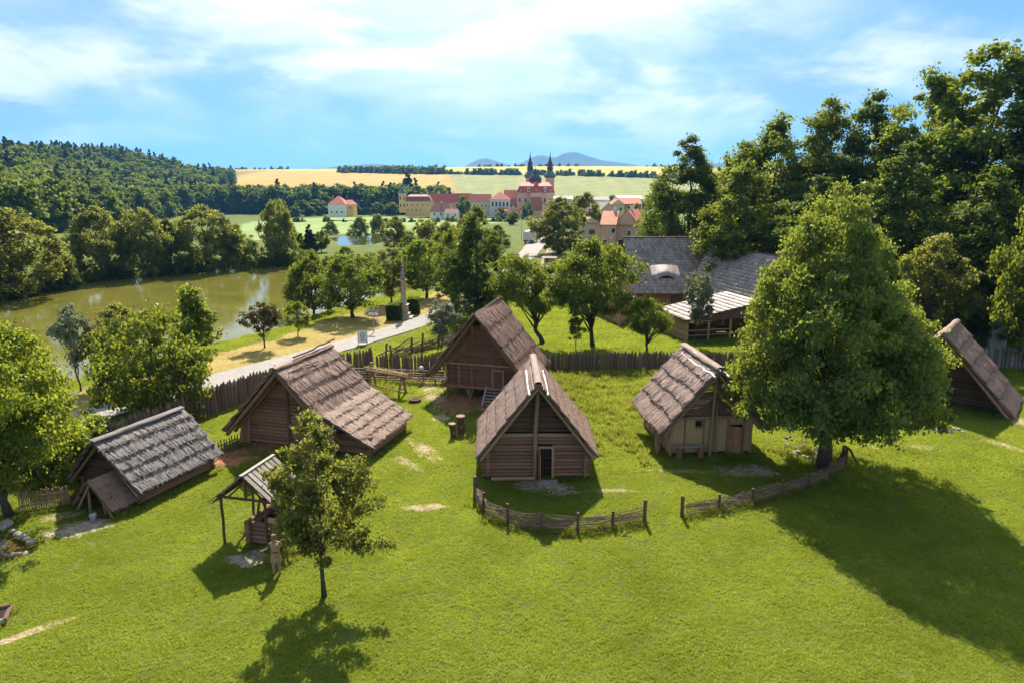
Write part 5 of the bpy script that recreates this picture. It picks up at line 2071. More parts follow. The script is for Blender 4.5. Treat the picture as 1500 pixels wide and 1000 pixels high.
def lorry(px, py, label, rz, kind):
    x, y, z = at(px, py)
    t = thing('lorry', label, 'lorry', (x, y, z + 0.08), rz)
    L = 7.0 if kind == 0 else 6.0
    if kind == 0:
        MB().box((0, L / 2, 2.0), (2.5, L, 2.5)).build('cargo_box', M['truckbox'], t)
        for q in (-1.22, 0, 1.22):
            MB().box((q, -0.02, 2.0), (0.05, 0.05, 2.45)).build('door_bar', M['metal'], t)
        MB().box((0, -0.03, 3.22), (2.55, 0.08, 0.1)).build('roof_edge', M['white'], t)
        for k in range(7):
            MB().box((1.26, 0.5 + k, 2.0), (0.03, 0.06, 2.4)).build('side_rib', M['metal'], t)
        MB().box((0, L + 1.0, 1.6), (2.3, 1.8, 2.0)).build('cab', M['white'], t)
        MB().box((0, -0.06, 0.62), (2.4, 0.1, 0.16)).build('bumper', M['rubber'], t)
        MB().box((0, L / 2, 0.62), (1.9, L, 0.22)).build('chassis', M['rubber'], t)
        ws = (1.2, 2.4, L + 1.0)
    else:
        MB().box((0, L / 2, 1.85), (2.3, L, 2.3)).build('body', M['white'], t)
        MB().box((0, -0.015, 2.2), (2.0, 0.05, 1.0)).build('rear_window', M['glass'], t)
        MB().box((1.16, L / 2, 2.2), (0.04, L * 0.85, 0.8)).build('side_window', M['glass'], t)
        MB().box((0, -0.05, 0.65), (2.3, 0.1, 0.2)).build('bumper', M['rubber'], t)
        ws = (1.2, L - 1.2)
    for yy in ws:
        for s in (-1, 1):
            wheel(t, s * 1.05, yy, 0.48)
    for s in (-1, 1):
        MB().box((s * 1.05, -0.08, 0.85), (0.24, 0.05, 0.14)).build('tail_lamp', M['red_lamp'], t)


lorry(773, 357, 'white box lorry parked at the left edge of the road', R(-14), 0)
lorry(791, 346, 'small white van with dark windows ahead of the box lorry', R(-14), 1)


def car(px, py, label, rz, mat):
    x, y, z = at(px, py)
    t = thing('parked_car', label, 'car', (x, y, z + 0.02), rz)
    prof = [(-2.05, 0.35), (-2.1, 0.75), (-1.95, 0.95), (-1.4, 1.0), (-0.75, 1.42), (0.9, 1.45), (1.6, 1.02), (2.05, 0.9), (2.1, 0.4)]
    m = MB()
    n = len(prof)
    m.add([(-0.82, a, b) for a, b in prof] + [(0.82, a, b) for a, b in prof], [tuple(range(n)), tuple(range(2 * n - 1, n - 1, -1))] + [(i, n + i, n + (i + 1) % n, (i + 1) % n) for i in range(n)])
    m.build('body', mat, t)
    for s in (-1, 1):
        g = MB()
        g.add([(s * 0.83, -1.15, 1.02), (s * 0.83, 1.45, 1.04), (s * 0.83, 0.85, 1.38), (s * 0.83, -0.68, 1.36)], [(0, 1, 2, 3)])
        g.build('side_window', M['glass'], t)
        for yy in (-1.3, 1.3):
            wheel(t, s * 0.76, yy, 0.31, 0.2)
    g = MB()
    g.add([(-0.7, -1.36, 1.045), (0.7, -1.36, 1.045), (0.62, -0.80, 1.40), (-0.62, -0.80, 1.40)], [(0, 1, 2, 3)])
    g.build('windscreen', M['glass'], t)


car(833, 366, 'white car parked on the grass beside the street trees', R(70), M['carwhite'])


def street_lamp(px, py, label):
    x, y, z = at(px, py)
    t = thing('street_lamp', label, 'street lamp', (x, y, z))
    MB().tube([(0, 0, 0), (0, 0, 6.2)], [0.09, 0.05], 8).build('post', M['metal'], t)
    MB().tube([(0, 0, 6.2), (0.35, 0, 6.5), (0.9, 0, 6.55)], 0.04, 6).build('arm', M['metal'], t)
    MB().box((1.1, 0, 6.53), (0.5, 0.2, 0.1)).build('lamp_head', M['white'], t)


street_lamp(778, 348, 'thin grey street lamp standing just behind the box lorry')
street_lamp(764, 352, 'thin grey street lamp left of the box lorry')
# ------------------------------------------------------------------ the town beyond the lake
def m_tiles(name, c):
    t = NT(name)
    co = t.coord()
    n1 = t.noise(co, 1.2, 5, 0.65)
    w = t.n('ShaderNodeTexWave', wave_type='BANDS', bands_direction='Z')
    w.inputs['Scale'].default_value = 3.0
    w.inputs['Distortion'].default_value = 0.6
    t.l(co, w.inputs['Vector'])
    col = t.ramp(n1, [(0.25, hsh(c, 0.7)), (0.75, hsh(c, 1.3))])
    return t.principled(col, 0.75, w.outputs['Fac'], 0.03, 0.5)


M['tile_red'] = m_tiles('red_tiles', (0.44, 0.10, 0.065))
M['tile_brown'] = m_tiles('brown_tiles', (0.23, 0.09, 0.07))
M['tile_orange'] = m_tiles('orange_tiles', (0.50, 0.19, 0.10))
M['tile_grey'] = m_tiles('grey_tiles', (0.20, 0.17, 0.175))
M['pl_cream'] = m_plain('cream_plaster', (0.66, 0.54, 0.36), 0.9, 0.6, 0.1)
M['pl_yellow'] = m_plain('yellow_plaster', (0.70, 0.43, 0.17), 0.9, 0.6, 0.1)
M['pl_pink'] = m_plain('pink_plaster', (0.66, 0.40, 0.29), 0.9, 0.6, 0.1)
M['pl_white'] = m_plain('white_plaster', (0.70, 0.68, 0.64), 0.9, 0.6, 0.08)
M['pl_green'] = m_plain('pale_green_plaster', (0.50, 0.50, 0.40), 0.9, 0.6, 0.08)
M['pl_red'] = m_plain('red_plaster', (0.40, 0.14, 0.10), 0.9, 0.6, 0.1)
M['copper'] = m_plain('green_copper', (0.09, 0.15, 0.14), 0.7, 0.6, 0.3)
M['darkroof'] = m_plain('dark_dome', (0.05, 0.05, 0.055), 0.6, 0.8, 0.3)

WINDOW = {}


def window(parent, x, y, z, w, h, frame='pl_white'):
    f = MB().box((x, y - 0.05, z), (w + 0.24, 0.14, h + 0.24)).build('window', M[frame], parent)
    MB().box((x, y - 0.09, z), (w, 0.14, h)).build('pane', M['glass'], f)
    return f


def house(name, label, d, px0, px1, pyb, pye, pyr, depth, wall, roof, ridge='x', hip=0.0, rz=0.0, wins=(), chim=(), over=0.35, cat='house', frame='pl_white', mans=None):
    x0, zb = at_y(px0, pyb, d)
    x1, _ = at_y(px1, pyb, d)
    cx, W = (x0 + x1) / 2, x1 - x0
    _, ze = at_y((px0 + px1) / 2, pye, d)
    _, zr = at_y((px0 + px1) / 2, pyr, d + (depth / 2 if ridge == 'x' else 0))
    t = thing(name, label, cat, (cx, d, zb), rz)
    H, Rr = ze - zb, max(zr - ze, 0.8)
    MB().box((0, depth / 2, (H - 2.5) / 2), (W, depth, H + 2.5)).build('wall', M[wall], t)
    o = over
    hw, z0 = W / 2 + o, H - 0.05
    if mans:                                  # steep lower part, flat upper part
        s, q = mans
        zm = z0 + Rr * s
        P = [(-hw, -o, z0), (hw, -o, z0), (hw, depth + o, z0), (-hw, depth + o, z0),
             (-hw + q, -o + q, zm), (hw - q, -o + q, zm), (hw - q, depth + o - q, zm), (-hw + q, depth + o - q, zm),
             (-hw + q + hip, depth / 2, z0 + Rr), (hw - q - hip, depth / 2, z0 + Rr)]
        Fc = [(0, 1, 5, 4), (1, 2, 6, 5), (2, 3, 7, 6), (3, 0, 4, 7), (4, 5, 9, 8), (6, 7, 8, 9), (5, 6, 9), (7, 4, 8), (3, 2, 1, 0)]
    elif ridge == 'x':
        P = [(-hw, -o, z0), (hw, -o, z0), (hw, depth + o, z0), (-hw, depth + o, z0), (-hw + hip, depth / 2, z0 + Rr), (hw - hip, depth / 2, z0 + Rr)]
        Fc = [(0, 1, 5, 4), (2, 3, 4, 5), (1, 2, 5), (3, 0, 4), (3, 2, 1, 0)]
    else:
        P = [(-hw, -o, z0), (hw, -o, z0), (hw, depth + o, z0), (-hw, depth + o, z0), (0, -o + hip, z0 + Rr), (0, depth + o - hip, z0 + Rr)]
        Fc = [(0, 4, 5, 3), (1, 2, 5, 4), (0, 1, 4), (2, 3, 5), (3, 2, 1, 0)]
    r = MB().add(P, Fc).build('roof', M[roof], t)
    if ridge == 'y' and not hip and not mans:
        k = 0.96
        g = MB()
        g.add([(-W / 2 * k, -o - 0.05, z0 + 0.1), (W / 2 * k, -o - 0.05, z0 + 0.1), (0, -o - 0.05, z0 + Rr * k)], [(0, 1, 2)])
        g.build('gable', M[wall], t)
    for fx, fz, w, h in wins:
        window(t, fx * W, 0, fz * H, w, h, frame)
    for fx, fy, h in chim:
        MB().box((fx * W, depth * fy, H + Rr * 0.7 + h / 2), (0.7, 0.7, h + Rr * 0.6)).build('chimney', M['pl_white'], r)
    return t, W, H, Rr


# basilica, seen from its choir side
def basilica():
    d = 500.0
    t, W, H, Rr = house('basilica', 'pink basilica with red mansard roof and two dark onion towers', d, 757, 812, 319, 282.5, 267, 24, 'pl_pink', 'tile_red', mans=(0.62, 2.2), hip=2.0,
                        wins=[(-0.42, 0.70, 1.3, 2.6), (-0.27, 0.70, 1.3, 2.6), (0.24, 0.70, 1.3, 2.6), (0.39, 0.70, 1.3, 2.6), (0.33, 0.38, 1.2, 1.8), (-0.33, 0.38, 1.2, 1.8)], cat='church')
    # projecting middle with pediment
    MB().box((0.2, -1.2, (H - 2) / 2), (8.8, 2.6, H + 2)).build('choir', M['pl_pink'], t)
    MB().box((0.2, -2.55, H * 0.55), (8.0, 0.1, H * 0.55)).build('choir_panel', M['pl_red'], t)
    p = MB().add([(-4.6, -2.7, H), (5.0, -2.7, H), (0.2, -2.7, H + 7.6), (-4.6, 8, H), (5.0, 8, H), (0.2, 8, H + 7.6)], [(0, 1, 2), (3, 5, 4), (0, 2, 5, 3), (1, 4, 5, 2)])
    p.build('choir_roof', M['tile_red'], t)
    for q in (-5.2, 6.6):
        f = MB().box((q, -0.9, H + 2.1), (1.5, 1.2, 3.0)).build('dormer', M['pl_white'], t)
        MB().box((q, -1.55, H + 2.0), (0.8, 0.1, 1.6)).build('pane', M['glass'], f)
    for q in (-10.5, 0.3, 11.0):
        f = MB().box((q, -0.2 if q != 0.3 else -2.75, H + 1.6), (1.0, 0.8, 1.3)).build('dormer', M['pl_white'], t)
        MB().box((q, -0.65 if q != 0.3 else -3.2, H + 1.6), (0.55, 0.1, 0.8)).build('pane', M['glass'], f)
    # lean-to aisles
    for s in (-1, 1):
        MB().add([(s * 4.4, -3.2, -2.5), (s * 11.5, -3.2, -2.5), (s * 11.5, -3.2, H * 0.28), (s * 4.4, -3.2, H * 0.62), (s * 4.4, 0.2, -2.5), (s * 11.5, 0.2, -2.5), (s * 11.5, 0.2, H * 0.28), (s * 4.4, 0.2, H * 0.62)],
                 [(0, 1, 2, 3), (3, 2, 6, 7), (1, 5, 6, 2), (0, 3, 7, 4)]).build('aisle', M['pl_pink'], t)
        MB().add([(s * 4.3, -3.5, H * 0.64), (s * 11.9, -3.5, H * 0.29), (s * 11.9, 0.3, H * 0.29), (s * 4.3, 0.3, H * 0.64), (s * 4.3, -3.5, H * 0.67), (s * 11.9, -3.5, H * 0.32), (s * 11.9, 0.3, H * 0.32), (s * 4.3, 0.3, H * 0.67)],
                 [(0, 1, 5, 4), (4, 5, 6, 7), (1, 2, 6, 5), (0, 4, 7, 3)]).build('aisle_roof', M['tile_red'], t)
    # two towers at the far end of the nave and the lantern over the crossing
    for px in (776.5, 805.5):
        dd = d + 30
        X, _ = at_y(px, 262, dd)
        lx = X - t.location.x
        z = [at_y(px, v, dd)[1] - t.location.z for v in (300, 261, 258, 253, 248, 240, 236, 231, 222)]
        tw = MB().box((lx, 30, (z[0] + z[1]) / 2), (6.2, 6.2, z[1] - z[0])).build('tower', M['pl_pink'], t)
        MB().lathe([(3.6, z[1]), (4.6, z[1] + 1.2), (4.4, z[2] + 0.6), (3.0, z[3]), (2.0, z[3] + 1.4)], 8, (lx, 30, 0)).build('onion_dome', M['copper'], tw)
        MB().lathe([(2.1, z[3] + 1), (2.1, z[4]), (2.6, z[4] + 0.4), (2.0, z[4] + 1.6), (1.5, z[5]), (1.9, z[5] + 0.6), (1.0, z[6]), (0.6, z[7])], 8, (lx, 30, 0)).build('lantern', M['darkroof'], tw)
        MB().lathe([(0.55, z[7]), (0.2, z[7] + 2.5), (0.12, z[8])], 6, (lx, 30, 0)).build('spire', M['copper'], tw)
    X, _ = at_y(784, 262, d + 16)
    lx = X - t.location.x
    z = [at_y(784, v, d + 16)[1] - t.location.z for v in (270, 262, 258, 253, 250, 244)]
    MB().lathe([(4.6, z[0] - 2), (4.6, z[1] - 1), (4.9, z[1]), (3.4, z[2]), (1.6, z[3] - 0.6), (1.9, z[3] + 0.3), (0.9, z[4]), (0.2, z[4] + 1.2), (0.1, z[5])], 10, (lx, 16, 0)).build('crossing_lantern', M['darkroof'], t)


basilica()


def row(n, a, b, z, w, h):
    return [(a + (b - a) * i / (n - 1), z, w, h) for i in range(n)]


t_, W_, H_, R_ = house('abbey_pavilion', 'white columned abbey pavilion with red hipped roof beside the basilica', 497, 717.5, 747.5, 313, 292.5, 281, 16, 'pl_white', 'tile_red', hip=7.5,
                       wins=row(5, -0.36, 0.36, 0.66, 1.1, 3.0) + row(3, -0.2, 0.2, 0.2, 1.0, 1.6), cat='abbey')
for k in range(6):
    MB().box((-W_ * 0.45 + W_ * 0.18 * k, -0.3, H_ * 0.55), (0.7, 0.5, H_ * 0.8)).build('pilaster', M['pl_white'], t_)
house('abbey_wing', 'long abbey wing with red roof left of the columned pavilion', 502, 687, 719, 312, 296.5, 284.5, 12, 'pl_cream', 'tile_red', hip=0, wins=row(6, -0.44, 0.44, 0.66, 0.9, 1.5), cat='abbey')
house('abbey_wing', 'short tall abbey wing with red roof joining the pavilion to the basilica', 512, 738, 758, 312, 291, 278.5, 13, 'pl_pink', 'tile_red', hip=0.5, wins=row(3, -0.3, 0.35, 0.5, 0.9, 1.4), cat='abbey')
house('abbey_wing', 'red roofed abbey wing behind the dark conifers', 512, 622, 690, 310, 297, 283.5, 13, 'pl_pink', 'tile_red', hip=0, wins=row(7, -0.42, 0.42, 0.6, 0.9, 1.4), chim=((-0.2, 0.5, 1.5), (0.12, 0.5, 1.5)), cat='abbey')
house('gatehouse', 'small pink gate building with red roof below the pavilion', 488, 728, 745, 318, 309.5, 304, 7, 'pl_yellow', 'tile_red', hip=1.5, wins=row(2, -0.25, 0.25, 0.5, 0.8, 1.1))
house('gatehouse', 'small red roofed outbuilding at the foot of the basilica', 486, 747, 757, 317, 308, 301.5, 6, 'pl_pink', 'tile_red', 'y', wins=[(0, 0.5, 0.8, 1.2)])


def palace():
    t, W, H, Rr = house('palace', 'yellow palace with mansard roof and small green capped turret', 494, 594, 631, 312, 295, 285, 14, 'pl_yellow', 'tile_brown', mans=(0.7, 1.6), hip=1.5,
                        wins=row(5, -0.42, 0.40, 0.66, 0.8, 1.3) + row(4, -0.4, 0.1, 0.22, 0.8, 1.2), chim=((0.1, 0.5, 1.6), (0.35, 0.5, 1.6)), cat='palace')
    x, _ = at_y(589.5, 300, 494)
    lx = x - t.location.x
    z = [at_y(589.5, v, 494)[1] - t.location.z for v in (312, 284, 280, 277, 271)]
    tw = MB().box((lx, 2.2, (z[0] + z[1]) / 2), (4.8, 4.8, z[1] - z[0])).build('turret', M['pl_yellow'], t)
    for sx in (-1.3, 1.3):
        for zz in (z[1] - 3.2, z[1] - 8.2):
            MB().box((lx + sx, -0.25, zz), (0.8, 0.12, 2.0)).build('turret_window', M['glass'], tw)
    MB().lathe([(3.5, z[1]), (3.3, z[1] + 0.6), (2.4, z[2]), (1.0, z[3]), (1.2, z[3] + 0.5), (0.3, z[3] + 1.2), (0.08, z[4])], 8, (lx, 2.2, 0)).build('turret_cap', M['copper'], tw)
    MB().box((lx, 2.2, z[1] - 0.2), (5.3, 5.3, 0.5)).build('cornice', M['pl_white'], tw)


palace()
house('farmhouse', 'dark brown roofed farmhouse with white porch in front of the palace', 440, 630, 662, 317.5, 311, 297, 12, 'pl_white', 'tile_brown', 'x', 3.0, wins=row(3, -0.3, 0.3, 0.5, 1.1, 1.3), chim=((0.0, 0.5, 0.8),))
house('farmhouse', 'low shed with pale brown roof beside the dark roofed farmhouse', 436, 651, 672, 318, 312.5, 306, 8, 'pl_white', 'tile_brown', 'x', 1.0, wins=row(2, -0.25, 0.25, 0.5, 0.9, 1.0))
house('manor_house', 'white house with red hipped roof standing alone below the wood', 428, 481, 506, 313, 299.5, 287.5, 13, 'pl_white', 'tile_red', hip=5.0, wins=row(3, -0.3, 0.3, 0.15, 1.0, 1.0))
house('manor_annex', 'lower red roofed wing on the right of the white house', 432, 503, 518, 312, 300, 293, 10, 'pl_yellow', 'tile_red', hip=2.0, wins=row(2, -0.2, 0.2, 0.6, 0.9, 1.1))

# houses along the street on the right
house('street_house', 'pale green house with a single attic window beside the street tree', 178, 851, 879, 361, 327, 318.5, 13, 'pl_green', 'tile_brown', 'y', rz=R(6), wins=[(0.05, 0.62, 1.5, 1.15)], frame='pl_yellow')
house('street_house', 'pink and red street house with orange roof and small blue window', 170, 880, 900, 366, 329, 309, 11, 'pl_pink', 'tile_orange', 'x', rz=R(-14), wins=[(0.38, 0.76, 0.9, 1.1), (-0.2, 0.3, 0.9, 1.1)], chim=((0.3, 0.5, 0.7),))
house('street_house', 'salmon gabled street house with red roof against the dark forest', 172, 899, 935, 366, 330, 308, 12, 'pl_pink', 'tile_red', 'y', rz=R(-22), wins=[(0.1, 0.68, 0.9, 1.2), (-0.25, 0.3, 0.9, 1.2)], chim=((0.0, 0.4, 0.9),))
house('street_house', 'grey roofed house with gable behind the pale green house', 205, 872, 907, 350, 315, 296.5, 13, 'pl_pink', 'tile_grey', 'y', rz=R(12), wins=[(-0.15, 0.7, 1.0, 1.2)])
house('street_house', 'small red roofed house with gabled dormer left of the grey roof', 215, 866, 884, 346, 318, 309, 9, 'pl_red', 'tile_red', 'x', wins=[(0, 0.7, 0.8, 1.0)])
house('street_house', 'far cream gabled house with red roof near the forest edge', 300, 895, 914, 330, 300.5, 292, 12, 'pl_cream', 'tile_red', 'y', wins=[(-0.15, 0.8, 1.0, 1.2), (0.2, 0.8, 1.0, 1.2)])
house('street_house', 'far red roofed row house at the forest edge', 310, 908, 938, 326, 299, 290, 12, 'pl_red', 'tile_red', 'x', wins=row(3, -0.3, 0.3, 0.8, 1.0, 1.2))
house('long_hall', 'long low hall with pale roof far behind the street houses', 360, 905, 940, 312, 291, 286.5, 14, 'pl_white', 'pl_white', 'x', wins=row(4, -0.35, 0.35, 0.7, 1.0, 1.0), cat='hall')
house('long_hall', 'low grey roofed hall right of the street trees', 380, 868, 892, 312, 293, 288, 14, 'pl_white', 'tile_grey', 'x', wins=row(3, -0.3, 0.3, 0.7, 1.0, 1.0), cat='hall')
house('long_hall', 'low pale hall with chimneys right of the basilica', 470, 812, 838, 314, 291.5, 287.5, 14, 'pl_white', 'pl_white', 'x', chim=((0.3, 0.5, 1.5), (0.0, 0.5, 1.0)), wins=row(3, -0.3, 0.3, 0.7, 1.0, 1.0), cat='hall')


def tomb_wall():
    x0, y, z = at(598, 0) if False else (0, 0, 0)


def tall_stone():
    # light concrete slabs at the forest edge behind the right palisade
    for a, b, tp, bt, lab in ((1457, 1472, 449, 502, 'taller upright grey concrete slab behind the grey palisade'), (1471, 1480, 460, 502, 'shorter upright grey concrete slab behind the grey palisade')):
        d = 60.0
        x0, z1 = at_y(a, tp, d)
        x1, _ = at_y(b, tp, d)
        t = thing('concrete_slab', lab, 'slab', ((x0 + x1) / 2, d, 0))
        MB().box((0, 0, z1 / 2), (x1 - x0, 0.3, z1)).build('slab', M['stone'], t)
        MB().box((0, -0.02, z1 + 0.04), (x1 - x0 + 0.06, 0.4, 0.08)).build('coping', M['stone'], t)


tall_stone()
# ------------------------------------------------------------------ trees
def unit(v):
    return v / (np.linalg.norm(v, axis=-1, keepdims=True) + 1e-9)


PROF = {
    'round': lambda t: np.sqrt(np.clip(1 - (2 * t - 1) ** 2, 0, 1)) ** 0.85,
    'oval': lambda t: np.sin(np.pi * np.clip(t, 0, 1) ** 0.72) ** 0.75,
    'linden': lambda t: np.clip(np.minimum(t / 0.2 + 0.52, 1.0) * (1 - np.clip((t - 0.12) / 0.90, 0, 1) ** 1.55) ** 0.92, 0, 1),
    'cone': lambda t: np.clip(np.minimum(t / 0.12, 1) * (1.02 - t) ** 0.85, 0, 1),
    'spruce': lambda t: np.clip((1.0 - t) ** 0.95 * (0.93 + 0.07 * np.cos(t * 42)), 0, 1),
    'vase': lambda t: np.clip(0.35 + 0.75 * np.sin(np.pi * np.clip(t, 0, 1) ** 1.25), 0, 1) * np.sqrt(np.clip(1 - t ** 6, 0, 1)),
    'bush': lambda t: np.clip(1 - t ** 2.2, 0, 1) ** 0.6,
    'tall': lambda t: np.sin(np.pi * np.clip(t * 0.93 + 0.07, 0, 1) ** 0.62) ** 0.6,
}


def leaves_from(centres, radii, per, leaf, rng, droop=0.35, axis_c=None, flat_=0.7):
    """many small folded leaves round the given twig centres"""
    n = len(centres) * per
    C = np.repeat(centres, per, 0)
    rad = np.repeat(radii, per)[:, None]
    off = rng.normal(0, 0.5, (n, 3)) * rad
    off[:, 2] *= flat_
    P = C + off
    out = unit(off + 0.25 * rng.normal(0, 1, (n, 3)) * rad + 1e-6)
    nrm = unit(0.55 * out + np.array([0, 0, 0.55]) + rng.normal(0, 0.55, (n, 3)))
    d = unit(np.cross(nrm, rng.normal(0, 1, (n, 3))))
    d = unit(d + np.array([0, 0, -droop]))
    s = np.cross(nrm, d)
    L = leaf * (0.55 + rng.gamma(3.0, 0.16, (n, 1)))
    Wd = L * 0.42
    fold = nrm * L * 0.10
    V = np.stack([P - d * L * 0.5, P + s * Wd + fold, P + d * L * 0.5 - nrm * L * 0.08, P - s * Wd + fold], 1).reshape(-1, 3)
    F = np.arange(n * 4).reshape(n, 4)
    clump = np.repeat(rng.random(len(centres)), per)
    r = np.clip(0.55 * clump + 0.45 * rng.random(n), 0, 1)
    return V, F, np.repeat(r, 4)


def make_crown(shape, Rad, z0, z1, nc, per, leaf, seed, rc=0.16, lob=0.22, surf=0.45, droop=0.35, lean=(0, 0), extra=(), bough=9):
    rng = np.random.default_rng(seed)
    pr = PROF[shape]
    tt = np.linspace(0, 1, 200)
    w = np.clip(pr(tt), 0.03, 1) ** 1.6
    t = np.interp(rng.random(nc), np.cumsum(w) / w.sum(), tt)
    ph = rng.uniform(0, 6.28, nc)
    ks = [(rng.integers(1, 5), rng.uniform(0, 6.28), rng.uniform(2, 9), rng.uniform(0.4, 1)) for _ in range(6)]
    lobe = 1 + lob * sum(a * np.sin(k * ph + p + f * t) for k, p, f, a in ks) / 2.4
    rho = rng.random(nc) ** surf
    rr = pr(t) * Rad * lobe * rho
    tz = t + lob * 0.12 * np.sin(ph * 2 + ks[0][1])
    # twigs gather into boughs, which leaves dark gaps between them
    nb = max(8, nc // bough)
    bi = rng.integers(0, nb, nc)
    bph, bt, brho = ph[:nb], t[:nb], np.maximum(rho[:nb], 0.55)
    own = rng.random(nc) < 0.42
    ph = np.where(own, ph, bph[bi] + rng.normal(0, 0.27, nc))
    t = np.where(own, t, np.clip(bt[bi] + rng.normal(0, 0.05, nc), 0, 1))
    rho = np.where(own, rho, np.clip(brho[bi] + rng.normal(0, 0.10, nc), 0, 1.06))
    lobe = 1 + lob * sum(a * np.sin(k * ph + p + f * t) for k, p, f, a in ks) / 2.4
    rr = pr(t) * Rad * lobe * rho
    tz = t - 0.05 * rho * (1 - t) + lob * 0.12 * np.sin(ph * 2 + ks[0][1])
    C = np.stack([rr * np.cos(ph) + lean[0] * t, rr * np.sin(ph) + lean[1] * t, z0 + (z1 - z0) * tz], 1)
    rad = Rad * rc * rng.uniform(0.6, 1.35, nc)
    for e in extra:
        C = np.concatenate([C, [e[:3]]])
        rad = np.append(rad, e[3])
    V, F, r = leaves_from(C, rad, per, leaf, rng, droop)
    # bring the finished crown to its stated height and spread
    q0, q1 = np.percentile(V[:, 2], [0.5, 99.8])
    k = (z1 - z0) / (q1 - q0)
    rq = Rad / np.percentile(np.hypot(V[:, 0] - lean[0] * 0.5, V[:, 1] - lean[1] * 0.5), 97.5)
    for A in (V, C):
        A[:, 2] = z0 + (A[:, 2] - q0) * k
        A[:, :2] *= rq
    return C, V, F, r


def trunk_mesh(C, H, r0, seed, z1f=0.8, nlimb=14, z0=0.0, crook=0.03, fork=None, lean=(0, 0), limb_r=0.3, fmin=0.18):
    rng = np.random.default_rng(seed)
    mb = MB()
    n = 8
    pts, rad = [], []
    for i in range(n):
        f = i / (n - 1)
        pts.append(Vector((lean[0] * f + (rng.uniform(-1, 1) * crook * H if 0 < i else 0), lean[1] * f + (rng.uniform(-1, 1) * crook * H if 0 < i else 0), -0.15 + H * z1f * f)))
        rad.append(r0 * (1.35 if i == 0 else 1 - 0.8 * f))
    mb.tube(pts, rad, 9)
    sel = rng.choice(len(C), min(nlimb, len(C)), replace=False)
    for k in sel:
        c = Vector(C[k])
        f = min(0.95, max(fmin, (c.z - 0.22 * H) / (H * z1f) * rng.uniform(0.55, 0.8)))
        i = f * (n - 1)
        a = pts[int(i)].lerp(pts[min(int(i) + 1, n - 1)], i - int(i))
        mid = a.lerp(c, 0.5) + Vector((0, 0, 0.05 * H)) * rng.uniform(-0.2, 0.7)
        rr = r0 * (1 - 0.8 * f) * limb_r * 1.8
        mb.tube([a, mid, c], [rr, rr * 0.6, rr * 0.2], 5, False)
    return mb.mesh('trunk', True)


M['leaf_mid'] = m_leaf('leaf_mid', (0.044, 0.076, 0.014), (0.118, 0.155, 0.026), (0.28, 0.325, 0.025), 0.48)
M['leaf_linden'] = m_leaf('leaf_linden', (0.052, 0.088, 0.022), (0.135, 0.172, 0.04), (0.33, 0.37, 0.04), 0.48)
M['leaf_fresh'] = m_leaf('leaf_fresh', (0.055, 0.096, 0.014), (0.14, 0.185, 0.026), (0.36, 0.41, 0.028), 0.5)
M['leaf_dark'] = m_leaf('leaf_dark', (0.034, 0.064, 0.016), (0.088, 0.128, 0.026), (0.20, 0.255, 0.024), 0.46)
M['leaf_olive'] = m_leaf('leaf_olive', (0.068, 0.085, 0.022), (0.16, 0.175, 0.045), (0.35, 0.36, 0.05), 0.48)
M['leaf_grey'] = m_leaf('leaf_grey', (0.13, 0.15, 0.09), (0.22, 0.24, 0.15), (0.24, 0.25, 0.11), 0.40)
M['leaf_conifer'] = m_leaf('leaf_conifer', (0.018, 0.038, 0.018), (0.045, 0.07, 0.03), (0.06, 0.08, 0.02), 0.3)
M['leaf_purple'] = m_leaf('leaf_purple', (0.045, 0.045, 0.022), (0.09, 0.075, 0.035), (0.16, 0.13, 0.03), 0.40)
M['leaf_far'] = m_leaf('leaf_far', (0.036, 0.068, 0.016), (0.11, 0.145, 0.028), (0.22, 0.27, 0.025), 0.45)

TPL = {}


def template(key, mat, shape, Rad, H, z0, nc, per, leaf, seed, r0, **kw):
    tk = {k: kw.pop(k) for k in ('z1f', 'nlimb', 'crook', 'limb_r', 'tlean', 'fmin') if k in kw}
    if 'tlean' in tk:
        tk['lean'] = tk.pop('tlean')
    C, V, F, r = make_crown(shape, Rad, z0, H, nc, per, leaf, seed, **kw)
    cm = np_mesh('crown', V, F, attrs={'rnd': ('FLOAT', r)})
    cm.materials.append(M[mat])
    tm = trunk_mesh(C, H, r0, seed, **tk)
    tm.materials.append(M['bark'])
    TPL[key] = (cm, tm, Rad, H, mat)


template('linden', 'leaf_linden', 'linden', 5.6, 13.0, 2.1, 1250, 125, 0.145, 1, 0.36, rc=0.088, lob=0.13, surf=0.36, nlimb=60, bough=13, lean=(-0.45, 0), z1f=0.85, crook=0.008, limb_r=0.16, droop=0.8)
template('young', 'leaf_olive', 'oval', 2.0, 6.6, 1.55, 190, 110, 0.115, 22, 0.085, rc=0.15, lob=0.36, surf=0.55, bough=4, nlimb=46, crook=0.006, z1f=0.85, droop=0.6, fmin=0.3, limb_r=0.14,
         extra=[(1.9, 0.0, 1.75, 0.35), (2.35, 0.1, 1.7, 0.3), (2.7, 0.1, 1.75, 0.25), (1.5, -0.1, 1.7, 0.35), (2.3, 0.3, 3.3, 0.35), (1.9, 0.2, 3.2, 0.4)])
template('leftedge', 'leaf_fresh', 'round', 4.2, 8.2, 1.4, 560, 110, 0.155, 3, 0.22, rc=0.13, lob=0.2, nlimb=26)
for k in range(3):
    template('mid%d' % k, ('leaf_mid', 'leaf_olive', 'leaf_mid')[k], ('oval', 'round', 'round')[k], 3.6, 8.0, 1.3, 240, 90, 0.20, 30 + k, 0.18, rc=0.15, lob=0.24, nlimb=22)
template('bush0', 'leaf_mid', 'bush', 2.8, 4.6, 0.1, 260, 65, 0.16, 40, 0.08, rc=0.14, lob=0.2, nlimb=16, droop=0.7)
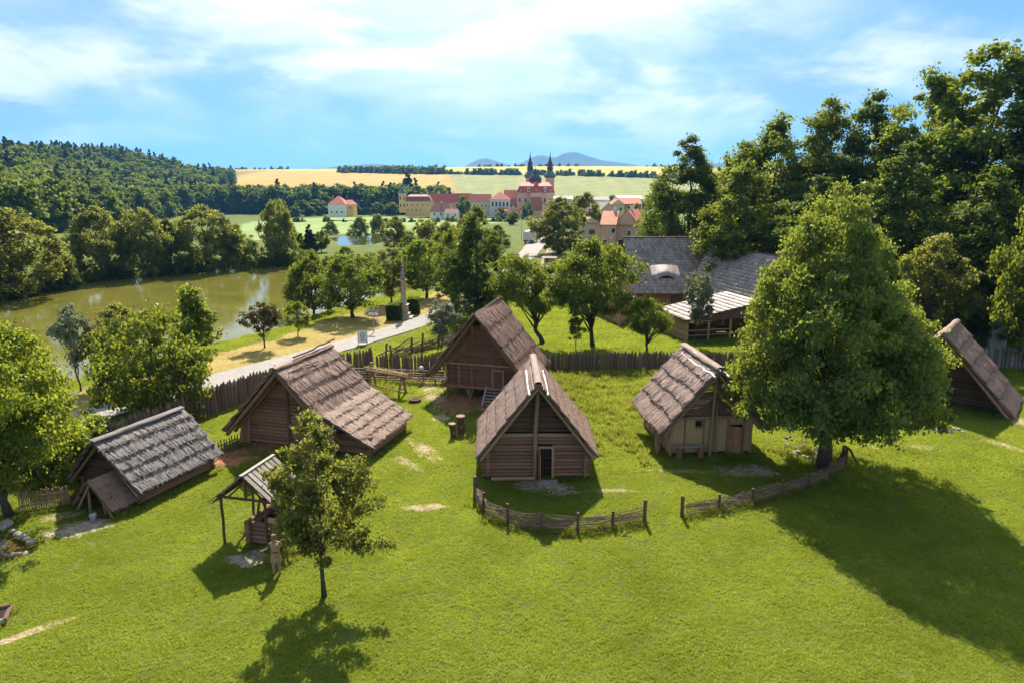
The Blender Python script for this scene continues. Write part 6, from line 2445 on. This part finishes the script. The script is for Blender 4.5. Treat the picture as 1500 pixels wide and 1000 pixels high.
template('bush1', 'leaf_fresh', 'bush', 2.4, 3.6, 0.1, 150, 55, 0.17, 41, 0.07, rc=0.16, lob=0.25, nlimb=14)
template('cone0', 'leaf_fresh', 'cone', 1.5, 5.2, 0.5, 150, 60, 0.17, 42, 0.08, rc=0.2, lob=0.18, nlimb=14)
template('apple0', 'leaf_mid', 'round', 3.3, 6.6, 2.4, 260, 90, 0.155, 43, 0.21, rc=0.15, lob=0.26, nlimb=24, crook=0.035, z1f=0.62, tlean=(-1.6, 0), lean=(-3.2, 0))
template('apple1', 'leaf_mid', 'round', 3.6, 6.8, 2.2, 290, 90, 0.155, 44, 0.19, rc=0.15, lob=0.26, nlimb=26, crook=0.03, z1f=0.6)
template('small0', 'leaf_purple', 'round', 1.4, 3.4, 1.1, 90, 55, 0.13, 45, 0.06, rc=0.19, lob=0.25, nlimb=14)
template('small1', 'leaf_fresh', 'oval', 1.4, 3.4, 1.0, 80, 50, 0.15, 46, 0.05, rc=0.2, lob=0.25, nlimb=12)
template('grey', 'leaf_grey', 'vase', 1.0, 3.8, 1.2, 90, 50, 0.13, 47, 0.045, rc=0.22, lob=0.25, nlimb=18, droop=-0.3)
template('sapling', 'leaf_olive', 'oval', 0.7, 3.6, 0.9, 55, 40, 0.12, 48, 0.035, rc=0.28, lob=0.3, nlimb=10)
for k in range(4):
    template('forest%d' % k, ('leaf_mid', 'leaf_dark', 'leaf_mid', 'leaf_fresh')[k], 'tall', 7.5, 25.0, 1.5, 430, 125, 0.35, 50 + k, 0.42, rc=0.14, lob=0.20, surf=0.36, nlimb=24, crook=0.015, limb_r=0.2)
for k in range(3):
    template('bank%d' % k, ('leaf_olive', 'leaf_mid', 'leaf_olive')[k], ('round', 'bush', 'tall')[k], 6.0, 11.5, 0.4, 270, 100, 0.33, 60 + k, 0.3, rc=0.14, lob=0.26, surf=0.4, nlimb=16)
for k in range(3):
    template('far%d' % k, ('leaf_far', 'leaf_dark', 'leaf_far')[k], ('round', 'tall', 'tall')[k], 6.0, 15.0, 0.8, 110, 42, 1.0, 70 + k, 0.3, rc=0.2, lob=0.24, surf=0.4, nlimb=5)
template('spruce', 'leaf_conifer', 'spruce', 3.2, 18.0, 1.0, 150, 40, 0.8, 80, 0.25, rc=0.16, lob=0.1, surf=0.4, nlimb=3, droop=0.7, z1f=0.98)
template('farbush', 'leaf_far', 'bush', 3.0, 4.2, 0.0, 50, 36, 0.8, 81, 0.1, rc=0.26, lob=0.25, nlimb=2)


def tree(key, label, px, pyb=None, pyt=None, wpx=None, d=None, group=None, rz=None, name='tree', hm=None, zoff=0.0, cat='tree'):
    """stand a tree where the photo has it: foot px, pyb (or at distance d), top pyt, width in pixels"""
    cm, tm, Rad, H, mat = TPL[key]
    if d is None:
        x, y, z = at(px, pyb)
    else:
        x, _ = at_y(px, 400, d)
        y = d
        z = T(x, y)
    zt = at_y(px, pyt, y)[1]
    h = max(1.0, zt - z) if hm is None else hm
    zc = y * math.cos(PITCH) + (CAM_H - z - h / 2) * math.sin(PITCH)
    w = wpx / FPX * zc / 2 if wpx else Rad * h / H
    t = thing(name, label, cat, (x, y, z + zoff), random.uniform(0, 6.28) if rz is None else rz, group)
    t.scale = (w / Rad, w / Rad, h / H)
    obj('crown', cm, None, t)
    obj('trunk', tm, None, t)
    return t


# the green in front
tree('linden', 'big dense linden tree with straight trunk on the right of the green', 1207, 684, 289, 300, rz=0.0)
tree('young', 'slender young tree alone on the lawn in front of the well', 475, 873, 606, 172, rz=0.0)
tree('leftedge', 'bright leafy tree over the picket fence at the left border', 14, 754, 474, 228, rz=1.0)
tree('bush0', 'broad round dark bush between the palisade and the road', 226, 612, 455, 168, rz=0.2, name='bush', cat='bush')
tree('bush1', 'leafy vine-like bush behind the sunken hut at the palisade end', 118, 690, 610, 130, rz=0.2, name='bush', cat='bush')
tree('mid1', 'bushy tree standing behind the round dark bush by the lake', 180, 566, 448, 92)
tree('grey', 'thin airy tree at the water edge on the left', 118, 572, 446, 60)
tree('cone0', 'small pointed tree on the near lake bank', 288, 516, 420, 64)
tree('small0', 'little round purplish tree on the dry bank', 388, 509, 441, 60)
tree('small1', 'little pale green tree on the dry bank near the maple', 437, 492, 441, 42)
tree('mid0', 'bushy dark tree at the right end of the lake', 459, 466, 372, 82)
tree('mid2', 'full round maple on the dry bank left of the column', 517, 465, 374, 104)
tree('mid1', 'tall narrow tree behind the left clipped hedge', 573, 446, 364, 58)
tree('mid2', 'round tree behind the stone column', 625, 436, 352, 84)
tree('forest1', 'big dark tree beside the road behind the granary', 700, 472, 306, 112)
tree('mid0', 'dark bushy tree left of the big roadside tree', 668, 452, 338, 70)
tree('apple0', 'orchard tree with crooked leaning trunk behind the granary', 795, 503, 372, 112, rz=0.0)
tree('apple1', 'orchard tree with forked trunk in front of the barn', 868, 507, 352, 136, rz=0.5)
tree('sapling', 'thin young sapling between the two orchard trees', 843, 513, 446, 26)
tree('apple1', 'small round tree in front of the lean-to shed', 946, 516, 434, 74, rz=2.6)
tree('grey', 'grey leaved young tree against the lean-to roof', 1019, 506, 400, 52)
tree('grey', 'grey leaved young tree beside the brushwood fence', 648, 512, 442, 48)
tree('mid1', 'light green bushy tree right behind the linden', 1375, 520, 345, 110, d=60)
tree('mid2', 'leafy tree entering the picture at the right border', 1528, 520, 275, 120, d=54)
tree('sapling', 'staked sapling by the grey palisade at the right border', 1494, 548, 420, 44)

# tall wood on the right
FG = 'tall trees of the wood on the right'
for i, (key, px, pt, w, d, lab) in enumerate((
        ('forest1', 1003, 203, 128, 100, 'dark rounded tree at the left end of the right wood'),
        ('forest0', 1052, 232, 70, 108, 'narrow tree behind the left end of the right wood'),
        ('forest0', 1120, 176, 150, 95, 'broad tree right behind the barn'),
        ('forest2', 1190, 150, 120, 92, 'bright topped tree above the linden left side'),
        ('forest1', 1258, 140, 150, 90, 'dark tree above the top of the linden'),
        ('forest0', 1330, 112, 150, 84, 'tall tree right of the linden top'),
        ('forest2', 1420, 70, 200, 78, 'tallest tree of the right wood with open crown'),
        ('forest1', 1500, 92, 190, 74, 'tall dark tree at the right border'),
        ('forest1', 1310, 215, 160, 72, 'dark lower tree close behind the linden'),
        ('forest1', 1440, 250, 170, 64, 'dark lower tree behind the grey palisade'),
        ('forest2', 1085, 240, 130, 84, 'lower leafy tree just behind the barn ridge'),
        ('forest1', 1190, 262, 150, 76, 'lower dark tree between barn and linden'),
        ('forest0', 1580, 130, 200, 68, 'tall tree beyond the right border reaching into the picture'),
        ('forest3', 963, 268, 60, 112, 'small leafy tree at the left foot of the wood'))):
    tree(key, lab, px, None, pt, w * 1.22, d=d, group=FG, rz=i * 1.3)

# the far lake bank
BG = 'trees along the far lake bank'
for i, (key, px, pb, pt, w, lab) in enumerate((
        ('bank0', 20, 438, 308, 150, 'big round tree at the left end of the far bank'),
        ('bank1', 88, 425, 350, 60, 'small bush right of the leftmost bank tree'),
        ('bank0', 152, 408, 304, 96, 'tree with spreading top on the far bank, left of a darker twin'),
        ('bank2', 212, 406, 308, 80, 'darker upright tree in the middle of the far bank'),
        ('bank1', 252, 402, 322, 60, 'lower bush between the far bank trees'),
        ('bank0', 305, 398, 302, 104, 'wide dome shaped tree on the far bank'),
        ('bank1', 352, 394, 330, 62, 'round bush at the right foot of the dome shaped tree'),
        ('bank2', 411, 386, 295, 56, 'tall upright tree at the right end of the far bank'),
        ('spruce', 455, 372, 330, 22, 'small dark conifer beside the tall bank tree'),
        ('mid0', 471, 370, 338, 28, 'small dark tree next to the little conifer'),
        ('cone0', 440, 372, 342, 20, 'slim green tree left of the little conifer'))):
    tree(key, lab, px, pb, pt, w, group=BG, rz=i * 0.9)
PG = 'trees round the upper pond'
for i, (key, px, pb, pt, w, lab) in enumerate((
        ('bank1', 527, 346, 318, 34, 'bush on the upper pond shore below the white house'),
        ('bank1', 484, 344, 325, 26, 'small round bush left of the upper pond'),
        ('bank2', 553, 343, 314, 24, 'narrow dark tree behind the upper pond'),
        ('bank0', 582, 372, 318, 46, 'spreading willow at the right end of the upper pond'),
        ('bank2', 628, 380, 322, 50, 'olive green tree right of the willow'),
        ('bank0', 655, 396, 326, 60, 'rounded olive tree behind the big roadside tree'),
        ('bank1', 600, 392, 345, 60, 'low bushy tree below the willow'),
        ('bank1', 505, 394, 362, 44, 'bush on the grass strip between lake and pond'),
        ('bank0', 690, 372, 312, 50, 'tree behind the top of the big roadside tree'),
        ('bank1', 730, 362, 330, 36, 'bush at the left kerb behind the lorry'))):
    tree(key, lab, px, pb, pt, w, group=PG, rz=i * 1.1)
SG = 'trees in the town'
for i, (key, px, pb, pt, w, lab) in enumerate((
        ('bank0', 818, 372, 290, 80, 'large round street tree right of the lorries'),
        ('bank0', 857, 356, 283, 52, 'second street tree behind the large round one'),
        ('small0', 843, 384, 344, 34, 'small dark round tree near the white car'),
        ('far1', 678, 322, 288, 27, 'dark tree in front of the abbey wing'),
        ('spruce', 656, 312, 276, 26, 'broad dark conifer in front of the abbey'),
        ('far1', 772, 322, 297, 22, 'round clipped tree below the basilica'),
        ('spruce', 597, 306, 253, 30, 'tall dark conifer behind the palace turret'),
        ('farbush', 700, 320, 302, 22, 'small bush left of the columned pavilion'),
        ('far0', 553, 316, 297, 22, 'round tree at the far edge of the crop field'),
        ('far1', 521, 315, 298, 20, 'dark haystack shaped tree beside the white house'),
        ('far0', 573, 316, 297, 24, 'pale round tree left of the palace'),
        ('farbush', 538, 315, 304, 20, 'low bush between the haystack shaped tree and round tree'),
        ('farbush', 610, 317, 306, 30, 'low bushes in front of the palace'),
        ('far0', 466, 316, 293, 30, 'green tree left of the white house'),
        ('far0', 448, 317, 294, 26, 'leafy tree at the corner of the wood'),
        ('farbush', 433, 319, 303, 26, 'bush at the foot of the wood'),
        ('far0', 640, 318, 300, 18, 'round tree between the palace and dark roofed farmhouse'),
        ('far0', 712, 318, 298, 16, 'slim green tree at the left corner of the columned pavilion'),
        ('far2', 735, 322, 305, 18, 'small tree in front of the gate building'),
        ('far0', 752, 330, 310, 20, 'bushy tree below the abbey near the road'),
        ('far0', 500, 316, 300, 16, 'little tree at the front wall of the white house'),
        ('far1', 625, 314, 292, 16, 'dark upright tree at the right end of the palace'),
        ('far1', 925, 345, 300, 36, 'tree squeezed between street houses and the wood'))):
    tree(key, lab, px, pb, pt, w, group=SG, rz=i * 0.7)


# clipped hedges beside the column
def hedge(px0, px1, pb, pt, label, seed):
    x0, y, z = at(px0, pb)
    x1 = at(px1, pb)[0]
    h = at_y(px0, pt, y + 0.4)[1] - z
    rng = np.random.default_rng(seed)
    w, dp = x1 - x0, 1.6
    n = 2600
    P = rng.uniform(0, 1, (n, 3))
    k = rng.integers(0, 5, n)
    P[k == 0, 0] = 0
    P[k == 1, 0] = 1
    P[k == 2, 1] = 0
    P[k == 3, 1] = 1
    P[k == 4, 2] = 1
    C = (P - [0.5, 0.0, 0]) * [w, dp, h]
    V, F, r = leaves_from(C, np.full(n, 0.12), 3, 0.16, rng, 0.2)
    t = thing('clipped_hedge', label, 'hedge', ((x0 + x1) / 2, y, z))
    obj('foliage', np_mesh('foliage', V, F, attrs={'rnd': ('FLOAT', r)}), M['leaf_dark'], t)
    MB().box((0, dp / 2, h / 2 - 0.1), (w - 0.3, dp - 0.3, h - 0.2)).build('stems', M['bark'], t)


hedge(567, 585.5, 470, 447, 'clipped square hedge left of the sandstone column', 1)
hedge(598, 612, 461, 438, 'clipped square hedge right of the sandstone column', 2)


# ------------------------------------------------------------------ masses that nobody could count: wood on the hill, hedgerows, grass
def scatter(name, pts, scales, rots, protos, kind='stuff', mat=None, which=None, label=None):
    """one object that instances the prototypes on its points"""
    me = bpy.data.meshes.new(name)
    me.vertices.add(len(pts))
    me.vertices.foreach_set('co', np.asarray(pts, np.float32).ravel())
    for k, dat, typ in (('s', scales, 'FLOAT'), ('r', rots, 'FLOAT')):
        a = me.attributes.new(k, typ, 'POINT')
        a.data.foreach_set('value', np.asarray(dat, np.float32))
    a = me.attributes.new('w', 'INT', 'POINT')
    a.data.foreach_set('value', np.asarray(which if which is not None else np.random.default_rng(1).integers(0, len(protos), len(pts)), np.int32))
    o = obj(name, me)
    coll = bpy.data.collections.new(name + '_kinds')
    for i, (m_, nm) in enumerate(protos):
        p = bpy.data.objects.new('k%02d_%s' % (i, nm), m_)
        coll.objects.link(p)
    ng = bpy.data.node_groups.new(name + '_scatter', 'GeometryNodeTree')
    ng.interface.new_socket('Geometry', in_out='INPUT', socket_type='NodeSocketGeometry')
    ng.interface.new_socket('Geometry', in_out='OUTPUT', socket_type='NodeSocketGeometry')
    N, L = ng.nodes, ng.links
    gi, go = N.new('NodeGroupInput'), N.new('NodeGroupOutput')
    iop = N.new('GeometryNodeInstanceOnPoints')
    ci = N.new('GeometryNodeCollectionInfo')
    ci.inputs['Collection'].default_value = coll
    ci.inputs['Separate Children'].default_value = True
    ci.inputs['Reset Children'].default_value = True
    iop.inputs['Pick Instance'].default_value = True

    def attr(nm, typ):
        a = N.new('GeometryNodeInputNamedAttribute')
        a.data_type = typ
        a.inputs['Name'].default_value = nm
        return a.outputs['Attribute']
    cr = N.new('ShaderNodeCombineXYZ')
    L.new(attr('r', 'FLOAT'), cr.inputs[2])
    L.new(gi.outputs[0], iop.inputs['Points'])
    L.new(ci.outputs[0], iop.inputs['Instance'])
    L.new(attr('w', 'INT'), iop.inputs['Instance Index'])
    L.new(cr.outputs[0], iop.inputs['Rotation'])
    L.new(attr('s', 'FLOAT'), iop.inputs['Scale'])
    L.new(iop.outputs[0], go.inputs[0])
    md = o.modifiers.new('scatter', 'NODES')
    md.node_group = ng
    o['kind'] = kind
    if label:
        o['label'] = label
    return o


def in_view(x, y, m=0.85):
    return (np.abs(x) < m * (y * 0.98 + 12))


def hill_wood():
    rng = np.random.default_rng(11)
    P = []
    for y0, y1, sp in ((185, 330, 8.0), (330, 560, 9.0), (560, 1000, 12.5)):
        n = int((y1 - y0) * 700 / sp ** 2)
        x = rng.uniform(-900, -100, n * 2)
        y = rng.uniform(y0, y1, n * 2)[: len(x)]
        P.append(np.stack([x, y], 1))
    P = np.concatenate(P)
    x, y = P[:, 0], P[:, 1]
    edge = -160 - 0.30 * (np.clip(y, 150, 1200) - 215) + 5 * vnoise(x, y, 0.05, 2)
    k = (x < edge) & in_view(x, y, 0.95) & (x > edge - 360)
    P = P[k]
    # wood edge that continues behind the white house and the town
    ex = rng.uniform(-340, -60, 420)
    ey = rng.uniform(560, 640, 420) - 0.05 * ex
    tx = rng.uniform(-60, 330, 240)
    ty = rng.uniform(575, 660, 240)
    P = np.concatenate([P, np.stack([ex, ey], 1), np.stack([tx, ty], 1)])
    z = terrain(P[:, 0], P[:, 1])
    n = len(P)
    which = rng.choice([0, 1, 2, 3], n, p=[0.40, 0.25, 0.27, 0.08])
    ridge = z > 24
    which[ridge & (rng.random(n) < 0.4)] = 3
    s = rng.uniform(0.75, 1.35, n)
    back = P[:, 1] > 555
    s[back & (P[:, 0] > -60)] *= 0.5
    s[back & (P[:, 0] <= -60)] *= 1.15
    o = scatter('hillside_wood', np.column_stack([P, z - 0.5]), s, rng.uniform(0, 6.28, n), [(TPL[k_][0], k_) for k_ in ('far0', 'far1', 'far2', 'spruce')], which=which,
                label='dense mixed wood covering the hill beyond the lake')
    return n


N_WOOD = hill_wood()


def hedgerows():
    rng = np.random.default_rng(12)
    P, S = [], []

    def line(pts, sp, s0, s1, jit=3.0, gap=0.0):
        pts = np.array(pts)
        seg = np.linalg.norm(np.diff(pts, axis=0), axis=1)
        cum = np.concatenate([[0], np.cumsum(seg)])
        n = int(cum[-1] / sp)
        for s in rng.uniform(0, cum[-1], n):
            if gap and math.sin(s * 0.021) + math.sin(s * 0.0073 + 1) < gap - 1:
                continue
            P.append((np.interp(s, cum, pts[:, 0]) + rng.normal(0, jit), np.interp(s, cum, pts[:, 1]) + rng.normal(0, jit)))
            S.append(rng.uniform(s0, s1))
    hy = [(x, 1145 - 0.42 * x + 20 * math.sin(x * 0.01)) for x in range(-300, 330, 20)]
    line(hy, 2.6, 1.0, 2.6, 3)
    line([(-300, 1265), (-240, 1240), (-200, 1215), (-120, 1190)], 1.6, 1.5, 3.0, 9)
    line([(x, 1540 + 15 * math.sin(x * 0.02)) for x in range(-900, 900, 25)], 6.5, 0.5, 1.7, 6, 0.9)
    line([(40, 700), (120, 690), (240, 700), (330, 710)], 3.0, 0.9, 2.2, 7)
    line([(-140, 400), (-70, 398), (0, 402)], 3.0, 0.5, 0.9, 3)
    P2 = np.array(P)
    z = terrain(P2[:, 0], P2[:, 1])
    scatter('hedgerow', np.column_stack([P2, z - 0.3]), S, rng.uniform(0, 6.28, len(P2)), [(TPL['farbush'][0], 'farbush'), (TPL['far0'][0], 'far')],
            which=(rng.random(len(P2)) < 0.0).astype(int), label='dark hedgerows and shrubs dividing the far fields')


hedgerows()


def far_shore():  # bushes added to keep bright sky reflections off the bank line
    rng = np.random.default_rng(14)
    P, S = [], []
    far = LAKE[9:]
    for (ax, ay), (bx, by) in zip(far[:-1], far[1:]):
        L = math.hypot(bx - ax, by - ay)
        nx, ny = (by - ay) / L, -(bx - ax) / L
        for s in rng.uniform(0, 1, int(L * 0.9)):
            k = abs(rng.normal(0.3, 0.8))
            P.append((ax + (bx - ax) * s + nx * k, ay + (by - ay) * s + ny * k))
            S.append(rng.uniform(0.25, 0.75))
    P = np.array(P)
    z = terrain(P[:, 0], P[:, 1])
    scatter('added_shore_bushes', np.column_stack([P, np.maximum(z, LAKE_Z) - 0.15]), S, rng.uniform(0, 6.28, len(P)), [(TPL['bush0'][0], 'a'), (TPL['bush1'][0], 'b')], label='added low dark bushes that block bright reflections at the far lake shore')


far_shore()


# low bushes and reeds along the lake
def shore_growth():
    rng = np.random.default_rng(13)
    P, S = [], []
    near = LAKE[1:9]
    for (ax, ay), (bx, by) in zip(near[:-1], near[1:]):
        L = math.hypot(bx - ax, by - ay)
        for s in rng.uniform(0, 1, int(L * 5)):
            P.append((ax + (bx - ax) * s + rng.normal(0.5, 0.35), ay + (by - ay) * s + rng.normal(-0.4, 0.35)))
            S.append(rng.uniform(0.5, 1.1))
    return P, S


# ------------------------------------------------------------------ grass
def blade_patch(seed, n, size, h, w, lean=0.5):
    rng = np.random.default_rng(seed)
    tn = max(6, n // 13)
    tc = rng.uniform(-0.5, 0.5, (tn, 2)) * size
    k = rng.integers(0, tn, n)
    b = tc[k] + rng.normal(0, 0.034, (n, 2)) * size
    a = rng.uniform(0, 6.28, n)
    hh = h * rng.uniform(0.45, 1.2, n)
    ln = rng.uniform(0.1, 1.0, n) * lean * hh
    d = np.stack([np.cos(a), np.sin(a)], 1)
    s = np.stack([-np.sin(a), np.cos(a)], 1) * (w * rng.uniform(0.6, 1.3, n))[:, None]
    z0 = np.zeros((n, 1)) - 0.01
    V = np.stack([np.column_stack([b - s, z0]), np.column_stack([b + s, z0]), np.column_stack([b + d * ln[:, None] * 0.45 + s * 0.8, hh * 0.62]),
                  np.column_stack([b + d * ln[:, None] * 0.45 - s * 0.8, hh * 0.62]), np.column_stack([b + d * ln[:, None], hh])], 1).reshape(-1, 3)
    i = np.arange(n)[:, None] * 5
    Fq = i + np.array([[0, 1, 2, 3]])
    Ft = i + np.array([[3, 2, 4]])
    r = np.repeat(rng.random(n), 5)
    me = np_mesh('grass_tuft', V, Fq, Ft, attrs={'rnd': ('FLOAT', r)})
    return me


def m_grass(name, c1, c2, ct, trans=0.5):
    t = NT(name)
    a = t.n('ShaderNodeAttribute', attribute_name='rnd').outputs['Fac']
    pos = t.n('ShaderNodeNewGeometry').outputs['Position']
    n1 = t.noise(pos, 0.32, 6, 0.62)
    n2 = t.noise(pos, 3.5, 3, 0.6)
    f = t.mth('ADD', t.mth('MULTIPLY', a, 0.3), t.mth('ADD', t.mth('MULTIPLY', n1, 0.85), t.mth('MULTIPLY', n2, 0.25)))
    col = t.ramp(f, [(0.45, c1), (0.92, c2)])
    colt = t.ramp(f, [(0.42, hsh(ct, 0.62)), (0.95, hsh((ct[0] * 1.08, ct[1], ct[2] * 1.5), 1.12))])
    d = t.n('ShaderNodeBsdfDiffuse')
    t.l(col, d.inputs[0])
    tr = t.n('ShaderNodeBsdfTranslucent')
    t.l(colt, tr.inputs[0])
    ms = t.n('ShaderNodeMixShader')
    ms.inputs[0].default_value = trans
    t.l(d.outputs[0], ms.inputs[1])
    t.l(tr.outputs[0], ms.inputs[2])
    t.l(ms.outputs[0], t.out.inputs[0])
    return t.m


M['grass'] = m_grass('lawn_grass', (0.055, 0.115, 0.018), (0.245, 0.30, 0.045), (0.45, 0.545, 0.045), 0.5)
M['tallgrass'] = m_grass('meadow_grass', (0.09, 0.13, 0.018), (0.22, 0.25, 0.042), (0.42, 0.45, 0.045), 0.52)


FREE_RNG = np.random.default_rng(77)


def free(x, y, pad=0.0):
    ok = np.ones(len(x), bool)
    for j, pl in enumerate(EXCLUDE):
        c = np.mean(pl, axis=0)
        r = max(math.hypot(a - c[0], b - c[1]) for a, b in pl) + 1
        near = (np.abs(x - c[0]) < r) & (np.abs(y - c[1]) < r) & ok
        if near.any():
            i = np.where(near)[0]
            sd = poly_sdf(x[i], y[i], pl) + (0.0 if j >= len(SOIL_SPOTS) else 1.0) * FREE_RNG.exponential(0.38, len(i))
            ok[i[sd < pad]] = False
    ok &= line_dist(x, y, ROAD_S) > 2.6
    ok &= poly_sdf(x, y, BANK) > 0.0
    ok &= poly_sdf(x, y, LAKE) > 1.0
    ok &= poly_sdf(x, y, VPOND) > 0.35
    return ok


def make_grass():
    rng = np.random.default_rng(21)
    protos = [(blade_patch(k, 900, 0.9, 0.065, 0.006), 'lawn') for k in range(4)]
    for m_, _ in protos:
        m_.materials.append(M['grass'])
    P, S = [], []
    for y0, y1, sp, sc in ((10, 34, 0.50, 0.85), (34, 56, 0.62, 1.15), (56, 98, 1.0, 1.9)):
        gx = np.arange(-70, 75, sp)
        gy = np.arange(y0, y1, sp)
        X, Y = np.meshgrid(gx, gy)
        x = X.ravel() + rng.uniform(-0.5, 0.5, X.size) * sp
        y = Y.ravel() + rng.uniform(-0.5, 0.5, X.size) * sp
        k = in_view(x, y, 0.98)
        x, y = x[k], y[k]
        k = free(x, y, 0.08)
        k &= rng.random(len(x)) > np.clip(vnoise(x, y, 0.9, 7) - 1.05, 0, 1) * 1.6
        P.append(np.stack([x[k], y[k]], 1))
        S.append(np.full(k.sum(), sc) * rng.uniform(0.7, 1.35, k.sum()))
    P = np.concatenate(P)
    S = np.concatenate(S)
    z = terrain(P[:, 0], P[:, 1])
    scatter('grass', np.column_stack([P, z]), S, rng.uniform(0, 6.28, len(P)), protos, label='short bright green lawn grass')
    # taller growth in rough corners, along fences and walls
    tall = [(blade_patch(50 + k, 130, 0.6, 0.42, 0.008, 0.8), 'meadow') for k in range(3)]
    for m_, _ in tall:
        m_.materials.append(M['tallgrass'])
    P, S = [], []
    rough = [(850, 560, 4.5, 3.2), (900, 600, 3.0, 4.0), (870, 640, 2.2, 2.6), (830, 580, 1.5, 3.0), (900, 548, 7.0, 0.6), (690, 640, 0.9, 0.6), (1000, 548, 6, 0.5), (560, 570, 2.2, 1.6), (1180, 660, 2.0, 1.2), (930, 655, 0.9, 2.5),
             (820, 555, 1.2, 1.6), (420, 815, 0.9, 0.7), (615, 540, 3, 0.4), (1460, 552, 5, 0.5)]
    for px, py, a, b in rough:
        cx, cy = flat(px, py)
        n = int(a * b * 9)
        P.append(np.stack([cx + rng.normal(0, a * 0.5, n), cy + rng.normal(0, b * 0.5, n)], 1))
        S.append(rng.uniform(0.45, 1.1, n))
    for path, dens, off in ((F1, 7, 0.25), (F2, 7, 0.25), ([(1.8, 54.5), (19.6, 54.8)], 6, 0.3), ([flat(866, 458), flat(907, 477)], 4, 0.3), ([(20.2, 55), (46, 55)], 4, 0.4)):
        for (ax, ay), (bx, by) in zip(path[:-1], path[1:]):
            n = int(math.hypot(bx - ax, by - ay) * dens)
            s = rng.random(n)
            P.append(np.stack([ax + (bx - ax) * s + rng.normal(0, off, n), ay + (by - ay) * s + rng.normal(-0.1, off, n)], 1))
            S.append(rng.uniform(0.3, 0.8, n))
    for pl in EXCLUDE[len(SOIL_SPOTS):]:
        for i in range(len(pl)):
            (ax, ay), (bx, by) = pl[i], pl[(i + 1) % len(pl)]
            n = int(math.hypot(bx - ax, by - ay) * 4)
            s = rng.random(n)
            P.append(np.stack([ax + (bx - ax) * s + rng.normal(0, 0.15, n), ay + (by - ay) * s + rng.normal(0, 0.15, n)], 1))
            S.append(rng.uniform(0.3, 0.7, n))
    P = np.concatenate(P)
    S = np.concatenate(S)
    k = free(P[:, 0], P[:, 1], 0.05)
    P, S = P[k], S[k]
    q, s2 = shore_growth()
    P = np.concatenate([P, np.array(q)])
    S = np.concatenate([S, np.array(s2)])
    z = terrain(P[:, 0], P[:, 1])
    scatter('tall_grass', np.column_stack([P, z]), S, rng.uniform(0, 6.28, len(P)), tall, label='tall rough grass in corners and along fences')


make_grass()


# ------------------------------------------------------------------ summer haze
def haze():
    x0, x1, y0, y1, z0, z1 = -9500, 9500, -200, 9300, -30, 420
    me = MB().box(((x0 + x1) / 2, (y0 + y1) / 2, (z0 + z1) / 2), (x1 - x0, y1 - y0, z1 - z0)).mesh('haze')
    t = NT('summer_haze')
    v = t.n('ShaderNodeVolumePrincipled')
    v.inputs['Color'].default_value = (0.13, 0.46, 1.0, 1)
    v.inputs['Density'].default_value = 0.000075
    v.inputs['Anisotropy'].default_value = 0.25
    t.l(v.outputs[0], t.out.inputs['Volume'])
    o = obj('haze', me, t.m)
    tag(o, 'thin summer haze filling the valley', kind='stuff')


haze()
